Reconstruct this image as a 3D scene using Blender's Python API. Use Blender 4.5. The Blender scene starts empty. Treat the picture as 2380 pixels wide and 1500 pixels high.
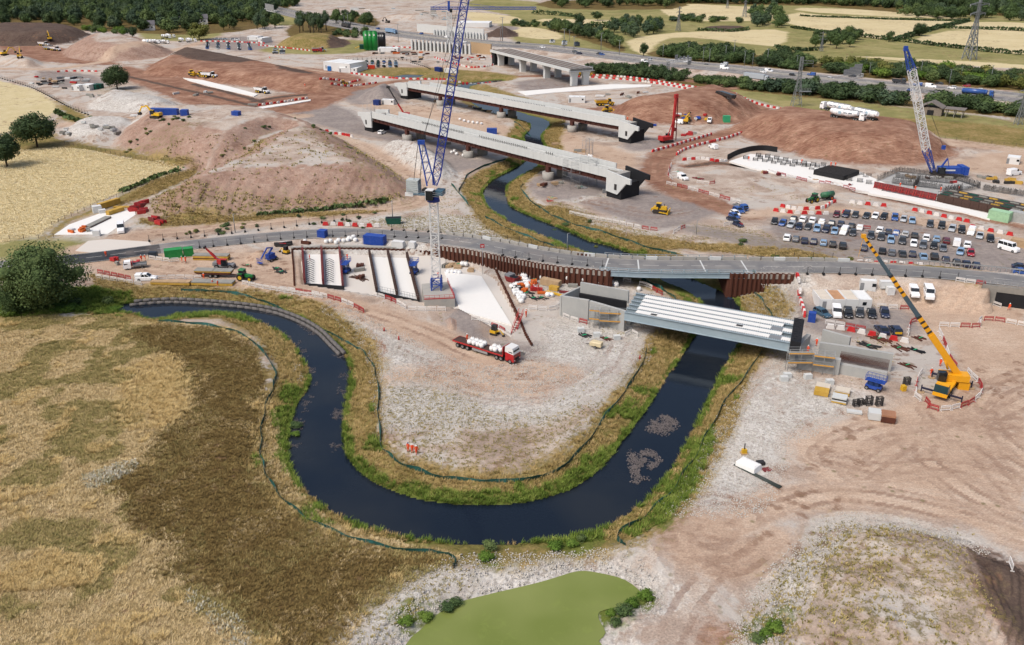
import bpy,bmesh,math,random
import numpy as np
from mathutils import Vector,Matrix
R=math.radians
random.seed(7);RNG=np.random.default_rng(11)
SC=bpy.context.scene;COL=SC.collection
# ------------------------------------------------------------------ camera, sky, sun, exposure
FPX,CAMH,YH=2045.0,80.0,-150.0          # focal length and horizon row in photograph pixels, drone height in metres
TH=math.atan((750-YH)/FPX)
cam_d=bpy.data.cameras.new('camera');cam=bpy.data.objects.new('camera',cam_d);COL.objects.link(cam)
cam.location=(0,0,CAMH);cam.rotation_euler=(math.pi/2-TH,0,0)
cam_d.sensor_width=36;cam_d.lens=36*FPX/2380;cam_d.clip_start=1;cam_d.clip_end=20000
SC.camera=cam
SUN_EL,SUN_AZ=R(54),R(-130)               # azimuth of the sun seen from the site, clockwise from +Y
w=bpy.data.worlds.new('World');SC.world=w;w.use_nodes=True
nt=w.node_tree;nt.nodes.clear()
sky=nt.nodes.new('ShaderNodeTexSky');sky.sky_type='NISHITA';sky.sun_disc=False
sky.sun_elevation=SUN_EL;sky.sun_rotation=SUN_AZ;sky.air_density=1.0;sky.dust_density=5.0;sky.ozone_density=1.0
bg=nt.nodes.new('ShaderNodeBackground');bg.inputs[1].default_value=0.12
wo=nt.nodes.new('ShaderNodeOutputWorld')
nt.links.new(sky.outputs[0],bg.inputs[0]);nt.links.new(bg.outputs[0],wo.inputs[0])
sd_=bpy.data.lights.new('sun','SUN');sd_.energy=1.9;sd_.angle=R(26);sd_.color=(1,.955,.89)
sun=bpy.data.objects.new('sun',sd_);COL.objects.link(sun)
sdir=Vector((math.sin(SUN_AZ)*math.cos(SUN_EL),math.cos(SUN_AZ)*math.cos(SUN_EL),math.sin(SUN_EL)))
sun.rotation_euler=sdir.to_track_quat('Z','Y').to_euler();sun.location=(0,0,300)
SC.view_settings.view_transform='Standard';SC.view_settings.look='None'
SC.view_settings.exposure=0.3;SC.view_settings.gamma=1.0
SC.cycles.use_denoising=True;SC.cycles.max_bounces=6;SC.cycles.diffuse_bounces=3
SC.cycles.transparent_max_bounces=8;SC.cycles.caustics_reflective=False;SC.cycles.caustics_refractive=False
# ------------------------------------------------------------------ photograph pixel -> point on the ground
def ray(px,py):
 x=(px-1190)/FPX;u=(750-py)/FPX
 return x,math.cos(TH)+u*math.sin(TH),-math.sin(TH)+u*math.cos(TH)
def G0(px,py,z=0.0):
 x,y,d=ray(px,py);t=(z-CAMH)/d
 return (x*t,y*t)
def G0s(pts,z=0.0):return np.array([G0(a,b,z)for a,b in pts])
def fade(t):return t*t*(3-2*t)
_tab=RNG.random((256,256))
def vnoise(x,y):
 xi=np.floor(x).astype(int);yi=np.floor(y).astype(int);fx=fade(x-xi);fy=fade(y-yi)
 a=_tab[xi&255,yi&255];b=_tab[(xi+1)&255,yi&255];c=_tab[xi&255,(yi+1)&255];d=_tab[(xi+1)&255,(yi+1)&255]
 return (a*(1-fx)+b*fx)*(1-fy)+(c*(1-fx)+d*fx)*fy
def fnoise(x,y,o=3):
 s=0;a=.5
 for i in range(o):
  s=s+a*vnoise(x+17.3*i,y+5.1*i);x=x*2.03;y=y*2.03;a*=.5
 return s
def sd_poly(X,Y,P,m=25.0):
 """signed distance to a closed polygon, positive inside, clamped to +-m"""
 out=np.full(X.shape,-m)
 k=(X>P[:,0].min()-m)&(X<P[:,0].max()+m)&(Y>P[:,1].min()-m)&(Y<P[:,1].max()+m)
 if not k.any():return out
 x=X[k];y=Y[k];d2=np.full(x.shape,1e12);ins=np.zeros(x.shape,bool);n=len(P)
 for i in range(n):
  ax,ay=P[i];bx,by=P[(i+1)%n];ex,ey=bx-ax,by-ay
  t=np.clip(((x-ax)*ex+(y-ay)*ey)/(ex*ex+ey*ey+1e-9),0,1)
  d2=np.minimum(d2,(x-ax-t*ex)**2+(y-ay-t*ey)**2)
  if ey!=0:ins^=((ay>y)!=(by>y))&(x<ex*(y-ay)/ey+ax)
 out[k]=np.clip(np.where(ins,1,-1)*np.sqrt(d2),-m,m);return out
def sd_line(X,Y,P,m=40.0):
 """distance, parameter (index along the line) and side of the nearest point on a polyline"""
 d=np.full(X.shape,m);T=np.zeros(X.shape);S=np.zeros(X.shape)
 k=(X>P[:,0].min()-m)&(X<P[:,0].max()+m)&(Y>P[:,1].min()-m)&(Y<P[:,1].max()+m)
 if not k.any():return d,T,S
 x=X[k];y=Y[k];bd=np.full(x.shape,m);bt=np.zeros(x.shape);bs=np.zeros(x.shape)
 for i in range(len(P)-1):
  ax,ay=P[i];ex,ey=P[i+1]-P[i]
  t=np.clip(((x-ax)*ex+(y-ay)*ey)/(ex*ex+ey*ey),0,1)
  q=np.hypot(x-ax-t*ex,y-ay-t*ey);c=q<bd
  bd[c]=q[c];bt[c]=i+t[c];bs[c]=np.sign(ex*(y-ay)-ey*(x-ax))[c]
 d[k]=bd;T[k]=bt;S[k]=bs;return d,T,S
def smooth(P,n=4,closed=False):
 """Catmull-Rom resampling of a polyline"""
 P=np.asarray(P,float);N=len(P);out=[]
 for i in range(N if closed else N-1):
  p0,p1,p2,p3=(P[(i-1)%N],P[i],P[(i+1)%N],P[(i+2)%N])if closed else (P[max(i-1,0)],P[i],P[i+1],P[min(i+2,N-1)])
  for j in range(n):
   t=j/n
   out.append(.5*(2*p1+(p2-p0)*t+(2*p0-5*p1+4*p2-p3)*t*t+(3*p1-p0-3*p2+p3)*t**3))
 if not closed:out.append(P[-1])
 return np.array(out)
# ------------------------------------------------------------------ traced outlines (photograph pixels)
WZ=-1.9                                      # river level
riv_l=[(285,722),(326,728),(349,739),(387,737),(402,729),(503,724),(563,728),(604,744),(652,765),(679,785),(703,815),(725,850),(735,880),(724,910),(705,940),(693,972),(687,1010),(684,1045),(690,1082),(706,1117),(732,1147),(772,1176),(822,1202),(880,1222),(950,1240),(1020,1250),(1090,1256),(1150,1258),(1220,1252),(1290,1243),(1350,1232),(1400,1215),(1450,1187),(1500,1145),(1540,1095),(1575,1040),(1607,980),(1640,912),(1674,847),(1712,790),(1722,755),(1714,724),(1694,696),(1676,683),(1641,668),(1586,643),(1520,615),(1442,585),(1402,572),(1364,563),(1326,546),(1281,527),(1238,510),(1200,493),(1180,481),(1171,462),(1168,446),(1173,432),(1200,412),(1242,388),(1262,352),(1252,318),(1274,292),(1262,278),(1225,268),(1165,248),(1095,213),(1086,205),(1100,198),(1165,191)]
riv_r=[(285,712),(302,709),(347,706),(427,704),(503,711),(579,718),(629,727),(679,742),(717,763),(750,790),(778,814),(792,832),(800,856),(800,882),(793,920),(786,960),(783,1000),(785,1040),(797,1072),(822,1101),(862,1130),(912,1152),(970,1170),(1040,1180),(1120,1184),(1200,1180),(1270,1167),(1330,1147),(1380,1118),(1420,1083),(1450,1043),(1490,988),(1530,930),(1567,872),(1593,835),(1628,779),(1645,740),(1641,706),(1618,683),(1593,668),(1558,655),(1530,640),(1460,610),(1400,597),(1341,577),(1301,562),(1250,542),(1200,522),(1180,509),(1146,487),(1132,464),(1129,446),(1150,421),(1180,404),(1215,385),(1235,360),(1222,320),(1236,303),(1232,285),(1190,272),(1130,255),(1068,218),(1058,206),(1075,195),(1165,186)]
RIVER=np.vstack([G0s(smooth(riv_l,3),WZ),G0s(smooth(riv_r,3),WZ)[::-1]])
pond_px=[(950,1500),(985,1465),(1010,1440),(1060,1408),(1130,1388),(1240,1362),(1290,1348),(1345,1332),(1390,1336),(1450,1352),(1490,1385),(1490,1400),(1440,1405),(1390,1418),(1385,1440),(1400,1470),(1385,1490),(1400,1520),(1390,1620),(1380,1700),(930,1700),(925,1580)]
PZ=-1.1
POND=G0s(smooth(pond_px,3,True),PZ)
POND2=G0s([(918,178),(945,173),(985,175),(970,181),(930,183)],-1.0)
ROADW=8.6
road_px=[(-40,622,.2),(100,610,.2),(215,598,.2),(340,582,.2),(470,566,.2),(600,553,.2),(720,544,.3),(820,541,.5),(900,545,.9),(980,551,1.6),(1060,560,2.6),(1140,572,3.5),(1220,588,4.1),(1310,603,4.3),(1400,612,4.4),(1500,617,4.4),(1620,618,4.4),(1750,619,4.4),(1860,620,4.4),(1960,622,4.4),(2060,627,4.4),(2160,633,4.5),(2260,642,4.6),(2340,650,4.7),(2480,667,4.8)]
ROAD=np.array([[*G0(a,b,z),z]for a,b,z in road_px])
ROAD=smooth(ROAD,4)                          # x, y, z
T_PILE0,T_SPAN0,T_SPAN1,T_PILE1=9.8*4,14.05*4,16.9*4,17.6*4   # positions along the road: piled wall, bridge, piled wall
mway_px=[(560,5),(700,36),(800,58),(900,75),(1000,88),(1100,98),(1250,109),(1350,120),(1452,133),(1578,149),(1700,160),(1800,172),(2032,197),(2150,207),(2284,219),(2380,229),(2600,250)]
MWAY=smooth(G0s(mway_px,1.5),3);MWW=33.0
# heaps: foot outline, height, side slope, roughness
MOUNDS=[
([(255,345),(300,352),(420,396),(480,402),(400,440),(350,470),(352,502),(430,514),(600,499),(780,489),(920,474),(985,450),(905,392),(845,350),(775,315),(690,285),(560,274),(400,277),(290,292)],10.5,.55,1.0),
([(150,318),(215,332),(330,312),(330,288),(250,278),(170,290)],4,.5,1.2),
([(205,252),(300,262),(400,262),(425,245),(350,225),(260,215),(220,230)],4.5,.4,1.0),
([(880,345),(925,338),(1000,350),(1055,385),(1066,415),(1010,428),(955,400),(905,362)],6.5,.6,.6),
([(825,232),(880,243),(935,235),(925,212),(880,208)],7,.6,.2),
([(1395,262),(1500,287),(1640,290),(1700,282),(1770,262),(1750,240),(1690,222),(1600,222),(1500,240)],9,.5,1.0),
([(1690,300),(1760,325),(1880,366),(2040,382),(2180,372),(2215,345),(2180,318),(2080,300),(1950,285),(1810,270),(1740,280)],9,.5,.7),
([(-40,104),(100,107),(165,101),(220,90),(190,76),(60,73),(-40,76)],10,.55,.5),
([(150,132),(250,145),(395,131),(400,118),(330,101),(210,98),(155,112)],10,.5,.6),
([(330,172),(430,183),(570,201),(740,217),(822,200),(730,174),(600,146),(470,121),(420,118),(380,135)],6,.38,.5),
([(640,108),(700,114),(800,108),(800,94),(740,90),(670,92)],7,.45,.5),
([(1740,1420),(1850,1290),(1905,1235),(1990,1215),(2200,1250),(2330,1330),(2400,1380),(2420,1620),(1740,1620)],4.2,.45,1.5),
([(2230,1290),(2330,1310),(2420,1370),(2420,1620),(2330,1520),(2260,1390)],2.5,.6,1.2),
([(1130,84),(1160,87),(1200,84),(1190,74),(1150,73)],7,.6,.3),
([(566,613),(600,617),(642,604),(636,590),(600,588),(572,596)],2.6,.6,.2),
([(1245,440),(1275,445),(1300,438),(1290,426),(1258,426)],2.2,.5,.2),
([(-20,152),(60,158),(100,152),(95,143),(40,138),(-20,140)],5,.5,.4),
([(1030,748),(1050,775),(1065,770),(1062,745),(1045,735)],1.8,.6,.5),
([(-40,88),(60,84),(60,70),(-40,70)],6,.3,.4),
([(1350,450),(1290,455),(1370,470),(1450,474),(1430,462)],1.0,.2,.3),
([(870,45),(960,50),(1040,44),(960,36)],6,.3,.4),
([(1880,425),(1960,432),(1990,445),(1900,440)],1.2,.4,.4),
]
MW=[(G0s(smooth(p,2,True)),h,s,r)for p,h,s,r in MOUNDS]
GULLY=G0s([(430,402),(520,372),(600,330),(650,305)],6)
DITCH=[(G0s([(1720,378),(1880,398),(2040,418),(2200,455),(2400,500)]),5,-.9),(G0s([(1600,385),(1700,378),(1850,405),(1980,440),(2200,485)]),3,-.6)]
PIT=G0s([(690,583),(1045,583),(1160,640),(1215,740),(1195,795),(1060,720),(985,705),(880,690),(690,662)])   # cofferdam floor
def height(X,Y):
 X=np.asarray(X,float);Y=np.asarray(Y,float)
 far=np.clip((Y-130)/300,.5,2.5)
 H=(fnoise(X/22,Y/22)-.45)*.5*far**.5+(fnoise(X/2.3+40,Y/2.3,2)-.4)*.16
 for P,h,s,r in MW:
  d=sd_poly(X,Y,P,40)
  k=d>-2
  if k.any():
   x,y=X[k],Y[k];q=np.maximum(d[k]+(fnoise(x/9,y/9)-.45)*5*r*min(1,h/6),0)
   xx=q*s*1.12/h;z=h*xx/(1+xx**5)**.2*(.95+.1*fnoise(x/14+9,y/14))+(fnoise(x/2.1,y/2.1,2)-.4)*.5*r*np.clip(q/3,0,1)
   H[k]=np.maximum(H[k],H[k]*0+z+np.minimum(H[k],.2)*np.clip(1-q,0,1))
 d,t,s=sd_line(X,Y,GULLY,30);H-=4.0*np.exp(-(d/7)**2)*np.clip(H/4,0,1)
 for P,wd,dep in DITCH:
  d,t,s=sd_line(X,Y,P,20);H+=dep*np.exp(-(d/wd)**2)
 # motorway platform
 d,t,s=sd_line(X,Y,MWAY,60);k=np.clip(1-(d-MWW/2-1)/9,0,1);H=np.where(k>0,H*(1-fade(k))+1.5*fade(k),H)
 # carriageway over the site: fill under the road, held by piled walls on the south side
 d,t,s=sd_line(X,Y,ROAD[:,:2],40)
 zr=np.interp(t,np.arange(len(ROAD)),ROAD[:,2])-.12
 span=(t>T_SPAN0)&(t<T_SPAN1)
 walled=(s<0)&(((t>T_PILE0)&(t<T_SPAN0))|((t>T_SPAN1)&(t<T_PILE1))|(t>22.05*4))
 e=d-ROADW/2-1.1
 fill=zr-np.maximum(e,0)*np.where(walled,3.0,np.where(s<0,.55,.42))
 fill=np.where(walled&(e>-1.0),-9,fill)
 H=np.where((d<39)&~span,np.where((e<0)&(fill>-8),fill,np.maximum(H,fill)),H)
 right=(s<0)&(t>T_SPAN1+.6)&(t<T_PILE1+2)&(e>-.5);H=np.where(right,np.maximum(H,1.9-np.maximum(e-1.2,0)*.5),H)
 # cofferdam floor
 q=sd_poly(X,Y,PIT,6);H=np.where(q>0,H*np.clip(1-q/1.2,0,1)-.9*np.clip(q/1.2,0,1),H)
 # river channel and ponds
 d=-sd_poly(X,Y,RIVER,25);k=np.clip(d/8.5,0,1)**.8
 bank=np.where(d<0,WZ-.25+np.maximum(d,-4)*.25,WZ-.25+(k*(-WZ+.25)))
 low=H<1.2
 H=np.where((d<8.5)&(low|(d<1)),np.minimum(H,bank+(fnoise(X/3,Y/3,2)-.4)*.5*np.clip(d/2,0,1)),H)
 for P,z in ((POND,PZ),(POND2,-1.0)):
  d=-sd_poly(X,Y,P,12);k=np.clip(d/5,0,1)
  H=np.where(d<5,np.minimum(H,np.where(d<0,z-.3+d*.2,z-.1+k*(.1-z+.2))),H)
 return H
def h1(x,y):return float(height(np.array([x]),np.array([y]))[0])
def G(px,py,extra=0.0):
 """first point where the photograph's line of sight meets the terrain (plus a level above it)"""
 x,y,d=ray(px,py)
 ta=(14-CAMH)/d;tb=(-3.2-CAMH)/d
 t=np.linspace(ta,tb,160);z=CAMH+d*t
 hh=height(x*t,y*t)+extra;i=int(np.argmax(z<=hh))
 if z[i]>hh[i]:i=len(t)-1
 if i>0:
  a=z[i-1]-hh[i-1];b=hh[i]-z[i];tt=t[i-1]+(t[i]-t[i-1])*a/max(a+b,1e-6)
 else:tt=t[0]
 return Vector((x*tt,y*tt,CAMH+d*tt-extra))
def GZ(px,py,z):p=G0(px,py,z);return Vector((p[0],p[1],z))
def upto(p,py):
 """height above p at which a vertical line from p meets image row py"""
 # solve for z on the vertical through p
 u=(750-py)/FPX;yv=p[1]
 # direction (dy,dz) of that row in the vertical plane
 dy=math.cos(TH)+u*math.sin(TH);dz=-math.sin(TH)+u*math.cos(TH)
 return CAMH+dz/dy*yv-p[2]
# ------------------------------------------------------------------ building kit
def new_mat(name):
 m=bpy.data.materials.new(name);m.use_nodes=True;return m
class NT:
 def __init__(s,m):s.t=m.node_tree;s.b=s.t.nodes['Principled BSDF']
 def n(s,typ,**kw):
  nd=s.t.nodes.new('ShaderNode'+typ)
  for k,v in kw.items():
   if k.startswith('_'):setattr(nd,k[1:],v)
   else:
    i=nd.inputs[int(k[1:])]if k[0]=='i' and k[1:].isdigit()else nd.inputs[k]
    if isinstance(v,bpy.types.NodeSocket):s.t.links.new(v,i)
    else:i.default_value=v
  return nd
 def link(s,a,b):s.t.links.new(a,b)
 def noise(s,scale,detail=3,vec=None,rough=.55,dist=0):
  nd=s.n('TexNoise',Scale=scale,Detail=detail,Roughness=rough,Distortion=dist)
  if vec is not None:s.link(vec,nd.inputs['Vector'])
  return nd.outputs[0]
 def math(s,op,a,b=0.0,c=None):
  nd=s.n('Math',_operation=op,i0=a,i1=b)
  if c is not None:
   if isinstance(c,bpy.types.NodeSocket):s.link(c,nd.inputs[2])
   else:nd.inputs[2].default_value=c
  return nd.outputs[0]
 def rng(s,v,a,b,c=0.0,d=1.0,smooth=False):
  nd=s.n('MapRange',i0=v,i1=a,i2=b,i3=c,i4=d)
  if smooth:nd.interpolation_type='SMOOTHSTEP'
  return nd.outputs[0]
 def mix(s,f,a,b,mode='MIX'):
  nd=s.t.nodes.new('ShaderNodeMix');nd.data_type='RGBA';nd.blend_type=mode
  for v,i in ((f,nd.inputs[0]),(a,nd.inputs[6]),(b,nd.inputs[7])):
   if isinstance(v,bpy.types.NodeSocket):s.link(v,i)
   elif isinstance(v,(int,float)):i.default_value=v
   else:i.default_value=(*v,1)if len(v)==3 else v
  return nd.outputs[2]
 def ramp(s,v,stops):
  nd=s.t.nodes.new('ShaderNodeValToRGB');s.link(v,nd.inputs[0]);e=nd.color_ramp.elements
  while len(e)<len(stops):e.new(.5)
  for q,(p,c)in zip(e,stops):q.position=p;q.color=(*c,1)
  return nd.outputs[0]
def srgb(r,g,b,k=1.0):
 f=lambda c:((c/255+.055)/1.055)**2.4 if c>10 else c/255/12.92
 return (f(r)*k,f(g)*k,f(b)*k)
MATS={}
def M(name,rgb=None,rough=.6,metal=0.0,var=.18,scale=1.5,bump=0.0,spec=.4,dirt=0.0,dirtc=(.30,.23,.18)):
 """plain procedural material: base colour with noise variation, a film of dust and optional relief"""
 if name in MATS:return MATS[name]
 m=new_mat(name);k=NT(m);b=k.b
 geo=k.n('NewGeometry');tc=k.n('TexCoord')
 n1=k.noise(scale,4,tc.outputs['Object']);n2=k.noise(scale*7,3,tc.outputs['Object'])
 f=k.math('ADD',k.math('MULTIPLY',n1,.7),k.math('MULTIPLY',n2,.3))
 v=k.rng(f,.3,.7,1-var,1+var)
 c=k.n('Mix',_data_type='RGBA',_blend_type='MULTIPLY');c.inputs[0].default_value=1;c.inputs[6].default_value=(*rgb,1)
 cb=k.n('CombineXYZ',i0=v,i1=v,i2=v);k.link(cb.outputs[0],c.inputs[7])
 out=c.outputs[2]
 if dirt>0:
  out=k.mix(k.math('MULTIPLY',k.rng(n1,.35,.75),dirt),out,dirtc)
 k.link(out,b.inputs['Base Color']);b.inputs['Metallic'].default_value=metal
 k.link(k.rng(n2,.2,.8,max(rough-.12,.03),min(rough+.12,1)),b.inputs['Roughness'])
 b.inputs['Specular IOR Level'].default_value=spec
 if bump>0:
  bp=k.n('Bump',Strength=.6,Distance=bump,Height=n2);k.link(bp.outputs[0],b.inputs['Normal'])
 MATS[name]=m;return m
def M_obj(name,rough=.3,spec=.5,dirt=.2):
 """paint that takes the object's own colour"""
 if name in MATS:return MATS[name]
 m=new_mat(name);k=NT(m);oi=k.n('ObjectInfo');tc=k.n('TexCoord')
 n1=k.noise(1.3,3,tc.outputs['Object'])
 c=k.mix(k.math('MULTIPLY',k.rng(n1,.45,.8),dirt),oi.outputs['Color'],(.34,.27,.22))
 k.link(c,k.b.inputs['Base Color']);k.b.inputs['Roughness'].default_value=rough;k.b.inputs['Specular IOR Level'].default_value=spec
 MATS[name]=m;return m
class MB:
 """collects faces for one mesh; several materials by index"""
 def __init__(s):s.v=[];s.f=[];s.mi=[];s.m=0;s.sm=[];s.smooth=False;s.X=None
 def add(s,vs,fs):
  o=len(s.v)
  s.v+=[tuple(s.X@Vector(v))for v in vs]if s.X is not None else [tuple(v)for v in vs]
  for f in fs:s.f.append([o+i for i in f]);s.mi.append(s.m);s.sm.append(s.smooth)
  return s
 def box(s,c,d,rz=0.0,taper=1.0,top=None):
  x,y,z=d[0]/2,d[1]/2,d[2]/2;t=taper
  tx,ty=(t,t)if top is None else top
  vs=[(-x,-y,-z),(x,-y,-z),(x,y,-z),(-x,y,-z),(-x*tx,-y*ty,z),(x*tx,-y*ty,z),(x*tx,y*ty,z),(-x*tx,y*ty,z)]
  ca,sa=math.cos(rz),math.sin(rz)
  vs=[(c[0]+a*ca-b*sa,c[1]+a*sa+b*ca,c[2]+e)for a,b,e in vs]
  return s.add(vs,[(3,2,1,0),(4,5,6,7),(0,1,5,4),(1,2,6,5),(2,3,7,6),(3,0,4,7)])
 def bar(s,p,q,w,h=None,up=(0,0,1)):
  """square bar from p to q"""
  h=w if h is None else h;p=Vector(p);q=Vector(q);d=(q-p)
  if d.length<1e-6:return s
  d.normalize();u=Vector(up)
  if abs(d.dot(u))>.97:u=Vector((1,0,0))
  a=d.cross(u).normalized()*(w/2);b=a.cross(d).normalized()*(h/2)
  vs=[p-a-b,p+a-b,p+a+b,p-a+b,q-a-b,q+a-b,q+a+b,q-a+b]
  return s.add(vs,[(0,1,2,3),(7,6,5,4),(0,4,5,1),(1,5,6,2),(2,6,7,3),(3,7,4,0)])
 def cyl(s,p,q,r,n=10,r2=None,caps=True):
  r2=r if r2 is None else r2;p=Vector(p);q=Vector(q);d=(q-p).normalized()
  u=Vector((0,0,1))if abs(d.z)<.9 else Vector((1,0,0));a=d.cross(u).normalized();b=d.cross(a)
  vs=[]
  for c,rr in ((p,r),(q,r2)):
   for i in range(n):
    t=2*math.pi*i/n;vs.append(c+a*(math.cos(t)*rr)+b*(math.sin(t)*rr))
  sm=s.smooth;s.smooth=True
  s.add(vs,[(i,n+i,n+(i+1)%n,(i+1)%n)for i in range(n)]);s.smooth=sm
  if caps:
   o=len(s.v)-2*n
   s.f.append([o+i for i in range(n)]);s.f.append([o+n+i for i in range(n)][::-1]);s.mi+=[s.m,s.m];s.sm+=[False,False]
  return s
 def prism(s,prof,y0,y1):
  """side profile (x,z) extruded across y"""
  n=len(prof);vs=[(a,y0,b)for a,b in prof]+[(a,y1,b)for a,b in prof]
  return s.add(vs,[tuple(range(n)),tuple(range(2*n-1,n-1,-1))]+[(i,i+n,(i+1)%n+n,(i+1)%n)for i in range(n)])
 def slab(s,poly,z0,z1):
  """plan outline extruded upwards"""
  n=len(poly);vs=[(a[0],a[1],z0)for a in poly]+[(a[0],a[1],z1)for a in poly]
  A=sum(poly[i][0]*poly[(i+1)%n][1]-poly[(i+1)%n][0]*poly[i][1]for i in range(n))
  b,t=tuple(range(n)),tuple(range(n,2*n))
  fs=[b[::-1],t]+[(i,(i+1)%n,(i+1)%n+n,i+n)for i in range(n)]
  if A<0:fs=[f[::-1]for f in fs]
  return s.add(vs,fs)
 def loft(s,rings,caps=True):
  n=len(rings[0]);vs=[p for r in rings for p in r];fs=[]
  for k in range(len(rings)-1):
   for i in range(n):fs.append((k*n+i,k*n+(i+1)%n,(k+1)*n+(i+1)%n,(k+1)*n+i))
  if caps:fs+=[tuple(range(n))[::-1],tuple(range((len(rings)-1)*n,len(rings)*n))]
  return s.add(vs,fs)
 def ball(s,c,r,n=8,m=5,sz=1.0):
  rings=[]
  for k in range(m+1):
   a=math.pi*k/m-math.pi/2;a=max(min(a,1.5),-1.5)
   rings.append([(c[0]+r*math.cos(a)*math.cos(2*math.pi*i/n),c[1]+r*math.cos(a)*math.sin(2*math.pi*i/n),c[2]+r*sz*math.sin(a))for i in range(n)])
  sm=s.smooth;s.smooth=True;s.loft(rings);s.smooth=sm;return s
 def lattice(s,p,q,w0,w1,n,chord=.12,brace=.07,faces=4,side=None,flip=False):
  """square lattice mast or boom from p to q: four chords and zigzag braces"""
  p=Vector(p);q=Vector(q);d=(q-p).normalized();u=Vector(side)if side else (Vector((1,0,0))if abs(d.x)<.8 else Vector((0,1,0)))
  a=(u-d*u.dot(d)).normalized();b=d.cross(a)
  def ring(t):
   c=p.lerp(q,t);h=(w0+(w1-w0)*t)/2
   return [c+a*h+b*h,c-a*h+b*h,c-a*h-b*h,c+a*h-b*h]
  R0,R1=ring(0),ring(1)
  for i in range(4):s.bar(R0[i],R1[i],chord)
  for k in range(n):
   A,B=ring(k/n),ring((k+1)/n)
   for i in range(4):
    j=(i+1)%4
    s.bar(A[i]if (k+i)%2==0 else A[j],B[j]if (k+i)%2==0 else B[i],brace);s.bar(B[i],B[j],brace)
  return s
 def mesh(s,name,mats):
  me=bpy.data.meshes.new(name);me.from_pydata(s.v,[],s.f)
  mats=mats if isinstance(mats,(list,tuple))else [mats]
  for m in mats:me.materials.append(m)
  if len(mats)>1:me.polygons.foreach_set('material_index',s.mi)
  if any(s.sm):me.polygons.foreach_set('use_smooth',s.sm)
  me.update();return me
 def build(s,name,mats,parent=None,**kw):return obj(name,s.mesh(name,mats),parent,**kw)
def obj(name,me,parent=None,color=None,loc=None,rz=0.0,label=None,cat=None,group=None,kind=None,scale=None):
 o=bpy.data.objects.new(name,me);COL.objects.link(o)
 if parent is not None:o.parent=parent
 if color:o.color=(*color,1)
 if loc is not None:o.location=loc
 if rz:o.rotation_euler=(0,0,rz)
 if scale:o.scale=scale
 tag(o,label,cat,group,kind);return o
def tag(o,label=None,cat=None,group=None,kind=None):
 if label:o['label']=label
 if cat:o['category']=cat
 if group:o['group']=group
 if kind:o['kind']=kind
 return o
def thing(name,label,cat,loc=(0,0,0),rz=0.0,group=None):
 o=bpy.data.objects.new(name,None);COL.objects.link(o);o.empty_display_size=.3
 o.location=loc;o.rotation_euler=(0,0,rz);return tag(o,label,cat,group)
class Proto:
 """a kind of thing: parts with shared mesh data; spawn() makes one individual"""
 def __init__(s):s.parts=[]
 def part(s,name,mb,mats,under=None,paint=False,loc=None):
  s.parts.append((name,mb.mesh(name,mats)if isinstance(mb,MB)else mb,under,paint,loc));return len(s.parts)-1
 def spawn(s,name,label,cat,loc,rz=0.0,group=None,color=None,scale=None,tilt=None):
  r=thing(name,label,cat,loc,rz,group)
  if scale:r.scale=scale
  if tilt:r.rotation_euler=(tilt[0],tilt[1],rz)
  os=[]
  for n,me,und,pa,lc in s.parts:
   o=bpy.data.objects.new(n,me);COL.objects.link(o);o.parent=r if und is None else os[und]
   if lc is not None:o.location=lc
   if pa and color:o.color=(*color,1)
   os.append(o)
  return r
def heading(a,b):return math.atan2(b[1]-a[1],b[0]-a[0])
def hpx(p,q):
 """heading on flat ground from photograph pixel p to q"""
 a=G0(*p);b=G0(*q);return heading(a,b)
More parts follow.
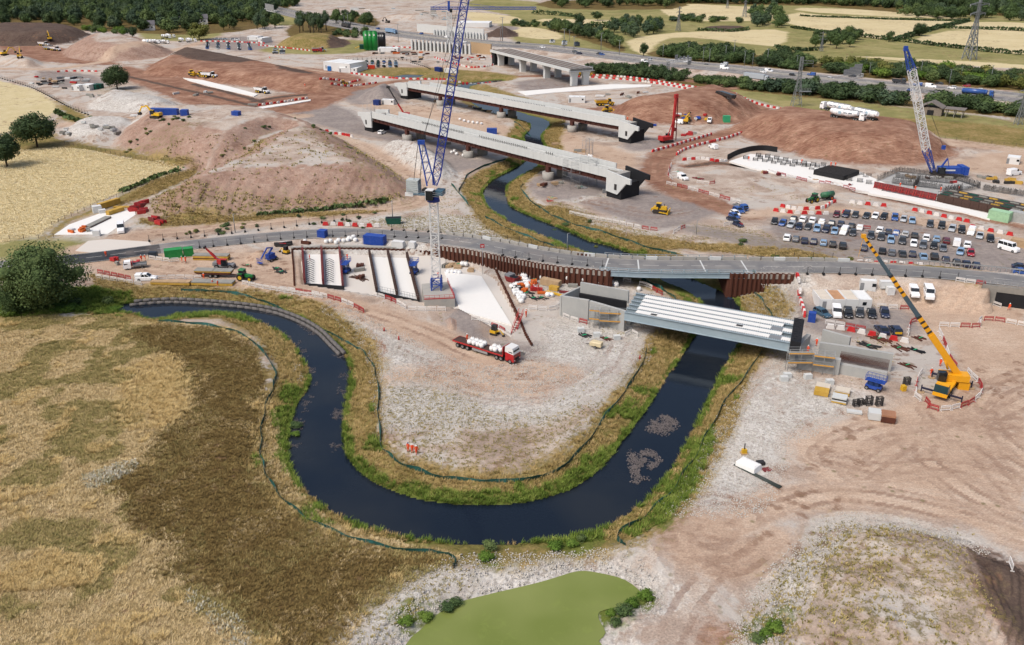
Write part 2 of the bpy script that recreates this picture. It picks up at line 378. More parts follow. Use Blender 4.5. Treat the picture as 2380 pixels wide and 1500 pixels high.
# ------------------------------------------------------------------ ground: one sheet to the horizon, surfaces as distance fields
P_,L_='p','l'
ZONES=dict(
gravel=[(P_,[(640,692),(740,704),(830,775),(866,830),(878,900),(892,985),(960,1003),(1050,985),(1150,995),(1300,965),(1390,925),(1470,862),(1505,800),(1480,750),(1400,760),(1290,745),(1245,812),(1160,856),(1050,835),(900,765),(760,702)]),
(P_,[(1810,840),(1725,920),(1665,1000),(1625,1085),(1560,1175),(1640,1195),(1760,1180),(1805,1105),(1835,1010),(1815,900)]),
(P_,[(1060,1300),(1150,1278),(1250,1290),(1400,1278),(1480,1310),(1530,1370),(1520,1420),(1480,1375),(1350,1325),(1250,1352),(1130,1380),(1000,1440),(940,1500),(790,1510),(880,1410)]),
(P_,[(1810,840),(1870,880),(2010,930),(1960,960),(1850,1020),(1790,980)]),(P_,[(1900,1225),(2000,1200),(2220,1245),(2280,1290),(2200,1275),(2000,1232)]),
(P_,[(1750,1400),(1880,1250),(1925,1225),(1950,1260),(1850,1400),(1800,1520),(1720,1520)]),(P_,[(1290,745),(1330,720),(1310,690),(1180,640),(1160,625),(1060,600),(1420,665),(1500,700),(1470,740)]),
(P_,[(1700,690),(1830,650),(1900,655),(1850,690),(1840,760),(1790,730)]),(P_,[(590,770),(700,810),(738,880),(725,905),(690,850),(640,800)]),
(P_,[(860,510),(1090,500),(1150,540),(1330,590),(1200,580),(1050,540),(900,525)]),(P_,[(690,575),(1040,570),(1060,590),(690,590)]),(P_,[(1240,430),(1290,405),(1380,425),(1420,460),(1300,470)]),
(P_,[(150,300),(240,285),(330,300),(300,320),(180,325)]),(P_,[(210,240),(290,218),(420,245),(330,262),(230,258)]),(P_,[(880,345),(930,336),(1000,350),(1060,390),(1062,418),(1010,425),(950,398)]),(P_,[(1740,360),(1860,372),(2050,420),(2380,490),(2380,520),(2060,455),(1800,400)])],
grey=[(P_,[(1790,505),(1850,492),(1960,490),(2120,510),(2280,535),(2390,570),(2390,650),(2200,618),(2000,600),(1800,560)]),(P_,[(1350,472),(1440,458),(1510,445),(1690,482),(1650,505),(1545,535),(1430,505)]),
(P_,[(1835,690),(1880,705),(2100,720),(2150,735),(2150,770),(1960,785),(1870,765),(1845,730)]),(P_,[(1580,520),(1720,540),(1960,585),(1990,605),(1850,600),(1680,560),(1590,540)]),
(P_,[(1225,420),(1290,400),(1410,435),(1380,460),(1270,465),(1230,445)]),(P_,[(1440,330),(1540,320),(1620,330),(1560,345),(1470,350)]),(P_,[(770,300),(900,290),(1100,370),(1180,370),(1060,400),(900,330)]),
(P_,[(680,262),(770,240),(850,280),(830,310),(720,285)]),(P_,[(490,92),(600,85),(640,105),(560,120),(470,105)]),(P_,[(780,205),(940,200),(940,240),(830,245)]),(P_,[(1030,740),(1090,700),(1150,790),(1260,800),(1250,825),(1150,840),(1060,780)]),
(P_,[(560,615),(580,585),(640,582),(645,605),(600,620)]),(P_,[(1200,190),(1340,180),(1350,200),(1230,215)]),(P_,[(85,165),(220,175),(240,205),(120,200)]),(P_,[(1130,60),(1200,62),(1200,70),(1140,70)])],
red=[(P_,[(1385,265),(1480,233),(1600,214),(1700,220),(1800,255),(1850,275),(1760,300),(1700,290),(1560,290),(1450,285)]),(P_,[(1690,300),(1760,280),(1820,268),(2000,288),(2210,325),(2225,352),(2190,376),(2040,386),(1880,368),(1740,325)]),
(L_,[(1860,262),(1770,290),(1700,310),(1640,325),(1565,345),(1528,378),(1522,408),(1560,438),(1650,472),(1740,500)],11),(L_,[(1380,255),(1500,240),(1700,205),(1560,185),(1400,178),(1200,178),(980,185),(860,200),(700,240),(560,265)],8),
(P_,[(300,155),(480,195),(640,240),(700,250),(560,275),(440,245),(330,200),(250,165)]),(P_,[(0,130),(40,108),(130,108),(280,150),(170,148),(60,140)]),(P_,[(0,85),(40,80),(60,100),(0,120)]),
(P_,[(330,170),(600,205),(740,222),(860,198),(800,168),(740,160),(600,150),(520,165),(400,140)]),(L_,[(850,196),(760,220),(640,250)],10),(P_,[(590,235),(700,215),(830,205),(780,240),(660,268)]),(P_,[(280,175),(420,195),(640,248),(540,252),(400,215)]),
(P_,[(1730,1180),(1780,1170),(1800,1190),(1740,1200)]),(P_,[(2240,1300),(2330,1300),(2400,1370),(2400,1540),(2330,1500),(2250,1370)]),(P_,[(1640,1470),(1680,1450),(1715,1465),(1700,1490),(1650,1490)]),(L_,[(1590,385),(1700,378),(1850,408),(1980,440),(2200,490),(2380,530)],4)],
tan=[(L_,[(190,580),(330,549),(520,528),(700,509),(850,491),(930,481),(990,462),(985,440),(940,408),(885,368),(835,337),(770,318)],9),(L_,[(230,605),(420,628),(600,657),(700,680),(800,706),(900,742),(1000,780),(1080,815),(1160,856),(1300,868)],9),
(P_,[(230,600),(440,585),(680,590),(690,665),(560,660),(300,650),(220,625)]),(L_,[(1740,500),(1900,485),(2050,500),(2200,525),(2390,570)],8),(P_,[(1480,360),(1370,330),(1300,300),(1250,330),(1380,390),(1470,400)]),(P_,[(830,245),(1000,250),(1200,300),(1180,330),(1000,290)]),
(L_,[(2200,330),(2390,350)],14),(P_,[(2190,380),(2390,345),(2390,400),(2240,400)]),(L_,[(0,160),(130,160),(260,140),(400,118),(480,95)],8),(L_,[(150,290),(300,275),(500,275),(700,270)],10),(P_,[(850,880),(1050,840),(1300,880),(1250,930),(1000,900)]),
(L_,[(2380,1250),(2200,1180),(2000,1150),(1800,1170),(1700,1230),(1600,1220),(1600,1280),(1700,1310),(1800,1250)],7),(P_,[(1840,1020),(2000,960),(2390,900),(2390,1240),(2200,1170),(1900,1130)]),(P_,[(2100,700),(2390,720),(2390,900),(2250,880),(2200,800)]),
(P_,[(830,160),(1000,155),(1100,150),(1150,185),(980,180)]),(P_,[(420,118),(470,121),(600,143),(770,168),(740,166),(600,146),(470,125)])],
crop=[(P_,[(-40,194),(45,199),(95,216),(128,238),(138,252),(120,268),(60,298),(-40,308)]),(P_,[(-40,356),(60,350),(130,344),(200,350),(290,368),(360,378),(420,389),(415,400),(330,430),(250,462),(180,490),(130,518),(95,546),(60,552),(-40,553)])],
straw=[(P_,[(1818,40),(1860,29),(1920,36),(2240,48),(2170,68),(2110,87),(2077,93),(2010,86),(1900,70),(1830,54)]),(P_,[(2115,97),(2205,72),(2390,74),(2390,127),(2250,113),(2150,102)]),(P_,[(2210,68),(2250,52),(2390,54),(2390,70)]),(P_,[(1455,97),(1560,77),(1800,69),(1830,85),(1800,108),(1660,92),(1560,88),(1520,108),(1500,130)]),
(P_,[(1195,62),(1290,72),(1300,92),(1200,85)]),(P_,[(1262,44),(1440,48),(1400,56),(1270,53)]),(P_,[(1540,10),(1700,14),(1800,22),(1800,45),(1650,50),(1560,40)]),(P_,[(1090,28),(1200,40),(1210,55),(1100,50)]),(P_,[(1860,18),(2060,26),(2250,46),(1900,30)]),(P_,[(1970,130),(2200,140),(2390,152),(2390,160),(2200,150)])],
pasture=[(P_,[(1965,107),(2010,90),(2080,98),(2250,119),(2390,142),(2390,152),(2200,138),(2050,128)]),(P_,[(1780,74),(1830,66),(1908,84),(1890,112),(1800,112)]),(P_,[(1480,170),(1700,190),(1900,225),(2200,260),(2390,290),(2390,345),(2200,325),(2050,292),(1870,262),(1720,225),(1600,195)]),
(P_,[(600,115),(760,90),(900,105),(820,125),(660,125)]),(P_,[(1200,20),(1560,0),(2390,-10),(2390,150),(1500,140),(1200,100)]),(P_,[(1100,0),(1250,5),(1250,40),(1100,20)]),(P_,[(560,20),(640,15),(760,50),(640,60)]),(P_,[(-40,558),(130,555),(220,562),(190,600),(-40,605)]),(P_,[(350,65),(520,70),(470,95),(330,90)])],
meadow=[(P_,[(-60,750),(150,738),(300,726),(345,742),(400,752),(520,762),(580,790),(600,830),(615,900),(640,960),(660,1050),(690,1120),(760,1190),(900,1240),(1050,1275),(1060,1300),(880,1410),(790,1520),(760,1600),(-60,1600)])],
brown=[(P_,[(-100,-15),(640,-15),(650,30),(620,62),(480,80),(330,78),(200,70),(-100,60)]),(P_,[(670,84),(760,90),(870,70),(870,40),(770,36),(680,58)]),(P_,[(1560,-15),(2500,-15),(2500,36),(2100,30),(1900,14),(1560,8)]),(P_,[(1275,2),(1570,2),(1560,22),(1280,20)]),(P_,[(1525,118),(1700,120),(1900,148),(2100,156),(2390,186),(2390,214),(2060,185),(1760,155),(1525,134)]),(P_,[(1372,160),(1600,182),(1800,202),(2100,232),(2390,262),(2390,277),(2100,247),(1780,217),(1372,174)]),(P_,[(1265,66),(1330,74),(1450,108),(1440,120),(1330,84)]),(P_,[(300,762),(400,758),(520,767),(590,802),(635,870),(615,960),(606,1040),(630,1125),(700,1195),(800,1245),(940,1280),(1040,1298),(980,1330),(900,1375),(800,1435),(750,1520),(640,1520),(560,1445),(480,1375),(420,1325),(350,1255),(285,1195),(255,1150),(262,1120),(330,1080),(342,1040),(362,1000),(430,970),(432,880),(390,830),(330,800)])],
topsoil_ditch_shade=[(P_,[(2245,1300),(2330,1295),(2400,1360),(2400,1580),(2340,1510),(2262,1390)]),(L_,[(270,172),(400,202),(540,234),(600,250)],3.5),(L_,[(450,196),(560,223),(625,242)],3),(L_,[(590,236),(650,226),(705,221)],4),(L_,[(1600,384),(1700,377),(1850,407),(1980,440),(2100,465)],2.5),(P_,[(395,130),(440,122),(520,135),(610,150),(560,168),(440,158)]),(P_,[(648,158),(700,162),(735,182),(722,196),(650,182)]),(P_,[(-40,105),(100,107),(165,101),(215,86),(180,72),(60,66),(-40,70)]),(P_,[(755,112),(800,110),(815,97),(780,90)]),(P_,[(1125,86),(1205,86),(1190,70),(1150,70)]),(P_,[(1640,62),(1720,60),(1730,70),(1650,72)]),  # narrow embankment lines here paint ditch shade; the outlines are dark soil
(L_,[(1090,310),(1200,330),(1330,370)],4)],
bank=[(P_,[(1555,758),(1625,772),(1600,832),(1540,930),(1480,1020),(1410,1095),(1320,1148),(1200,1175),(1250,1120),(1330,1075),(1390,1000),(1450,900),(1490,830),(1515,780)]),(P_,[(870,860),(880,960),(890,1050),(960,1085),(1080,1110),(1200,1110),(1300,1085),(1340,1040),(1370,1060),(1300,1110),(1150,1135),(950,1110),(860,1050)]),
(P_,[(1080,420),(1150,385),(1240,370),(1220,390),(1130,430),(1130,480),(1200,530),(1330,580),(1250,575),(1130,530),(1090,470)]),(P_,[(1260,480),(1330,490),(1400,530),(1560,560),(1700,570),(1840,580),(1980,608),(1850,605),(1600,580),(1440,585),(1330,545),(1240,510)]),
(P_,[(130,520),(200,490),(330,430),(420,400),(465,395),(400,435),(300,470),(180,510),(130,550),(100,556)]),(P_,[(130,235),(205,270),(180,285),(130,280),(60,310),(0,312),(0,355),(130,345),(250,360),(420,392),(440,385),(300,352),(150,325),(120,300),(145,265)]),(P_,[(1120,195),(1180,215),(1290,250),(1260,275),(1130,235)]),
(P_,[(1200,255),(1215,300),(1190,330),(1230,370),(1280,370),(1300,320),(1310,290),(1280,270)]),(P_,[(1690,645),(1760,660),(1830,700),(1830,740),(1740,720),(1690,680)]),(P_,[(1450,640),(1560,660),(1640,700),(1620,715),(1540,680),(1470,660)]),(P_,[(1690,800),(1770,810),(1720,900),(1640,990),(1580,1090),(1500,1180),(1400,1230),(1480,1150),(1590,1000),(1650,880)]),
(P_,[(2160,650),(2290,675),(2280,700),(2200,690),(2120,660)]),(P_,[(215,640),(300,660),(420,670),(400,690),(250,690)]),(P_,[(330,510),(600,500),(860,490),(860,495),(600,512),(380,528)]),(P_,[(820,160),(1000,158),(1200,175),(1150,190),(960,182),(840,172)]),(P_,[(640,110),(700,116),(760,112),(760,92),(680,90)]),(P_,[(1900,260),(2100,300),(2390,345),(2390,300),(2100,275)])],
green=[(P_,[(-40,700),(100,690),(220,680),(300,700),(305,725),(180,740),(-40,752)]),(P_,[(770,815),(800,832),(810,870),(800,930),(795,1000),(800,1055),(840,1090),(920,1130),(1040,1152),(1200,1150),(1310,1120),(1390,1060),(1440,1040),(1390,1110),(1300,1160),(1120,1187),(960,1172),(860,1135),(795,1070),(780,1000),(795,900)]),
(P_,[(1530,925),(1570,870),(1600,830),(1590,870),(1520,960),(1440,1060),(1440,1045)]),(P_,[(650,960),(690,960),(700,1030),(680,1100),(655,1030)]),(P_,[(400,725),(500,718),(600,740),(590,750),(500,740),(400,742)]),(P_,[(1120,1265),(1150,1262),(1150,1310),(1130,1325)]),(P_,[(1270,1255),(1370,1235),(1400,1260),(1330,1295),(1280,1280)]),
(P_,[(940,1440),(1010,1420),(1060,1405),(1050,1425),(990,1455),(950,1470)]),(P_,[(1390,1410),(1490,1395),(1510,1390),(1480,1440),(1400,1480),(1380,1440)]),
(P_,[(1330,558),(1380,572),(1340,570),(1290,548)]),(P_,[(1550,645),(1620,680),(1640,700),(1600,690),(1540,660)]),(P_,[(1640,665),(1690,690),(1710,720),(1720,710),(1690,670)]),(P_,[(1740,1490),(1800,1455),(1820,1490),(1780,1520)]),(P_,[(1540,1235),(1600,1150),(1660,1010),(1640,1010),(1590,1100),(1520,1200)])],
)
for z_,r_ in (('crop',(-600,194,-30,306)),('crop',(-600,356,-30,553)),('meadow',(-700,750,-40,1700)),('brown',(-700,-15,-80,62)),('pasture',(2370,-10,3000,345)),('straw',(2380,75,2900,125)),('pasture',(-600,558,-30,745))):
 a_,b_,c_,d_=r_;ZONES[z_].append((P_,[(a_,b_),((a_+c_)/2,b_),(c_,b_),(c_,(b_+d_)/2),(c_,d_),((a_+c_)/2,d_),(a_,d_),(a_,(b_+d_)/2)]))
ZONES['spoil']=[(P_,[(352,502),(430,514),(600,499),(780,489),(930,474),(985,452),(900,392),(810,340),(740,306),(690,300),(620,318),(540,355),(470,402),(400,440),(350,472)]),(P_,[(270,345),(300,352),(420,396),(480,400),(560,350),(600,318),(560,300),(420,305),(290,312)]),(P_,[(150,134),(250,147),(395,133),(400,118),(330,98),(210,95),(155,112)]),(P_,[(1680,365),(1740,345),(1880,372),(2040,388),(2200,380),(2100,392),(1900,385)]),(P_,[(840,790),(900,770),(960,800),(920,830),(860,830)]),(P_,[(1560,1200),(1640,1170),(1740,1190),(1720,1270),(1620,1310),(1560,1270)]),(P_,[(1030,735),(1060,730),(1150,790),(1130,810),(1050,780)]),(P_,[(960,940),(1040,930),(1080,970),(1010,1000),(950,980)])]
ZONES['scrub']=[(P_,[(470,388),(540,368),(600,330),(625,308),(610,345),(550,380),(480,400)],6),(P_,[(280,345),(300,318),(400,300),(490,300),(430,322),(330,345)],7),(P_,[(1590,520),(1700,530),(1900,565),(1990,592),(1850,585),(1650,548)]),(L_,[(700,292),(780,338),(855,388)],5,10),(L_,[(740,290),(830,345),(960,430)],2.5,8),(P_,[(880,900),(960,880),(1060,900),(1150,960),(1300,960),(1400,930),(1350,1040),(1250,1100),(1080,1108),(950,1085),(890,1030)]),(P_,[(350,470),(430,470),(520,485),(780,478),(930,465),(930,475),(600,502),(430,516),(350,505)]),(P_,[(1740,1420),(1850,1280),(1905,1225),(1990,1212),(2170,1245),(2250,1330),(2290,1540),(1720,1540)]),(P_,[(780,1500),(850,1430),(1000,1330),(1060,1300),(1120,1290),(1080,1370),(960,1440),(900,1520)]),(P_,[(640,690),(700,700),(830,780),(860,830),(820,830),(760,770),(680,720)]),(P_,[(240,470),(400,440),(480,402),(420,450),(350,490),(280,490)]),(P_,[(1480,1180),(1560,1150),(1620,1080),(1600,1180),(1500,1260),(1440,1280)]),(P_,[(1090,500),(1160,540),(1330,590),(1200,580),(1060,545),(900,528),(860,512)]),(P_,[(1270,470),(1340,480),(1420,515),(1540,545),(1700,555),(1560,560),(1380,530)]),(P_,[(210,205),(280,200),(330,212),(260,220)]),(P_,[(1700,1480),(1800,1440),(1830,1540),(1690,1540)]),(P_,[(2200,300),(2390,300),(2390,345),(2250,332)])]
ORDER=['pasture','straw','crop','meadow','brown','gravel','grey','red','topsoil_ditch_shade','tan','bank','green']
MARKS=[[(1650,1180),(1740,1200),(1720,1270),(1630,1290),(1590,1240),(1640,1200),(1690,1230)],[(2390,1130),(2200,1080),(2050,1090),(1930,1060)],[(2390,1210),(2260,1150),(2150,1060),(2190,1010),(2300,1040)],[(880,770),(1000,830),(1150,880),(1300,890),(1400,860),(1440,800)],[(1660,1330),(1600,1400),(1560,1480)],[(620,662),(760,694),(900,738),(1010,780),(1120,830),(1280,850)],[(1540,352),(1518,400),(1560,432),(1700,480)],[(2380,1250),(2150,1180),(1950,1150),(1780,1190),(1680,1240),(1590,1210),(1590,1290),(1700,1320),(1790,1260)],[(2380,1100),(2250,1000),(2300,900)],[(2380,1180),(2280,1060),(2180,960),(2230,960),(2350,1000)],
[(1560,1200),(1660,1160),(1750,1210),(1690,1280),(1590,1270),(1560,1230)],[(2000,1100),(2150,1010),(2390,980)],[(330,549),(520,528),(700,509),(850,491),(930,481),(980,462),(940,408),(885,368),(835,337)],[(330,620),(500,650),(640,640)],[(1010,870),(1150,920),(1330,900),(1400,850)],[(1000,840),(1130,890),(1300,880)],[(1380,470),(1500,500),(1600,490)],[(1650,1000),(1700,900),(1800,840)],
[(2390,930),(2200,1010),(2050,1000),(1950,1040)],[(2390,880),(2290,930),(2330,1020),(2390,1060)]]
US=np.concatenate([[-9,-4,-2,-1.3,-1.0],np.linspace(-.86,.86,620),[1.0,1.3,2,4,9]])
RS=np.concatenate([[-60,10,45,65],76*np.exp(np.linspace(0,math.log(1500/76),740)),[1700,2100,3000,5000,9000]])
UU,RR=np.meshgrid(US,RS);GX=(UU*np.maximum(RR,60)).ravel();GY=RR.ravel()
GH=height(GX,GY)
core=(np.abs(UU)<.87).ravel()&(RR>70).ravel()&(RR<1600).ravel()
GH=np.where(core,GH,np.minimum(GH,0.0)*0)
nv,nu=len(RS),len(US)
me=bpy.data.meshes.new('ground');me.vertices.add(nv*nu)
me.vertices.foreach_set('co',np.column_stack([GX,GY,GH]).astype(np.float32).ravel())
ii=(np.arange(nv-1)[:,None]*nu+np.arange(nu-1)[None]).ravel()
qd=np.column_stack([ii,ii+1,ii+nu+1,ii+nu]).astype(np.int32)
me.loops.add(qd.size);me.loops.foreach_set('vertex_index',qd.ravel());me.polygons.add(len(qd))
me.polygons.foreach_set('loop_start',np.arange(0,qd.size,4,dtype=np.int32));me.polygons.foreach_set('use_smooth',np.ones(len(qd),bool))
me.update(calc_edges=True)
ZF={}
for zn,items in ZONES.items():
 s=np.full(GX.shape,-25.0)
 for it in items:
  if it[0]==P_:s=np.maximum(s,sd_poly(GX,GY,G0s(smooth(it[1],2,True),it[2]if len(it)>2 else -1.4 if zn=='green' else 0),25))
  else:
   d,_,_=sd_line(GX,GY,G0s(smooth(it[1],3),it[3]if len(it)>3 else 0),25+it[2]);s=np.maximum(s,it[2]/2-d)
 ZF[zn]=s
driv=-sd_poly(GX,GY,RIVER,25)
ZF['bank']=np.maximum(ZF['bank'],7.5-driv);ZF['green']=np.maximum(ZF['green'],1.3-driv)
dpond=-sd_poly(GX,GY,POND,25);ZF['gravel']=np.maximum(ZF['gravel'],3.5-dpond)
mk=np.full(GX.shape,9.0)
for ln in MARKS:
 P=G0s(smooth(ln,4))
 for off in (-2.6,-.9,.9,2.6):
  d,t,s=sd_line(GX,GY,P,9);mk=np.minimum(mk,np.abs(d*np.where(s==0,1,s)-off))
ZF['marks']=mk
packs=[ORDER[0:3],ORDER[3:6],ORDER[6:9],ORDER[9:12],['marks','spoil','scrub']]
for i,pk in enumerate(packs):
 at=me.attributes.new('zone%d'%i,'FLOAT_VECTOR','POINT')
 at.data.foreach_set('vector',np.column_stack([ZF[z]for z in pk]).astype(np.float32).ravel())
gm=new_mat('ground_surfaces');k=NT(gm);geo=k.n('NewGeometry');pos=geo.outputs['Position']
sep={}
for i,pk in enumerate(packs):
 a=k.n('Attribute',_attribute_name='zone%d'%i);sx=k.n('SeparateXYZ',i0=a.outputs['Vector'])
 for j,z in enumerate(pk):sep[z]=sx.outputs[j]
nA=k.noise(.02,4,pos);nB=k.noise(.11,5,pos,.6);nC=k.noise(.7,4,pos,.6);nD=k.noise(3.2,3,pos,.65);nE=k.noise(.045,5,pos,.65,1.2)
edge=k.math('ADD',k.math('MULTIPLY',k.math('SUBTRACT',nC,.5),5.0),k.math('MULTIPLY',k.math('SUBTRACT',nB,.5),9.0))
stretch=k.n('Mapping',_vector_type='POINT');k.link(pos,stretch.inputs[0]);stretch.inputs['Rotation'].default_value=(0,0,.5);stretch.inputs['Scale'].default_value=(.35,2.2,1)
nS=k.noise(.8,3,stretch.outputs[0],.6)
vor=k.n('TexVoronoi',Scale=2.6);k.link(pos,vor.inputs['Vector']);vd=vor.outputs['Distance'];vc=k.n('SeparateColor',i0=vor.outputs['Color']).outputs[0]
vor2=k.n('TexVoronoi',Scale=.55);k.link(pos,vor2.inputs['Vector']);vd2=vor2.outputs['Distance'];vc2=k.n('SeparateColor',i0=vor2.outputs['Color']).outputs[0]
def lay(base,zone,col,amp=1.0,soft=.5,k_=None):
 f=k.rng(k.math('ADD',sep[zone],k.math('MULTIPLY',edge,amp)),-soft,soft,smooth=True)
 return k.mix(f,base,col)
def mot(stops,src,fine=.25):
 c=k.ramp(src,stops);f=k.rng(nD,.25,.75,1-fine,1+fine)
 cb=k.n('CombineXYZ',i0=f,i1=f,i2=f);return k.mix(1.0,c,cb.outputs[0],'MULTIPLY')
def mx(a,b,fa=.5):return k.math('ADD',k.math('MULTIPLY',a,fa),k.math('MULTIPLY',b,1-fa))
Q=.69
# sandy pink site ground: patches of stone, damp marl and dry crust
c=mot([(.32,srgb(156,136,122,Q)),(.45,srgb(190,171,156,Q)),(.55,srgb(216,202,188,Q)),(.68,srgb(178,163,152,Q))],mx(nB,nE),.35)
c=k.mix(k.math('MULTIPLY',k.rng(nE,.49,.57,smooth=True),.75),c,srgb(204,198,191,Q))
c=k.mix(k.math('MULTIPLY',k.rng(mx(nS,nB,.6),.55,.66),.35),c,srgb(168,132,112,Q))
lp=lay(c,'pasture',mot([(.3,srgb(112,118,66,Q)),(.5,srgb(158,152,100,Q)),(.7,srgb(186,172,124,Q))],mx(nB,nA)),.5,3)
c=lay(lp,'straw',mot([(.3,srgb(214,196,150,Q)),(.6,srgb(230,214,172,Q)),(.75,srgb(204,190,140,Q))],mx(nA,nB),.1),.3,1.5)
c=lay(c,'crop',mot([(.3,srgb(202,184,136,Q)),(.5,srgb(222,206,162,Q)),(.66,srgb(230,216,178,Q)),(.75,srgb(188,174,126,Q))],mx(nB,nS,.5),.3),.3,1)
c=lay(c,'meadow',mot([(.3,srgb(128,118,72,Q)),(.43,srgb(168,148,102,Q)),(.55,srgb(190,168,122,Q)),(.72,srgb(204,176,122,Q))],mx(nB,nC,.6),.35),.8,1.5)
c=lay(c,'brown',mot([(.3,srgb(92,80,46,Q)),(.5,srgb(116,98,60,Q)),(.62,srgb(134,120,74,Q)),(.75,srgb(164,150,112,Q))],mx(nC,nB,.6),.35),1.0,1.2)
gv=mot([(.3,srgb(178,168,160,Q)),(.45,srgb(210,205,198,Q)),(.6,srgb(228,224,218,Q))],mx(nB,nC),.3)
gv=k.mix(k.math('MULTIPLY',k.rng(vc,.72,.8),.5),gv,srgb(150,140,130,Q))
c=lay(c,'gravel',gv,1.3,2.5)
c=lay(c,'grey',mot([(.3,srgb(134,124,120,Q)),(.5,srgb(160,150,145,Q)),(.7,srgb(184,172,162,Q))],mx(nB,nC),.2),.8,2)
c=lay(c,'red',mot([(.3,srgb(108,70,56,Q)),(.44,srgb(144,104,86,Q)),(.56,srgb(176,138,116,Q)),(.7,srgb(204,172,150,Q))],mx(nB,nS),.25),1,2)
c_sp=lay(c,'spoil',mot([(.3,srgb(142,112,96,Q)),(.46,srgb(172,142,126,Q)),(.6,srgb(190,164,148,Q)),(.75,srgb(164,146,128,Q))],mx(nB,nC,.5),.35),.7,2.5)
nz_=k.n('SeparateXYZ',i0=geo.outputs['Normal']).outputs[2];c=k.mix(k.rng(nz_,.9985,.985),c,c_sp)
c=lay(c,'topsoil_ditch_shade',mot([(.35,srgb(84,68,62,Q)),(.6,srgb(112,96,86,Q))],mx(nB,nC),.3),.5,1)
c=lay(c,'tan',mot([(.3,srgb(176,148,128,Q)),(.48,srgb(204,178,156,Q)),(.62,srgb(220,198,178,Q)),(.75,srgb(188,168,152,Q))],mx(mx(nB,nE),nS,.75),.28),.7,2.2)
# tyre marks pressed into the dirt
tm=k.math('MULTIPLY',k.rng(k.math('ADD',sep['marks'],k.math('MULTIPLY',k.math('SUBTRACT',nC,.5),1.2)),.15,.75,1,0),k.rng(mx(nB,nC,.7),.42,.56))
c=k.mix(k.math('MULTIPLY',tm,.62),c,srgb(140,108,90,Q))
vs=k.n('TexVoronoi',Scale=.32,Randomness=1.0);k.link(k.n('Vector'+'Math',_operation='ADD',i0=pos,i1=k.n('CombineXYZ',i0=k.math('MULTIPLY',nC,2.0),i1=k.math('MULTIPLY',nB,3.0)).outputs[0]).outputs[0],vs.inputs['Vector'])
dm=k.math('MULTIPLY',k.math('MULTIPLY',k.rng(vs.outputs['Distance'],.42,.3),k.rng(k.noise(.03,3,pos),.5,.58)),k.rng(nC,.4,.55))
c=k.mix(k.math('MULTIPLY',dm,.7),c,srgb(140,108,88,Q))
sf=k.rng(k.math('ADD',sep['scrub'],edge),-3,3,smooth=True)
sk1=k.rng(mx(nC,nD,.55),.5,.58)
c=k.mix(k.math('MULTIPLY',k.math('MULTIPLY',sf,sk1),.8),c,mot([(.35,srgb(84,82,48,Q)),(.55,srgb(122,112,66,Q)),(.7,srgb(158,138,88,Q))],mx(nB,nC),.3))
# weeds, stones and dark clods strewn over bare ground
wd=k.math('MULTIPLY',k.rng(vd2,.28,.12),k.rng(vc2,.62,.72))
wd=k.math('MULTIPLY',wd,k.rng(nE,.5,.56))
c=k.mix(k.math('MULTIPLY',wd,.6),c,srgb(112,108,64,Q))
c=lay(c,'bank',mot([(.28,srgb(92,92,46,Q)),(.44,srgb(132,122,70,Q)),(.58,srgb(170,146,98,Q)),(.76,srgb(188,176,146,Q))],mx(nC,nB,.5),.35),.9,1.6)
c=lay(c,'green',mot([(.3,srgb(72,84,36,Q)),(.5,srgb(100,114,50,Q)),(.7,srgb(140,142,78,Q))],mx(nC,nB,.5),.35),.9,1.2)
k.link(c,k.b.inputs['Base Color']);k.b.inputs['Roughness'].default_value=.95;k.b.inputs['Specular IOR Level'].default_value=.1
hgt=k.math('ADD',k.math('MULTIPLY',nD,.16),k.math('ADD',k.math('MULTIPLY',nC,.5),k.math('MULTIPLY',k.rng(tm,0,1,0,-.4),.4)))
bp=k.n('Bump',Strength=.7,Distance=.6,Height=hgt);k.link(bp.outputs[0],k.b.inputs['Normal'])
me.materials.append(gm)
tag(obj('ground',me),'pinkish bare earth of the site with fields and verges round it',None,None,'structure')
# ------------------------------------------------------------------ water
def water_mat(name,col,rough,bump,deep=None):
 m=new_mat(name);k=NT(m);g=k.n('NewGeometry');p=g.outputs['Position']
 n1=k.noise(.35,3,p);n2=k.noise(2.2,2,p);n3=k.noise(.05,3,p)
 if deep:cc=k.mix(k.rng(n3,.4,.65),col,deep);k.link(k.mix(k.math('MULTIPLY',k.rng(k.noise(.4,5,p,.65,1.5),.55,.68),.35 if rough>.08 else 0),cc,tuple(x*1.35 for x in col)),k.b.inputs['Base Color'])
 else:k.b.inputs['Base Color'].default_value=(*col,1)
 k.b.inputs['Roughness'].default_value=rough;k.b.inputs['IOR'].default_value=1.333;k.b.inputs['Specular IOR Level'].default_value=.5
 b_=k.n('Bump',Strength=bump,Distance=.25,Height=k.math('ADD',n1,k.math('MULTIPLY',n2,.3)));k.link(b_.outputs[0],k.b.inputs['Normal'])
 return m
def sheet(name,pts,z,mat,**kw):
 bm=bmesh.new();vs=[bm.verts.new((p[0],p[1],z if len(p)<3 else p[2]))for p in pts]
 f=bm.faces.new(vs);bmesh.ops.triangulate(bm,faces=[f])
 bm.normal_update()
 if sum(q.normal.z*q.calc_area()for q in bm.faces)<0:bmesh.ops.reverse_faces(bm,faces=bm.faces[:])
 me_=bpy.data.meshes.new(name);bm.to_mesh(me_);bm.free();me_.materials.append(mat);return obj(name,me_,**kw)
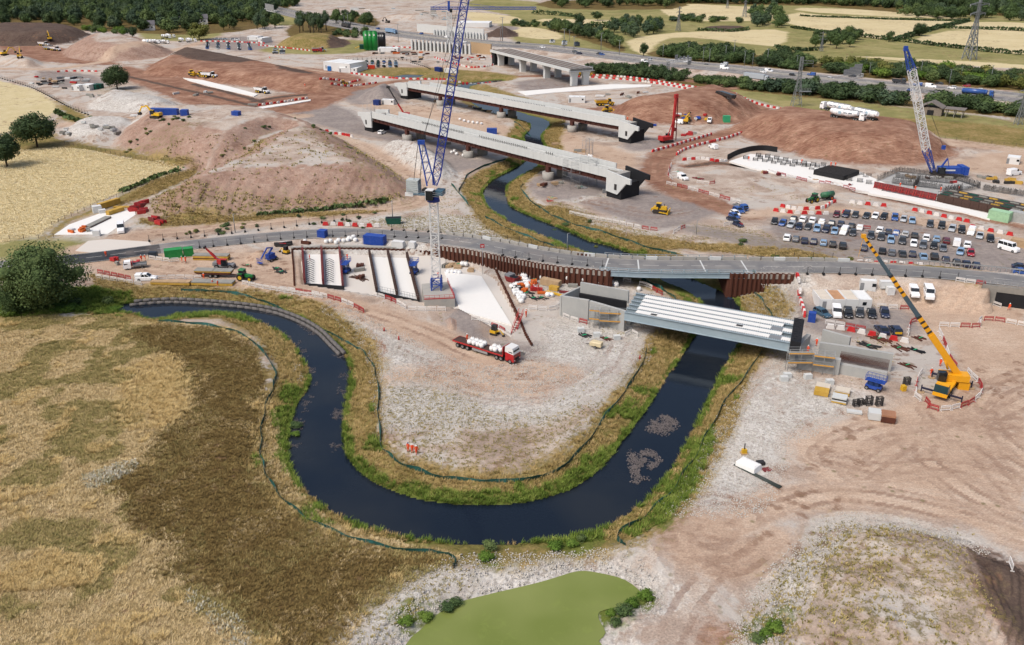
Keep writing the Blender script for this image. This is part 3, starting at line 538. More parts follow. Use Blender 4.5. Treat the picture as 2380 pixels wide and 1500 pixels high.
def fat(P,d):
 """outline grown by d so that the sheet runs under the bank"""
 P=np.asarray(P)[:,:2];A=np.sum(P[:,0]*np.roll(P[:,1],-1)-np.roll(P[:,0],-1)*P[:,1]);t=np.roll(P,-1,0)-np.roll(P,1,0)
 n=np.column_stack([t[:,1],-t[:,0]])*np.sign(A);n/=np.linalg.norm(n,axis=1)[:,None]+1e-9;return P+n*d
tag(sheet('river',fat(RIVER,1.3),WZ,water_mat('river_water',(.008,.013,.022),.06,.12,(.016,.02,.026))),'dark slow river winding through the site',None,None,'structure')
tag(sheet('pond',fat(POND,.4),PZ,water_mat('pond_water',srgb(116,128,64,.85),.1,.06,srgb(136,144,84,.85))),'opaque green settlement pond with gravel shore',None,None,'structure')
tag(sheet('pond',fat(POND2,.6),-1.0,MATS.setdefault('river_w2',bpy.data.materials['river_water'])),'small pale pool below the haul road',None,None,'structure')
# ------------------------------------------------------------------ roads
def ribbon(name,P,offs,mat,dz=0.0,closed_sides=0.0,**kw):
 """strip along a 3-D polyline between two sideways offsets"""
 mb=MB();mb.smooth=False;n=len(P);L=[];Rr=[]
 for i in range(n):
  t=P[min(i+1,n-1)][:2]-P[max(i-1,0)][:2];t=t/np.linalg.norm(t);nn=np.array([-t[1],t[0]])
  z=P[i][2]+dz if len(P[i])>2 else dz
  L.append((*(P[i][:2]+nn*offs[0]),z));Rr.append((*(P[i][:2]+nn*offs[1]),z))
 for i in range(n-1):mb.add([L[i],L[i+1],Rr[i+1],Rr[i]],[(3,2,1,0)]if offs[0]>offs[1]else [(0,1,2,3)])
 if closed_sides:
  for S,fl in ((L,0),(Rr,1)):
   for i in range(n-1):
    a,b=S[i],S[i+1];q=[a,b,(b[0],b[1],b[2]-closed_sides),(a[0],a[1],a[2]-closed_sides)]
    mb.add(q,[(0,1,2,3)]if fl else [(3,2,1,0)])
 return mb.build(name,mat,**kw)
def asphalt(name,a,b):
 m=new_mat(name);k=NT(m);g=k.n('NewGeometry');p=g.outputs['Position']
 n=k.noise(.25,4,p);f=k.noise(5,3,p);c=k.mix(k.rng(n,.35,.65),a,b)
 c=k.mix(k.math('MULTIPLY',k.rng(k.noise(.08,4,p),.55,.7),.35),c,(.33,.27,.23))
 k.link(c,k.b.inputs['Base Color']);k.b.inputs['Roughness'].default_value=.85;k.b.inputs['Specular IOR Level'].default_value=.25
 bp=k.n('Bump',Strength=.3,Distance=.03,Height=f);k.link(bp.outputs[0],k.b.inputs['Normal']);return m
asph=asphalt('asphalt_worn',srgb(118,118,120,.8),srgb(138,136,134,.8));asph2=asphalt('asphalt_motorway',srgb(120,118,118,.8),srgb(140,136,134,.8));asph3=asphalt('asphalt_fresh',srgb(48,52,58,.8),srgb(72,74,78,.8))
white_line=M('road_paint',srgb(214,212,206,.8),.7,var=.15,scale=2);kerbm=M('kerb_stone',srgb(168,164,156,.75),.85)
rd=ribbon('road',ROAD,(ROADW/2,-ROADW/2),asph);tag(rd,'two lane grey carriageway curving past the cofferdam and over the river',None,None,'structure')
pv=ribbon('road',ROAD[4:14],(ROADW/2-.1,-ROADW/2+.1),asph3,.006);tag(pv,'freshly laid dark asphalt beside the tree',None,None,'structure')
def dashes(name,P,off,wid,on,gap,mat,parent,dz=.012,skip=None):
 Q_=np.asarray(P,float);seg=np.linalg.norm(np.diff(Q_[:,:2],axis=0),axis=1);cum=np.concatenate([[0],np.cumsum(seg)])
 def at(s):
  v=[np.interp(s,cum,Q_[:,j])for j in range(Q_.shape[1])];e=.5
  a=np.array([np.interp(s+e,cum,Q_[:,j])-np.interp(s-e,cum,Q_[:,j])for j in (0,1)]);a/=np.linalg.norm(a)+1e-9
  z=v[2]if len(v)>2 else 0
  return np.array([v[0]-a[1]*off,v[1]+a[0]*off]),a,z
 mb=MB();s=1.0
 while s+on<cum[-1]-1:
  n=max(1,int(on/3))
  for j in range(n):
   p,a,z=at(s+on*j/n);q,b,z2=at(s+on*(j+1)/n)
   na=np.array([-a[1],a[0]])*wid/2;nb=np.array([-b[1],b[0]])*wid/2
   mb.add([(*(p-na),z+dz),(*(q-nb),z2+dz),(*(q+nb),z2+dz),(*(p+na),z+dz)],[(0,1,2,3)])
  s+=on+gap
 return mb.build(name,mat,parent)
dashes('centre_marking',ROAD,0,.14,4,2,white_line,rd);dashes('edge_marking',ROAD,ROADW/2-.35,.12,9,0.01,white_line,rd,.013);dashes('edge_marking',ROAD,-ROADW/2+.35,.12,9,0.01,white_line,rd,.013)
MW3=np.column_stack([MWAY,np.full(len(MWAY),1.5)])
mw=ribbon('motorway',MW3,(MWW/2,-MWW/2),asph2,.14,.4);tag(mw,'dual four lane motorway crossing behind the site',None,None,'structure')
for sg in (1,-1):
 for o_,on,gp in ((3.0,9,.01),(6.6,2.5,6),(10.2,2.5,6),(13.6,9,.01)):
  dashes('lane_marking',MW3,sg*o_,.5,on,gp,white_line,mw,.16)
concm=M('concrete',srgb(176,174,168,.78),.85,var=.14,scale=.8,bump=.01,dirt=.25)
ribbon('central_barrier',MW3,(.35,-.35),concm,1.05,.95,parent=mw)
# verges of the motorway
for sg in (1,-1):
 pass
# ------------------------------------------------------------------ materials shared by built things
rust=M('rusty_steel',srgb(92,52,38,.8),.85,var=.35,scale=.8,bump=.01);rust2=M('weathering_steel',srgb(84,46,38,.8),.75,var=.2,scale=.5)
conc_l=M('concrete_pale',srgb(208,211,210,.84),.8,var=.1,scale=.5,dirt=.08);conc_d=M('concrete_dark',srgb(142,140,134,.8),.85,var=.2,scale=.6,dirt=.2)
slab_w=M('blinding_concrete',srgb(236,235,231,.85),.8,var=.06,scale=.25,dirt=.12);black_wp=M('black_waterproofing',srgb(26,27,32,.8),.7,var=.3,scale=.6)
galv=M('galvanised_steel',srgb(168,170,172,.8),.5,.3,var=.15,scale=2);dark_st=M('dark_steel',srgb(52,50,50,.8),.6,var=.25);blue_st=M('blue_grey_steel',srgb(156,174,184,.84),.5,var=.12,scale=.4,dirt=.1)
red_p=M('red_paint',srgb(186,34,38,.8),.5,var=.2,dirt=.15);white_p=M('white_paint',srgb(232,233,232,.8),.45,var=.06,dirt=.12);blue_p=M('blue_paint',srgb(24,74,168,.8),.42,var=.12,dirt=.1)
navy_p=M('crane_blue',srgb(28,52,142,.8),.45,var=.12);yellow_p=M('yellow_paint',srgb(226,178,28,.8),.45,var=.15,dirt=.2);green_p=M('green_paint',srgb(22,150,72,.8),.45,var=.12,dirt=.1)
wood=M('timber',srgb(186,158,124,.8),.85,var=.25,scale=2);ply=M('plywood_yellow',srgb(206,164,58,.8),.7,var=.25,scale=1.2,dirt=.25);black_r=M('black_rubber',srgb(30,30,32,.8),.9,var=.3);orange_p=M('orange_paint',srgb(214,104,36,.8),.6,var=.2)
glass_m=M('dark_glass',(.012,.016,.02),.08,var=.1,spec=.6);red_st=M('formwork_red',srgb(122,34,40,.8),.6,var=.3,dirt=.2);brown_st=M('formwork_brown',srgb(78,56,48,.8),.7,var=.3)
hiviz=M('orange_workwear',srgb(244,88,40,.85),.8,var=.12,scale=4);skin_m=M('skin',srgb(206,160,134,.8),.6,var=.05);helmet_m=M('white_helmet',srgb(240,240,238,.85),.3,var=.03)
paint=M_obj('car_paint',.22,.6,.12);paint_d=M_obj('matt_paint',.5,.4,.22)
mesh_g=M('green_sheeting',srgb(18,74,66,.8),.7,var=.3,scale=1)
grey_p=M('grey_paint',srgb(134,138,142,.8),.5,var=.1,dirt=.2);teal_p=M('teal_sheeting',srgb(40,98,94,.8),.6,var=.3)
ROUGH={}
def frame(A,B):
 """position and heading of a local frame with its x axis from A to B"""
 return Vector((A[0],A[1],0)),heading(A,B),math.hypot(B[0]-A[0],B[1]-A[1])
def pxz(pts,z):return [GZ(a,b,z)for a,b in pts]
# ------------------------------------------------------------------ two long river viaducts on steel girders
def viaduct(A,B,wdt,lab,zb=4.7,zg=6.4,zp=9.1,piers=(),side=1):
 o,rz,L=frame(A,B);t=thing('viaduct',lab,'viaduct',(o.x,o.y,0),rz,'river viaducts')
 for y in (.7,wdt-.7):
  m=MB();m.box((L/2,y,zb+.06),(L,.9,.12));m.box((L/2,y,(zb+zg)/2),(L-.02,.16,zg-zb-.2));m.box((L/2,y,zg-.06),(L,.9,.12))
  for i in range(int(L/3)):m.box((1.5+i*3,y,(zb+zg)/2),(.08,.7,zg-zb-.25))
  g=m.build('girder',rust2,t)
 m=MB();m.box((L/2,wdt/2,zg+.2),(L,wdt-.5,.4));dk=m.build('deck',conc_d,t)
 np_=int(L/3.9);pl=L/np_
 m=MB();m.prism([(.03,zg-.1),(pl-.03,zg-.1),(pl-.03,zp),(.03,zp)],-.18,.18)
 me1=m.mesh('parapet_panel',conc_l)
 for i in range(np_):
  for y in (0,wdt):
   if i in (0,1,np_-1)and y:continue
   o_=obj('parapet_panel',me1,t,loc=(i*pl,y,random.uniform(-.03,.03)))
 # upstand kerbs and rebar on the deck
 m=MB();m.box((L/2,1.0,zg+.75),(L,.5,.7));m.box((L/2,wdt-1.0,zg+.75),(L,.5,.7));m.build('upstand',conc_l,t)
 m=MB()
 for i in range(int(L*.55)):
  x=L*.2+i*1.05
  if (i//9)%4==3:continue
  m.bar((x,wdt-1.9,zg+.4),(x,wdt-1.9,zg+1.5),.12);m.bar((x,wdt-1.9,zg+1.5),(x+.3,wdt-2.6,zg+1.2),.12)
 m.build('starter_bars',dark_st,t,kind='stuff')
 for u,kz in piers:
  for y in (.7,wdt-.7):
   m=MB();m.cyl((u,y,kz-.8),(u,y,2.7),2.0,10,2.2);p=m.build('pier',conc_d if y>1 else concm,t)
   m=MB();m.box((u,y,3.7),(1.6,1.3,2.0));m.build('bearing_stool',rust2,p)
 # abutments with splayed wing walls at both ends
 for end,s_ in ((L,1),(0,-1)):
  for y,mt in ((-.35,conc_l),(wdt+.35,black_wp)):
   m=MB();q=[(0,zp-.2),(10.5,zp-1.5),(10.5,zp-3.2),(8.6,zp-3.2),(5.0,1.6),(0,2.0)]
   q=[(end+s_*a,b)for a,b in q];m.prism(q if s_<0 else q[::-1],y-.35,y+.35);wg=m.build('wing_wall',conc_l if y<1 or s_<0 else black_wp,t)
   if y<1:
    m=MB();m.box((end+s_*4.2,y-.36,4.0),(1.1,.06,2.0));m.build('recess',dark_st,wg)
  m=MB();m.box((end+s_*3.2,wdt/2,2.2),(6.4,wdt+.5,5.6));m.build('abutment',black_wp,t)
  m=MB();m.box((end+s_*1.2,wdt/2,zg-.2),(2.4,wdt+.2,2.4));m.build('end_block',concm,t)
 return t
V1A,V1B=GZ(866,283,4.7),GZ(1412,424,4.7)
V2A,V2B=GZ(948,211,4.7),GZ(1440,303,4.7)
def along(A,B,p):d=(B-A);d.z=0;L=d.length;d/=L;return (Vector((p[0],p[1],0))-Vector((A[0],A[1],0))).dot(d)
viaduct(V1A,V1B,8.6,'pale viaduct deck over the river with scaffold tower near its end',piers=[(along(V1A,V1B,GZ(953,327,0)),0),(along(V1A,V1B,GZ(1107,363,0)),0),(along(V1A,V1B,GZ(1282,415,0)),0)])
viaduct(V2A,V2B,8.6,'pale viaduct deck behind, its far end beside the grey stone heap',piers=[(along(V2A,V2B,G0(1030,245)),0),(along(V2A,V2B,G0(1175,272)),0),(along(V2A,V2B,G0(1335,305)),0)])
# ------------------------------------------------------------------ sheet piled walls, one part per pile
def pile_mesh(w=1.2,d=.42,h=1.0,t=.05):
 pr=[(0,0),(w*.18,0),(w*.32,d),(w*.68,d),(w*.82,0),(w,0)]
 m=MB()
 for z in ():pass
 a=[(x,y,0)for x,y in pr]+[(x,y,h)for x,y in pr]+[(x,y-t,0)for x,y in pr]+[(x,y-t,h)for x,y in pr];n=len(pr)
 fs=[]
 for i in range(n-1):
  fs+=[(i+1,i,i+n,i+1+n),(2*n+i,2*n+i+1,3*n+i+1,3*n+i),(n+i,3*n+i,3*n+i+1,n+i+1)]
 fs+=[(0,2*n,3*n,n),(n-1,2*n-1,4*n-1,3*n-1)]
 m.add(a,fs);return m.mesh('sheet_pile',rust)
PILE=pile_mesh()
def pile_wall(pts,lab,zt=None,zb=None,flip=False,w=1.2,name='sheet_pile_wall'):
 """pts: points with z as the wall top; bottom below ground"""
 t=thing(name,lab,'retaining wall',(pts[0][0],pts[0][1],0));o=Vector((pts[0][0],pts[0][1],0));c=0
 for a,b in zip(pts[:-1],pts[1:]):
  L=math.hypot(b[0]-a[0],b[1]-a[1]);n=max(1,round(L/w));rz=heading(a,b)
  for i in range(n):
   f=i/n;p=Vector((a[0]+(b[0]-a[0])*f,a[1]+(b[1]-a[1])*f,0));top=a[2]+(b[2]-a[2])*f+random.uniform(-.08,.08)
   bot=zb if zb is not None else -1.6
   obj('sheet_pile',PILE,t,loc=(p.x-o.x,p.y-o.y,bot),rz=rz,scale=(L/n/w,(-1 if flip else 1)*(1 if c%2 else 1),top-bot));c+=1
 return t
apron_v=M('verge_stone',srgb(176,166,156,.78),.9,var=.2,scale=1)
def seg_pts(off,t0,t1,n,dz):
 out=[]
 for t in np.linspace(t0,t1,n):
  i=min(int(t),len(ROAD)-2);f=t-i;p=ROAD[i]*(1-f)+ROAD[i+1]*f;tt=ROAD[i+1][:2]-ROAD[i][:2];tt=tt/np.linalg.norm(tt)
  out.append(Vector((p[0]-tt[1]*off,p[1]+tt[0]*off,p[2]+dz)))
 return out
def road_side(off,i0,i1,dz=0.0):
 out=[]
 for i in range(i0,i1+1):
  i=min(i,len(ROAD)-2);tt=ROAD[i+1][:2]-ROAD[i-1][:2];tt=tt/np.linalg.norm(tt)
  out.append(Vector((ROAD[i][0]-tt[1]*off,ROAD[i][1]+tt[0]*off,ROAD[i][2]+dz)))
 return out
pile_wall(road_side(-ROADW/2-1.35,int(T_PILE0),int(T_SPAN0)+1,.25),'long rusty sheet pile wall holding up the road beside the white slab',flip=True)
pile_wall(road_side(-ROADW/2-1.35,int(T_SPAN1)-1,int(T_PILE1)+1,.25),'short rusty sheet pile wall at the end of the blue grey road bridge',flip=True)
vg=ribbon('verge',np.array([tuple(v)for v in seg_pts(0,T_PILE0-.5,T_SPAN0+.5,30,0)]),(-ROADW/2+.02,-ROADW/2-1.5),apron_v,-.03,1.2);tag(vg,'stony verge behind the sheet piles',None,None,'structure')
vg=ribbon('verge',np.array([tuple(v)for v in seg_pts(0,T_SPAN1-.5,T_PILE1+.5,8,0)]),(-ROADW/2+.02,-ROADW/2-1.5),apron_v,-.03,1.2);tag(vg,'stony verge behind the sheet piles',None,None,'structure')
# return walls under the bridge ends
for ti,lab in ((int(T_SPAN0)+1,'rusty sheet pile return wall under the road bridge, bag laydown side'),(int(T_SPAN1)-1,'rusty sheet pile return wall under the road bridge, cabin side')):
 a,b=road_side(-ROADW/2-1.3,ti,ti)[0],road_side(ROADW/2+1.6,ti,ti)[0];a.z-=.9;b.z-=.9
 pile_wall([a,b],lab,zb=-2.4,flip=(ti<60))
pile_wall([GZ(1745,597,5.0),GZ(1790,598,5.0)],'short rusty sheet pile end behind the concrete barrier, car park side')
pile_wall([GZ(1342,588,5.0),GZ(1372,591,5.0)],'short rusty sheet pile end behind the concrete barrier, river side')
pile_wall(pxz([(680,578),(760,576),(860,577),(950,580),(1004,585)],.5),'rusty sheet pile wall along the back of the cofferdam',zb=-3)
pile_wall(pxz([(686,662),(684,620),(680,578)],.5),'rusty sheet pile side wall of the cofferdam by the tractor',zb=-3)
pile_wall(pxz([(1151,625),(1168,660),(1190,705),(1207,742),(1220,775),(1235,800)],.7),'rusty zigzag sheet pile wall beside the wide white slab',zb=-3)
# capping strip behind the cofferdam
m=MB();m.slab([p for p in pxz([(676,578),(760,575),(860,576),(950,579),(1004,584)],.3)]+[p for p in pxz([(1004,581),(950,576),(860,573),(760,572),(676,575)],.3)],-.4,.62);m.build('capping_beam',concm,label='narrow concrete capping beam behind the cofferdam piles',cat='beam')
# ------------------------------------------------------------------ road bridge: deck, steel edge girders, railings
rb=thing('road_bridge','blue grey steel road bridge carrying the carriageway over the river','bridge',tuple(Vector(ROAD[int((T_SPAN0+T_SPAN1)/2)])-Vector((0,0,4.4))))
ro=rb.location.copy()
def rel(ps):return [p-ro for p in ps]
m=MB();a=rel(seg_pts(ROADW/2+1.2,T_SPAN0-.5,T_SPAN1+.5,14,-.15));b=rel(seg_pts(-ROADW/2-1.0,T_SPAN0-.5,T_SPAN1+.5,14,-.15))
for i in range(13):
 m.add([a[i],a[i+1],b[i+1],b[i],*[v-Vector((0,0,.6))for v in (a[i],a[i+1],b[i+1],b[i])]],[(3,2,1,0),(4,5,6,7),(0,1,5,4),(2,3,7,6)])
m.build('deck',conc_d,rb)
for off in (-ROADW/2-1.1,ROADW/2+1.3):
 e=rel(seg_pts(off,T_SPAN0-.2,T_SPAN1+.2,15,0));m=MB()
 for p,q in zip(e[:-1],e[1:]):
  m.bar(p+Vector((0,0,-.55)),q+Vector((0,0,-.55)),.12,1.15);m.bar(p+Vector((0,0,.05)),q+Vector((0,0,.05)),.45,.12);m.bar(p+Vector((0,0,-1.15)),q+Vector((0,0,-1.15)),.5,.14)
 gd=m.build('edge_girder',blue_st,rb)
 for i,p in enumerate(e):
  m=MB();m.bar(p+Vector((0,0,-1.0)),p+Vector((0,0,.95)),.22);m.build('rail_post',blue_st,rb)
 m=MB()
 for p,q in zip(e[:-1],e[1:]):
  for z in (.45,.9):m.bar(p+Vector((0,0,z)),q+Vector((0,0,z)),.09,.14)
 m.build('handrail',blue_st if off<0 else galv,rb)
for f in (.02,.28,.72,.98):
 i=T_SPAN0+(T_SPAN1-T_SPAN0)*f;p,q=rel(seg_pts(ROADW/2-.2,i,i+.1,2,.014))[0],rel(seg_pts(-ROADW/2+.2,i,i+.1,2,.014))[0]
 m=MB();m.bar(p,q,.35,.016);m.build('deck_joint',conc_l,rb)
# concrete barrier blocks, north edge
bl=MB();bl.prism([(-1.45,0),(1.45,0),(1.45,.8),(-1.45,.8)],-.25,.25);BLOCKME=bl.mesh('concrete_barrier',concm)
bl=MB();bl.prism([(-1.45,0),(1.45,0),(1.45,.8),(-1.45,.8)],-.25,.25);BLOCKW=bl.mesh('concrete_barrier',conc_l)
tt=9.2*4;off=ROADW/2+.35
P_b=seg_pts(off,9.3*4,19.2*4,300,0);acc=0;last=P_b[0];c=0
for p,q in zip(P_b[:-1],P_b[1:]):
 acc+=(q-p).length
 if acc>3.0:
  acc=0;c+=1;wh=(c*7)%5==0
  obj('concrete_barrier',BLOCKW if wh else BLOCKME,None,loc=p+Vector((0,0,-.02)),rz=heading(p,q)+random.uniform(-.02,.02),label='%s concrete barrier block in the line along the carriageway'%('whitish' if wh else 'grey weathered'),cat='barrier',group='concrete barriers along the carriageway')
# ------------------------------------------------------------------ new beam bridge in front: girders with white deck panels, box abutments
DZ=5.2
BSW,BSE,BNW,BNE=GZ(1452,724,DZ),GZ(1843,797,DZ),GZ(1478,681,DZ),GZ(1880,760,DZ)
o,rz,BL=frame(BSW,BSE);BW=abs((BNW-BSW).cross((BSE-BSW).normalized()).z)
sk=(BNW-BSW).dot((BSE-BSW).normalized())         # skew of the ends
nb=thing('beam_bridge','new bridge of pale blue steel girders with white deck panels','bridge',(o.x,o.y,0),rz)
NG=6
for i in range(NG):
 y=BW*i/(NG-1);x0=sk*i/(NG-1);m=MB()
 m.box((x0+BL/2,y,DZ-1.0),(BL,.12 if i else .2,1.9));m.box((x0+BL/2,y,DZ-1.93),(BL,.7,.1));m.box((x0+BL/2,y,DZ-.05),(BL,.7,.1))
 g=m.build('girder',blue_st,nb);m=MB()
 for j in range(int(BL/.45)):
  for s_ in (-.12,.12):m.box((x0+.3+j*.45,y+s_,DZ+.09),(.12,.1,.18))
 m.build('shear_studs',grey_p,g)
me_p={}
for i in range(NG-1):
 y0=BW*i/(NG-1)+.3;y1=BW*(i+1)/(NG-1)-.3;x0=sk*(i+.5)/(NG-1);n=15;pl=BL/n
 if 'p' not in me_p:
  m=MB();m.box((pl/2,(y1-y0)/2,.03),(pl-.03,y1-y0,.06));me_p['p']=m.mesh('deck_panel',slab_w)
  m=MB();m.box((pl/2,(y1-y0)/2,.02),(pl-.03,y1-y0,.04));me_p['g']=m.mesh('deck_panel',grey_p)
 for j in range(n):
  if j==0 or (j==n-1 and i%2):continue
  gr=(i,j)in ((0,13),(2,13),(3,14),(1,14))
  obj('deck_panel',me_p['g' if gr else 'p'],nb,loc=(x0+j*pl,y0,DZ-.02+random.uniform(-.012,.012)))
for x,y in ((.12,.35),(.62,2.9)):
 m=MB();m.box((BL*x+2,y+.6,DZ+.1),(1.3,.8,.05));m.build('hatch',dark_st,nb)
m=MB();m.box((BL+sk*.5-.4,BW/2,DZ-.45),(2.4,BW+.5,1.9));dp=m.build('end_diaphragm',black_wp,nb);dp.rotation_euler=(0,0,0)
m=MB();m.slab([(BL-.5,-.4),(BL+1.6,-.4),(BL+sk+1.6,BW+.4),(BL+sk-.5,BW+.4)],DZ-1.9,DZ+.55);dp.data=m.mesh('end_diaphragm',black_wp)
m=MB()
for i in range(14):m.bar((BL-.3+sk*i/13,BW*i/13,DZ+.55),(BL+1.3+sk*i/13,BW*i/13,DZ+1.25),.07)
m.build('starter_bars',dark_st,nb)
def wall(pts,zb,th,name,mat,parent=None,org=None,**kw):
 """vertical wall along pts (their z = top) with thickness to the north side"""
 m=MB()
 for a,b in zip(pts[:-1],pts[1:]):
  d=Vector((b[0]-a[0],b[1]-a[1],0)).normalized();n=Vector((-d.y,d.x,0))*th;e=d*.003
  A,B=Vector(a),Vector(b)
  vs=[(A.x,A.y,zb),(B.x,B.y,zb),(B.x+n.x,B.y+n.y,zb),(A.x+n.x,A.y+n.y,zb),(A.x,A.y,A.z),(B.x,B.y,B.z),(B.x+n.x,B.y+n.y,B.z),(A.x+n.x,A.y+n.y,A.z)]
  if org is not None:vs=[tuple(Vector(v)-Vector(org))for v in vs]
  m.add(vs,[(3,2,1,0),(4,5,6,7),(0,1,5,4),(1,2,6,5),(2,3,7,6),(3,0,4,7)])
 return m.build(name,mat,parent,**kw)
formed=M('formed_concrete',srgb(178,180,178,.8),.8,var=.12,scale=.35,dirt=.15)
oA=GZ(1380,735,0);ab=thing('abutment','grey concrete box abutment with scaffold on the bag laydown side','abutment',oA);oA0=Vector((oA.x,oA.y,0))
W_=lambda ps,zt:pxz(ps,zt)
wall(W_([(1306,689),(1368,699)],5.1),-.6,.7,'wing_wall',formed,ab,oA0)
wall(W_([(1369,700),(1452,724)],4.9),-.6,.7,'wing_wall',formed,ab,oA0)
wall(W_([(1349,657),(1461,677)],6.6),3.6,.6,'wing_wall',formed,ab,oA0)
wall([v-Vector((0,.18,0))for v in W_([(1346,682),(1455,701)],4.4)],-.6,.6,'waterproofed_wall',black_wp,ab,oA0)
wall(W_([(1305,689),(1349,668)],5.0)[::1],-.6,.5,'back_wall',formed,ab,oA0)
wall(W_([(1454,727),(1482,684)],3.0),-1.2,-1.2,'bearing_shelf',formed,ab,oA0)
oB=GZ(1960,880,0);ab2=thing('abutment','grey concrete abutment with rust coloured starter bars by the yellow crane','abutment',oB);oB0=Vector((oB.x,oB.y,0))
wall(W_([(1912,767),(1976,785)],4.4),-.6,.7,'wing_wall',formed,ab2,oB0)
wall(W_([(1905,797),(1968,806)],3.9),-.6,.7,'wing_wall',formed,ab2,oB0)
wall(W_([(1969,806),(2077,824)],3.9),-.6,.8,'wing_wall',formed,ab2,oB0)
wall(W_([(1947,846),(2062,868)],2.2),-.6,2.6,'wing_wall',formed,ab2,oB0)
wall(W_([(1856,822),(1954,838)],3.4),-.6,1.2,'wing_wall',formed,ab2,oB0)
wall(W_([(1850,812),(1885,778)],3.0),-1.2,.9,'bearing_shelf',formed,ab2,oB0)
m=MB();a,b=GZ(1950,843,2.2)-oB0,GZ(2062,864,2.2)-oB0
for r in range(4):
 nn=Vector((-(b-a).y,(b-a).x,0)).normalized()*(.3+r*.55)
 for i in range(46):
  p=a.lerp(b,i/45)+nn;m.bar(p,p+Vector((0,0,1.4+(r%2)*.3)),.06)
 m.bar(a+nn+Vector((0,0,.8)),b+nn+Vector((0,0,.8)),.06)
m.build('starter_bars',M('rusty_rebar',srgb(88,46,36,.8),.9,var=.3),ab2)
# ------------------------------------------------------------------ white slabs, crane block and formwork in the cofferdam
def flat(name,pxs,z,zt,mat,lab,cat='slab',**kw):
 m=MB();m.slab(pxz(pxs,zt),z,zt);return m.build(name,mat,label=lab,cat=cat,**kw)
apron=M('working_platform',srgb(218,212,204,.82),.9,var=.1,scale=.6,dirt=.25)
flat('blinding_apron',[(1030,626),(1060,620),(1150,629),(1215,745),(1224,790),(1176,787),(1112,770),(1062,752),(1068,724),(1040,700)],-1.5,-.62,apron,'off white stone apron round the wide white slab')
flat('concrete_slab',[(1032,631),(1119,642),(1189,755),(1070,723)],-1.5,-.3,slab_w,'wide clean white concrete slab beside the tower crane')
flat('blinding_apron',[(690,586),(1035,588),(1036,650),(1060,720),(1000,716),(880,694),(690,662)],-1.6,-.75,apron,'off white stone floor of the cofferdam')
m=MB();cb=pxz([(986,697),(1057,694),(1040,655),(980,660)],1.6);m.slab(cb,-1.2,1.6);ct=m.build('crane_base',concm,label='grey concrete block under the tower crane',cat='concrete block')
for a,b in ((0,1),(1,2)):
 m=MB();p,q=cb[a],cb[b]
 for i in range(7):
  v=p.lerp(q,i/6);m.bar((v.x,v.y,1.6),(v.x,v.y,2.6),.06)
 for z in (2.1,2.6):m.bar((p.x,p.y,z),(q.x,q.y,z),.06)
 m.bar((p.x,p.y,1.75),(q.x,q.y,1.75),.06,.25);m.build('guard_rail',red_p,ct)
def form_wall(p,q,h,mat,parent,org,z0=-.75,w=.5,rails=True):
 a,b=Vector((p[0],p[1],0))-org,Vector((q[0],q[1],0))-org;m=MB();n=max(2,int((b-a).length/1.3))
 m.bar(a+Vector((0,0,z0+h/2)),b+Vector((0,0,z0+h/2)),w*.5,h)
 o_=m.build('formwork_panel',mat,parent);m=MB();d=(b-a).normalized();nn=Vector((-d.y,d.x,0))
 for i in range(n+1):
  c_=a.lerp(b,i/n)
  for s_ in (-1,1):m.bar(c_+nn*(s_*w*.45)+Vector((0,0,z0)),c_+nn*(s_*w*.45)+Vector((0,0,z0+h+(.5 if rails else .1))),.1)
  if rails:m.bar(c_+nn*w*.45+Vector((0,0,z0+h+.5)),c_-nn*w*.45+Vector((0,0,z0+h+.5)),.08)
 for s_ in (-1,1):
  for z in (.3,.6,.9):m.bar(a+nn*(s_*w*.48)+Vector((0,0,z0+h*z)),b+nn*(s_*w*.48)+Vector((0,0,z0+h*z)),.1)
 m.build('walers',mat,o_);return o_
def bay(walls,lab,mat,floor,h,front):
 org=GZ(*walls[0][1],-.75);org.z=0;t=thing('formwork_bay',lab,'formwork',org)
 for a,b in walls:form_wall(GZ(*a,-.75),GZ(*b,-.75),h,mat,t,org)
 m=MB();fl=[v-org for v in pxz(floor,-.45)];m.slab(fl,-.7,-.45);m.build('floor_slab',slab_w,t)
 m=MB();a,b=GZ(*front[0],-.6)-org,GZ(*front[1],-.6)-org;m.bar(a+Vector((0,0,.4)),b+Vector((0,0,.4)),.4,.9);m.build('edge_form',black_wp,t);return t,org
bA,oa=bay([((704,590),(709,664)),((748,589),(752,667)),((790,589),(797,669))],'formwork bay with three dark red walls and zigzag rebar on white floor',red_st,[(700,592),(790,591),(797,667),(708,662)],1.9,((709,666),(800,673)))
bB,ob=bay([((859,594),(876,682)),((902,594),(923,690)),((946,599),(973,705))],'formwork bay with three brown walls and clean white floor',brown_st,[(855,597),(946,600),(973,702),(876,679)],1.6,((876,684),(974,706)))
m=MB()
for (x0,x1)in ((712,745),(757,790)):
 for r in range(11):
  y=610+r*5;a,b,c_=GZ(x0,y,-.4)-oa,GZ((x0+x1)/2-8,y-4,-.4)-oa,GZ(x1-14,y+1,-.4)-oa
  for p in (a,b,c_):p.z+=.6
  m.bar(a,b,.1);m.bar(b,c_,.1);m.bar(a,a+Vector((0,0,-.9)),.08)
m.build('rebar_ties',dark_st,bA)
m=MB()
for i in range(16):
 f=i/15;a=GZ(876+f*96,676+f*21,-.4)-ob;m.bar(a,a+Vector((0,0,1.3)),.06)
a,b=GZ(876,676,-.4)-ob,GZ(972,697,-.4)-ob
for z in (.7,1.3):m.bar(a+Vector((0,0,z)),b+Vector((0,0,z)),.06)
m.build('guard_rail',galv,bB)
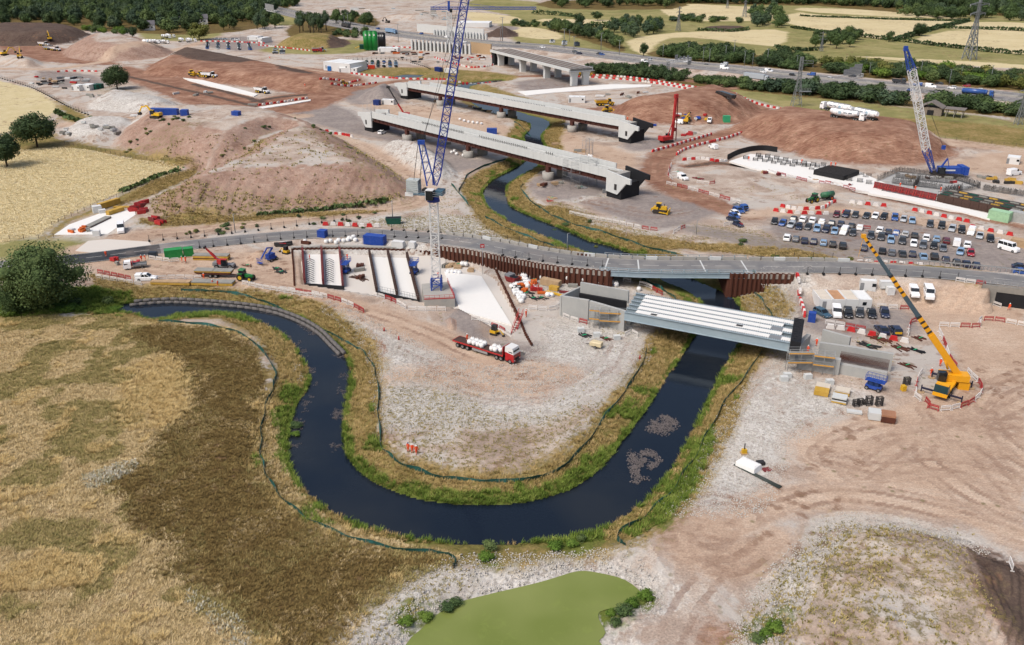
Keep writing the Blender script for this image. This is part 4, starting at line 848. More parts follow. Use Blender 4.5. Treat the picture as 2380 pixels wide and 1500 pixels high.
# ------------------------------------------------------------------ concrete culvert under the road, cabin side
p0,p1=seg_pts(-ROADW/2-1.6,22.2*4,22.2*4,1,0)[0],seg_pts(-ROADW/2-1.6,23.8*4,23.8*4,1,0)[0];o,rz,L=frame(p0,p1)
cv=thing('underpass','concrete underpass through the road bank with dark opening','underpass',(o.x,o.y,0),rz);m=MB()
m.box((L/2,.4,4.1),(L,.8,1.5));m.box((1.6,.4,1.3),(3.2,.8,4.1));m.box((L-.5,.4,1.3),(1,.8,4.1));m.build('portal',conc_d,cv)
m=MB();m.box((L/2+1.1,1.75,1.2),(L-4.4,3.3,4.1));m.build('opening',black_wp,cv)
m=MB()
for i in range(12):m.bar((L*i/11,.3,5),(L*i/11,.3,6.1),.1)
for z in (5.4,5.8,6.1):m.bar((0,.3,z),(L,.3,z),.08)
m.build('railing',galv,cv)
# steel guard rail beside the car park road edge
a,b=GZ(2060,607,4.2),GZ(2400,660,4.6);m=MB();n=34
gr=thing('guard_rail','long galvanised guard rail between the road and the car park','guard rail',(a.x,a.y,0));ao=Vector((a.x,a.y,0))
P_g=[v-ao for v in seg_pts(ROADW/2+2.2,19.6*4,23.6*4,36,0)]
for p,q in zip(P_g[:-1],P_g[1:]):m.bar(p+Vector((0,0,.75)),q+Vector((0,0,.75)),.08,.32)
m.build('rail',galv,gr)
for p in P_g:mm=MB();mm.bar(p-Vector((0,0,.6)),p+Vector((0,0,.9)),.12);mm.build('post',galv,gr)
# ------------------------------------------------------------------ far concrete viaduct with hammerhead piers, and column rows by the motorway
def hammer(parent,p,h,wdt,rz):
 m=MB();c,s=math.cos(rz),math.sin(rz);m.X=Matrix.Translation(p)@Matrix.Rotation(rz,4,'Z')
 for y in (-wdt*.26,wdt*.26):
  m.loft([[(x*a_,y+yy*b_,z)for x,yy in ((-1.1,-1.9),(1.1,-1.9),(1.1,1.9),(-1.1,1.9))]for z,a_,b_ in ((-1,1,1),(h*.6,1,1),(h*.85,1.1,1.35),(h,1.2,1.7))])
 m.build('pier',conc_l,parent)
A,B=GZ(1140,118,9),GZ(1325,164,9);o,rz,L=frame(A,B)
bv=thing('viaduct','big unfinished viaduct on pale flared piers behind the site','viaduct',(o.x,o.y,0),rz);VWd=15
m=MB();m.box((L/2,VWd/2,9.1),(L,VWd,.9));m.build('deck',conc_d,bv)
m=MB();m.box((L/2,-.1,8.9),(L,.5,1.6));m.box((L/2,VWd+.1,8.9),(L,.5,1.6));m.build('edge_beam',conc_l,bv)
for i in range(4):
 y=2+i*3.7;m=MB();m.box((L/2,y,9.62),(L-.4,.5,.14));m.build('rebar_strip',rust,bv)
m=MB()
for i in range(30):m.bar((L-.2,VWd*i/29,9.5),(L+.5,VWd*i/29,10.6),.12)
m.bar((L+.5,0,10.6),(L+.5,VWd,10.6),.15);m.box((L+.6,VWd/2,8.2),(2.6,VWd+1,.3));m.build('end_scaffold',galv,bv)
for f in (.08,.38,.68,.985):hammer(bv,Vector((L*f,VWd/2,-.6)),9.2,VWd,0)
m=MB();m.box((L*.02,VWd/2,4),(4,VWd-2,8));m.build('abutment',black_wp,bv)
colm=MB();colm.box((0,0,3.2),(1.5,1.2,8.4));COLME=colm.mesh('column',conc_l)
def colrow(a,b,n,lab,back,hgt=1.0):
 A,B=GZ(*a,0),GZ(*b,0);o,rz,L=frame(A,B);t=thing('column_wall',lab,'retaining wall',(o.x,o.y,0),rz)
 for i in range(n):obj('column',COLME,t,loc=(L*i/(n-1),0,0),scale=(1,1,hgt))
 m=MB();m.box((L/2,1.6,2.6*hgt),(L,.6,6.4*hgt));m.build('wall',back,t)
 return t
colrow((958,116),(1092,127),16,'long row of pale concrete columns below the motorway',conc_d);colrow((1010,86),(1130,96),18,'short row of pale concrete columns beyond the motorway',conc_l,.8)
A,B=GZ(970,74,0),GZ(1125,88,0);o,rz,L=frame(A,B);m=MB();m.box((L/2,0,3.2),(L,.8,7.4));m.build('retaining_wall',conc_l,loc=(o.x,o.y,0),rz=rz,label='plain pale concrete wall behind the column rows',cat='wall')
A,B=GZ(1095,122,0),GZ(1142,128,0);o,rz,L=frame(A,B);m=MB();m.box((L/2,0,3.5),(L,1,8));m.build('formed_wall',wood,loc=(o.x,o.y,0),rz=rz,label='timber faced wall between the column row and the far viaduct',cat='wall')
# ------------------------------------------------------------------ vegetation
def leaf_mat(name,a,b,c_,rough=.75):
 m=new_mat(name);k=NT(m);oi=k.n('ObjectInfo');g=k.n('NewGeometry');n=k.noise(.45,3,g.outputs['Position'])
 f=k.math('ADD',k.math('MULTIPLY',n,.8),k.math('MULTIPLY',oi.outputs['Random'],.35))
 k.link(k.ramp(f,[(.3,a),(.55,b),(.85,c_)]),k.b.inputs['Base Color']);k.b.inputs['Roughness'].default_value=rough;k.b.inputs['Specular IOR Level'].default_value=.2
 return m
leaf_dark=leaf_mat('leaves_dark',(.024,.044,.02),(.042,.07,.026),(.072,.105,.04));leaf_mid=leaf_mat('leaves_mid',(.04,.072,.024),(.07,.11,.036),(.115,.155,.052))
leaf_ylw=leaf_mat('leaves_yellowish',(.07,.085,.02),(.12,.13,.03),(.17,.17,.05));leaf_blue=leaf_mat('leaves_bluish',(.034,.06,.038),(.055,.09,.05),(.09,.125,.065))
leaf_fresh=leaf_mat('leaves_fresh',(.05,.1,.012),(.085,.15,.02),(.14,.2,.035));bark=M('bark',(.06,.045,.034),.95,var=.3,scale=3)
def crown_mesh(name,mat,quads,lobes,seed,leaf,flat=.75,ragged=.3,core=.72):
 """crown in a unit box: leaf sized faces over uneven lobes round a leafy core"""
 r=np.random.default_rng(seed);V=[];F=[]
 L=[]
 for i in range(lobes):
  d=r.normal(size=3);d/=np.linalg.norm(d);d[2]=d[2]*.9+.1;q=r.uniform(.35,.8)if i else 0
  L.append((d*q*np.array([1,1,flat]),r.uniform(.26,.5)*(1-.25*q)+(.3 if i==0 else 0)))
 L=[(c,s)for c,s in L];ar=np.array([s*s for _,s in L]);ar/=ar.sum()
 pick=r.choice(len(L),quads,p=ar)
 d=r.normal(size=(quads,3));d/=np.linalg.norm(d,axis=1)[:,None]
 C=np.array([L[i][0]for i in pick]);S=np.array([L[i][1]for i in pick])
 P=C+d*(S*(1+r.uniform(-ragged,ragged*.5,quads)))[:,None]*np.array([1,1,flat+.1])
 out=d+r.normal(size=(quads,3))*.55;out[:,2]+=.25;out/=np.linalg.norm(out,axis=1)[:,None]
 a=np.cross(out,r.normal(size=(quads,3)));a/=np.linalg.norm(a,axis=1)[:,None];b=np.cross(out,a)
 sz=leaf*r.uniform(.6,1.4,quads)[:,None]
 V=np.stack([P-a*sz-b*sz*.6,P+a*sz*.7-b*sz,P+a*sz+b*sz*.7,P-a*sz*.6+b*sz],1).reshape(-1,3)
 F=np.arange(quads*4).reshape(-1,4).tolist();V=V.tolist()
 mb=MB();mb.v=[tuple(v)for v in V];mb.f=F;mb.mi=[0]*len(F);mb.sm=[False]*len(F)
 for c,s in L:mb.ball(c,s*core,6,4,flat)
 lo=min(v[2]for v in mb.v);hi=max(v[2]for v in mb.v);wx=max(max(abs(v[0]),abs(v[1]))for v in mb.v)
 mb.v=[(v[0]/wx/2,v[1]/wx/2,(v[2]-lo)/(hi-lo))for v in mb.v];return mb.mesh(name,mat)
def trunk_mesh(seed,top=.55,limbs=5,th=.03):
 r=random.Random(seed);m=MB();m.cyl((0,0,-.06),(.01,.01,top),th,7,th*.6)
 for i in range(limbs):
  a=r.uniform(0,6.28);z=r.uniform(.5,.95)*top;m.cyl((0,0,z),(math.cos(a)*.24,math.sin(a)*.24,z+r.uniform(.15,.3)),th*.5,5,th*.15)
 return m.mesh('trunk',bark)
TR=[trunk_mesh(i)for i in range(3)]
CR={}
for nm,mt,spec in (('big',leaf_mid,(20000,40,.015)),('oak',leaf_dark,(7000,30,.028)),('oak2',leaf_dark,(7000,26,.028)),('mid_a',leaf_dark,(1500,14,.045)),('mid_b',leaf_mid,(1500,16,.045)),('mid_c',leaf_blue,(1500,13,.045)),('mid_d',leaf_mid,(1300,18,.048)),
('ylw',leaf_ylw,(1800,16,.04)),('bush_a',leaf_mid,(700,9,.06)),('bush_b',leaf_dark,(700,8,.06)),('bush_c',leaf_ylw,(700,9,.06)),('bush_d',leaf_fresh,(700,9,.06)),('bush_e',leaf_blue,(700,9,.06))):
 CR[nm]=crown_mesh('crown',mt,*spec[:2],hash(nm)%999 if False else sum(map(ord,nm)),spec[2],core=.5 if nm in ('big','oak','oak2')else .66)
def tree(p,wm,hm,kind,lab,cat='tree',group=None,low=.28,trunk=True,name='broadleaf_tree'):
 t=thing(name,lab,cat,p,random.uniform(0,6.28),group)
 if trunk:obj('trunk',random.choice(TR),t,scale=(hm,hm,hm))
 obj('crown',CR[kind],t,loc=(0,0,hm*low if trunk else -hm*.06),scale=(wm,wm*random.uniform(.85,1.1),hm*(1-low)if trunk else hm*1.06))
 return t
def spx(py,p):return FPX/(p.y*math.cos(TH)+(CAMH-p.z)*math.sin(TH))
def tree_px(px,py,wp,hp,kind,lab,cat='tree',group=None,low=.14,trunk=True,name='broadleaf_tree'):
 p=G(px,py);s=spx(py,p);return tree(p,wp/s,max(upto(p,py-hp),1.0),kind,lab,cat,group,low,trunk,name)
tree_px(112,716,232,158,'big','huge round green tree growing on the river bank by the road',low=.02)
tree_px(55,722,130,80,'big','lower leafy green bush in front of the huge round tree','bush',low=.02,trunk=False,name='leafy_bush')
tree_px(87,342,118,85,'oak','dark oak in the hedge line between the two golden fields');tree_px(17,388,96,82,'oak2','dark oak standing alone inside the golden crop field',low=.18)
tree_px(273,208,78,60,'oak','round dark oak beside white cabins in the materials yard',low=.1)
tree_px(2136,84,46,32,'oak2','lone spreading oak at the corner of the pale stubble field');tree_px(2066,98,24,27,'mid_a','narrow dark tree in the hedge near the lone spreading oak')
tree_px(1496,131,26,33,'mid_a','small dark tree at the edge of the straw field beside the motorway');tree_px(463,93,68,42,'ylw','yellowish willow beside the white concrete mixers',low=.05)
tree_px(308,86,30,25,'mid_a','dark round tree in front of the white cottage',low=.05);tree_px(1348,64,36,35,'mid_a','tall dark tree among pale fields beyond the motorway',low=.05);tree_px(1389,48,32,22,'mid_a','spreading dark tree before the pink field',low=.15)
def scatter_px(poly,n,kinds,wr,hr,lab,group,cat='tree',trunk=True,name='broadleaf_tree',low=.15,mind=.7):
 P=G0s(poly);X=RNG.uniform(P[:,0].min(),P[:,0].max(),n*40);Y=RNG.uniform(P[:,1].min(),P[:,1].max(),n*40);k=sd_poly(X,Y,P,5)>0;out=[]
 for x,y in zip(X[k],Y[k]):
  wm=random.uniform(*wr)
  if all((x-a)**2+(y-b)**2>(mind*(wm+c_)/2)**2 for a,b,c_ in out):
   out.append((x,y,wm))
   if len(out)>=n:break
 if lab:
  for x,y,wm in sorted(out,key=lambda q:q[1]):tree(Vector((x,y,h1(x,y))),wm,random.uniform(*hr),random.choice(kinds),lab,cat,group,low,trunk,name)
 return out
MIDS=['mid_a','mid_b','mid_c','mid_a','mid_d'];BUSH=['bush_a','bush_b','bush_e','bush_b']
scatter_px([(-60,58),(200,68),(300,72),(420,80),(470,62),(560,62),(640,44),(640,25),(-60,25)],100,MIDS,(12,19),(10,15),'broadleaf tree at the edge of the dense dark wood','trees along the front of the wood',low=.0,mind=.55)
scatter_px([(500,70),(560,78),(640,72),(660,60),(620,40),(540,50)],16,MIDS,(9,14),(10,15),'green tree between the wood and the blue car compound','trees by the compound')
scatter_px([(775,60),(860,68),(868,50),(800,38),(770,44)],14,['mid_b','mid_a','mid_d'],(9,13),(9,13),'green tree between the motorway and the far works','trees above the motorway bend')
scatter_px([(680,78),(750,84),(765,70),(700,62)],9,['mid_a','mid_c'],(9,13),(15,19),'tall dark pine in the clump beside the motorway lorry','pine clump',name='pine_tree',low=.3)
scatter_px([(770,86),(850,92),(870,82),(790,72)],12,['bush_a','bush_b'],(6,9),(4,6),'rounded green shrub below the motorway lorry','shrubs below the motorway','shrub',False,'green_shrub')
scatter_px([(190,76),(290,84),(300,72),(200,68)],16,['bush_d','bush_a'],(6,9),(4,6),'fresh green sapling in front of the wood','saplings before the wood','shrub',False,'green_shrub')
scatter_px([(1265,72),(1330,82),(1400,100),(1440,118),(1450,110),(1380,84),(1290,66)],26,MIDS,(9,14),(8,12),'green tree along the far side of the motorway beside the straw field','trees beyond the motorway',low=.08)
scatter_px([(1400,72),(1470,92),(1540,78),(1545,62),(1480,55)],18,['mid_b','mid_c'],(10,15),(10,13),'rounded green tree in the copse between two straw fields','copse between the straw fields',low=.05)
scatter_px([(1525,132),(1600,143),(1700,148),(1760,153),(1745,135),(1690,122),(1560,118)],46,['mid_a','mid_a','mid_d','bush_b'],(10,15),(6,9),'dense dark tree in the belt between lamp posts and straw field','tree belt north of the motorway',low=.0,mind=.5,name='hedgerow_tree')
scatter_px([(1765,155),(1860,165),(1890,150),(1800,132)],26,['mid_a','mid_d','bush_b'],(10,15),(6,9),'dark tree in the belt behind the white sign gantry','tree belt behind the gantry',low=.0,mind=.5,name='hedgerow_tree')
scatter_px([(1895,168),(2060,183),(2250,200),(2390,212),(2390,188),(2250,172),(2100,158),(1900,150)],62,['mid_a','mid_d','bush_c','mid_a','bush_d'],(10,16),(5,8),'bushy tree in the long belt above the motorway lorries','long tree belt above the motorway',low=.0,mind=.5,name='scrub_tree')
scatter_px([(1890,118),(1980,112),(2005,92),(1960,88),(1890,100)],14,['mid_a','mid_a','mid_d'],(9,13),(8,12),'dark tree in the copse at the foot of the stubble field','copse below the stubble field')
scatter_px([(1372,172),(1450,178),(1530,187),(1600,193),(1600,182),(1500,168),(1372,160)],38,['bush_b','mid_a','bush_b'],(9,13),(5,7.5),'dark scrub bush between the haul road and the motorway','scrub along the motorway, viaduct end','bush',False,'scrub_bush',mind=.5)
scatter_px([(1610,196),(1780,216),(1790,206),(1620,186)],26,['bush_b','bush_a','mid_a'],(6,10),(3.5,6),'scrub bush along the fence under the motorway','scrub along the motorway, middle stretch','bush',False,'scrub_bush',mind=.5)
scatter_px([(1790,214),(1900,226),(2050,244),(2100,246),(2100,232),(1950,212),(1800,202)],46,['bush_b','mid_a','bush_b','bush_e'],(11,16),(5,8.5),'tall scrub bush beside the lattice pylon and motorway','scrub along the motorway by the pylon','bush',False,'scrub_bush',mind=.5)
scatter_px([(2150,252),(2250,262),(2390,275),(2390,262),(2270,248),(2160,238)],26,['bush_b','mid_a','bush_a'],(11,15),(5,8),'tall scrub bush beside the derelict barn','scrub by the barn','bush',False,'scrub_bush',mind=.5)
scatter_px([(1280,18),(1560,20),(1560,5),(1280,3)],40,MIDS,(12,20),(10,15),'far tree in the woodland beyond the pink field','far woodland trees',low=.03)
scatter_px([(1740,62),(1820,66),(1830,50),(1800,20),(1740,30)],22,['mid_b','mid_c'],(12,17),(9,13),'pale green willow in the copse beside the stubble field','willow copse',low=.03)
scatter_px([(1180,60),(1290,70),(1290,62),(1180,52)],12,BUSH,(7,11),(4,6),'small bush in the hedge beyond the column rows','bushes beyond the column rows','bush',False,'scrub_bush',mind=.5)
scatter_px([(1560,50),(1740,58),(1740,48),(1560,40)],18,BUSH,(8,13),(4,7),'bush dotted between the far pale fields','bushes between far fields','bush',False,'scrub_bush',mind=.5)
scatter_px([(2100,42),(2390,50),(2390,36),(2100,28)],34,MIDS,(12,18),(10,15),'dark tree along the edge of the far wood above the stubble','trees edging the far wood',low=.03)
# hedges: one thing each
def hedge(pts,w_,h_,lab,mat,dens=9):
 P=smooth(G0s(pts),3);seg=np.linalg.norm(np.diff(P,axis=0),axis=1);cum=np.concatenate([[0],np.cumsum(seg)]);n=int(min(cum[-1]*dens,5000));r=RNG
 s=r.uniform(0,cum[-1],n);x=np.interp(s,cum,P[:,0]);y=np.interp(s,cum,P[:,1]);hh=h_*(.55+.9*fnoise(x/9,y/9));a=r.uniform(0,math.pi,n)
 px_=x+np.cos(a)*w_/2*r.uniform(.3,1.1,n);py_=y+r.uniform(-1,1,n)*w_/2;pz=height(x,y)+np.sin(a)*hh*r.uniform(.8,1.1,n)
 o=np.array([P[0][0],P[0][1],0]);C=np.column_stack([px_,py_,pz])-o;nn=r.normal(size=(n,3));nn[:,2]+=.4;nn/=np.linalg.norm(nn,axis=1)[:,None];A=np.cross(nn,r.normal(size=(n,3)));A/=np.linalg.norm(A,axis=1)[:,None];B=np.cross(nn,A);sz=r.uniform(.25,.7,(n,1))*min(w_,2.5)/2.2
 V=np.stack([C-A*sz-B*sz,C+A*sz-B*sz,C+A*sz+B*sz,C-A*sz+B*sz],1).reshape(-1,3);m=MB();m.v=[tuple(v)for v in V];m.f=np.arange(4*n).reshape(-1,4).tolist();m.mi=[0]*n;m.sm=[False]*n
 return m.build('hedge',mat,loc=tuple(o),label=lab,cat='hedge')
for pts,w_,h_,lab,mt in [
([(2010,88),(2077,96),(2150,104),(2250,116),(2390,130)],4,3,'dark hedge between the green pasture and the tan stubble',leaf_dark),([(2080,95),(2115,86),(2170,70),(2250,50)],5,3.5,'dark hedge climbing between two pale stubble fields',leaf_dark),([(1840,66),(1900,74),(1960,84),(2010,88)],3,2.2,'thin hedge under the long stubble field',leaf_dark),
([(2190,66),(2290,69),(2390,73)],4,2.5,'dark hedge across the fields below the big pylon top',leaf_dark),([(1860,38),(1960,42),(2100,47),(2240,50)],2.5,1.6,'thin far hedge splitting the stubble field',leaf_dark),([(1800,112),(1840,118),(1900,118)],4,3,'hedge under the small green pasture',leaf_dark),
([(1270,58),(1340,62),(1420,66)],5,3,'hedge beyond the motorway trees',leaf_dark),([(1370,57),(1440,60),(1480,66)],4,3,'long low hedge before the copse',leaf_mid),([(1620,72),(1700,74),(1740,70)],4,2.5,'hedge beside the dark strip of soil',leaf_dark),
([(2080,32),(2150,36),(2240,40)],6,5,'hedge below the far road bridge',leaf_mid),([(130,262),(180,282),(215,285)],3,1.2,'scrubby hedge bottom between field and fence',leaf_mid),([(420,396),(380,408),(330,428),(280,448)],2.0,1.1,'weedy strip along the fence of the golden field',leaf_mid),
([(600,502),(700,494),(850,480),(900,474)],2.0,1.0,'weedy strip at the foot of the big mound',leaf_mid),([(1240,33),(1300,36),(1330,40)],6,4,'hedge by the far blue crane jib',leaf_dark)]:
 hedge(pts,w_,h_,lab,mt)
# ------------------------------------------------------------------ masses nobody could count: instanced on points
def tuft(name,mat,blades,h,spread,wdt,seed,lean=1.3):
 r=random.Random(seed);m=MB()
 for i in range(blades):
  a=r.uniform(0,6.28);d=r.uniform(0,spread);x,y=math.cos(a)*d,math.sin(a)*d;hh=h*r.uniform(.6,1.15);b=r.uniform(0,6.28);l=r.uniform(.5,1.0)*lean*h
  tx,ty=x+math.cos(b)*l,y+math.sin(b)*l;w=wdt*r.uniform(.6,1.3);e=b+1.57
  m.add([(x-math.cos(e)*w,y-math.sin(e)*w,-.05),(x+math.cos(e)*w,y+math.sin(e)*w,-.05),(tx+math.cos(e)*w*.5,ty+math.sin(e)*w*.5,hh),(tx-math.cos(e)*w*.5,ty-math.sin(e)*w*.5,hh*.97)],[(0,1,2,3)])
 return m.mesh(name,mat)
def stones(name,mat,n,r_,seed):
 r=random.Random(seed);m=MB()
 for i in range(n):
  c=(r.uniform(-.5,.5),r.uniform(-.5,.5),0);s_=r_*r.uniform(.5,1.3);m.ball(c,s_,5,3,.7)
 return m.mesh(name,mat)
def scatter_stuff(name,me_,X,Y,smin,smax,lab,dz=0.0,Z=None):
 n=len(X)
 if n==0:return
 Z=height(X,Y)+dz if Z is None else Z
 pm=bpy.data.meshes.new(name);pm.vertices.add(n);pm.vertices.foreach_set('co',np.column_stack([X,Y,Z]).astype(np.float32).ravel())
 sa=pm.attributes.new('sc','FLOAT','POINT');sa.data.foreach_set('value',RNG.uniform(smin,smax,n).astype(np.float32))
 ra=pm.attributes.new('ro','FLOAT_VECTOR','POINT');ra.data.foreach_set('vector',np.column_stack([RNG.uniform(-.15,.15,n),RNG.uniform(-.15,.15,n),RNG.uniform(0,6.28,n)]).astype(np.float32).ravel())
 o=obj(name,pm);tag(o,lab,None,None,'stuff')
 src=bpy.data.objects.new(name+'_piece',me_)
 ng=bpy.data.node_groups.new(name,'GeometryNodeTree');ng.interface.new_socket('Geometry',in_out='INPUT',socket_type='NodeSocketGeometry');ng.interface.new_socket('Geometry',in_out='OUTPUT',socket_type='NodeSocketGeometry')
 N=ng.nodes.new;gi,go,ip,oi=N('NodeGroupInput'),N('NodeGroupOutput'),N('GeometryNodeInstanceOnPoints'),N('GeometryNodeObjectInfo');oi.inputs['Object'].default_value=src;oi.inputs['As Instance'].default_value=True
 s1,r1=N('GeometryNodeInputNamedAttribute'),N('GeometryNodeInputNamedAttribute');s1.data_type='FLOAT';s1.inputs[0].default_value='sc';r1.data_type='FLOAT_VECTOR';r1.inputs[0].default_value='ro'
 L=ng.links.new;L(gi.outputs[0],ip.inputs['Points']);L(oi.outputs['Geometry'],ip.inputs['Instance']);L(s1.outputs[0],ip.inputs['Scale']);L(r1.outputs[0],ip.inputs['Rotation']);L(ip.outputs[0],go.inputs[0])
 md=o.modifiers.new('scatter','NODES');md.node_group=ng;return o
def zone_sd(zn,X,Y,m=25.0):
 s=np.full(X.shape,-m)
 for it in ZONES[zn]:
  if it[0]==P_:s=np.maximum(s,sd_poly(X,Y,G0s(smooth(it[1],2,True),it[2]if len(it)>2 else -1.4 if zn=='green' else 0),m))
  else:
   d,_,_=sd_line(X,Y,G0s(smooth(it[1],3)),m+it[2]);s=np.maximum(s,it[2]/2-d)
 return s
def box_pts(x0,x1,y0,y1,dens):
 n=int((x1-x0)*(y1-y0)*dens);return RNG.uniform(x0,x1,n),RNG.uniform(y0,y1,n)
# dry meadow and brown herbs
X,Y=box_pts(-115,-5,76,235,12.0);zm=zone_sd('meadow',X,Y);zb_=zone_sd('brown',X,Y);rv=-sd_poly(X,Y,RIVER,25);nz=(fnoise(X/6,Y/6)-.45)*6
hit=zm+nz*.3>0;br=zb_+nz*1.3+RNG.normal(size=len(X))*1.2>0
straw_m=leaf_mat('straw_grass',srgb(166,146,104,1.0),srgb(196,174,130,1.0),srgb(216,196,156,1.0),.9);olive_m=leaf_mat('olive_grass',srgb(116,112,66,1.0),srgb(152,140,90,1.0),srgb(184,166,118,1.0),.9)
gold_m=leaf_mat('golden_grass',srgb(176,150,98,.97),srgb(200,174,120,.97),srgb(216,194,144,.97),.9);brown_m=leaf_mat('brown_herb',srgb(96,80,48,1.0),srgb(122,102,62,1.0),srgb(150,132,86,1.0),.95)
reed_m=leaf_mat('green_reed',srgb(72,92,34,.95),srgb(102,124,48,.95),srgb(142,152,76,.95),.85);ochre_m=leaf_mat('ochre_bank_grass',srgb(124,112,64,.95),srgb(162,140,90,.95),srgb(196,172,122,.95),.9);white_m=leaf_mat('white_flower',srgb(150,148,110,.8),srgb(196,192,170,.8),srgb(226,222,210,.8),.9)
T1,T2,T3=tuft('tuft',straw_m,10,.32,.28,.028,1),tuft('tuft',olive_m,10,.28,.28,.03,2),tuft('tuft',gold_m,12,.5,.4,.035,3);T4=tuft('herb',brown_m,10,.26,.26,.035,4);T5=tuft('reed',reed_m,11,.6,.32,.045,5,.9);T6=tuft('bank_tuft',ochre_m,11,.45,.35,.035,6);T7=tuft('flower',white_m,9,.4,.3,.06,7)
pat=fnoise(X/7+3,Y/7);pt2=fnoise(X/4+30,Y/4)
mdw=hit&~br&(rv>1)
gp=sd_poly(X,Y,G0s([(20,1340),(110,1300),(220,1310),(210,1350),(90,1365),(20,1365)]),9)>-.5
gp2=sd_poly(X,Y,G0s([(310,870),(400,830),(430,880),(425,960),(360,990),(300,960)]),9)+nz+RNG.normal(size=len(X))*1.5>0
u=RNG.random(len(X))
scatter_stuff('straw_grass',T1,X[mdw&(pat>.38)],Y[mdw&(pat>.38)],.6,1.3,'dry straw coloured grass of the rough meadow')
scatter_stuff('olive_grass',T2,X[mdw&(pat<=.4)],Y[mdw&(pat<=.4)],.6,1.3,'olive green grass patches of the rough meadow')
gg=mdw&(gp|gp2|((pt2>.6)&(u<.5)));scatter_stuff('golden_grass',T3,X[gg],Y[gg],.7,1.2,'taller golden grass clumps in the meadow')
bb=br&(rv>1.5)&hit;scatter_stuff('brown_herbs',T4,X[bb],Y[bb],.6,1.4,'dark brown seeding weeds beside the river fence')
bb2=bb&(pt2>.52)&(u<.35);scatter_stuff('olive_grass',T2,X[bb&(pat>.5)&(u>.5)],Y[bb&(pat>.5)&(u>.5)],.6,1.1,'olive tufts among the brown weeds');scatter_stuff('pale_grass',T1,X[bb2],Y[bb2],.5,1.0,'pale grass blades among the brown weeds')
fl=((sd_poly(X,Y,G0s([(205,1110),(260,1090),(305,1078),(300,1095),(250,1120),(215,1130)]),9)>-.3)|(sd_poly(X,Y,G0s([(430,1380),(560,1460),(590,1500),(560,1500),(480,1420)]),9)>-.6)&(u<.35))&(u<.75)
scatter_stuff('white_flowers',T7,X[fl],Y[fl],.6,1.1,'white flowering weeds at the edge of the brown patch')
# banks
X,Y=box_pts(-128,95,105,420,7.0);rv=-sd_poly(X,Y,RIVER,25);zk=zone_sd('bank',X,Y);zg_=zone_sd('green',X,Y);nz=(fnoise(X/4,Y/4)-.45)*5;dr,tr_,sr_=sd_line(X,Y,ROAD[:,:2],12)
ok=(rv>.35)&(dr>6)&(height(X,Y)<4.5);gr_=ok&((zg_+nz*.9>-1.0)|(rv<1.3+nz*.5)|(fnoise(X/6+9,Y/6)>.6))&((rv<7)|(zg_>0));bk=ok&~gr_&((zk+nz*.6>0)|(rv<7+nz*.6))&(RNG.random(len(X))<.75)
scatter_stuff('green_reeds',T5,X[gr_],Y[gr_],.6,1.25,'bright green reeds along the water edge');scatter_stuff('bank_grass',T6,X[bk],Y[bk],.5,1.15,'ochre grass on the river banks')
# scrub specks on bare ground and stones on gravel
X,Y=box_pts(-75,130,78,300,3.2);sp=fnoise(X/11+60,Y/11);zt=zone_sd('tan',X,Y);dr,_,_=sd_line(X,Y,ROAD[:,:2],9);rv=-sd_poly(X,Y,RIVER,25);pt_=sd_poly(X,Y,PIT,4)
zs_=zone_sd('scrub',X,Y)
sk_=((sp>.55)|(zs_>0))&(zone_sd('topsoil_ditch_shade',X,Y)<0)&(zt<-1)&(dr>6)&(rv>6)&(zone_sd('meadow',X,Y)<0)&(RNG.random(len(X))<np.where(zs_>0,.9,.2))&(pt_<-2)&(sd_poly(X,Y,POND,6)<-1)&(zone_sd('grey',X,Y)<0)
TW=tuft('weed',olive_m,8,.16,.22,.04,9);scatter_stuff('weeds',TW,X[sk_],Y[sk_],.5,1.6,'scattered olive weeds on bare stony ground')
mnd=sd_poly(X,Y,MW[11][0],5)>0;mm_=mnd&(RNG.random(len(X))<.5)&(sp>.42)&(zone_sd('topsoil_ditch_shade',X,Y)<0);scatter_stuff('weeds',TW,X[mm_],Y[mm_],.8,2.4,'weeds growing over the low stony heap')
X,Y=box_pts(-135,-25,255,345,1.0);q=(sd_poly(X,Y,MW[0][0],5)>0)&((RNG.random(len(X))<.12)|(zone_sd('scrub',X,Y)>0));scatter_stuff('weeds',TW,X[q],Y[q],1.2,4.0,'weeds speckled over the big mound')
X,Y=box_pts(-45,100,78,235,3.0);zv=zone_sd('gravel',X,Y);kk=(zv>-1)&(sd_poly(X,Y,PIT,4)<0)&(-sd_poly(X,Y,RIVER,9)>2)&(sd_poly(X,Y,POND,6)<-.3)
pale_stone=M('pale_stone',srgb(200,194,186,.78),.9,var=.25,scale=.9);scatter_stuff('gravel',stones('stone',pale_stone,5,.11,3),X[kk],Y[kk],.5,1.6,'pale loose stones on the gravel areas')
# golden crop texture, near field
X,Y=box_pts(-215,-95,235,420,2.6);zc=zone_sd('crop',X,Y)>0;TC=tuft('crop_tuft',leaf_mat('ripe_crop',srgb(206,188,142,.95),srgb(224,208,166,.95),srgb(234,220,184,.95),.9),9,.4,.42,.05,12)
scatter_stuff('ripe_crop',TC,X[zc],Y[zc],.7,1.2,'ripe golden crop of the field')
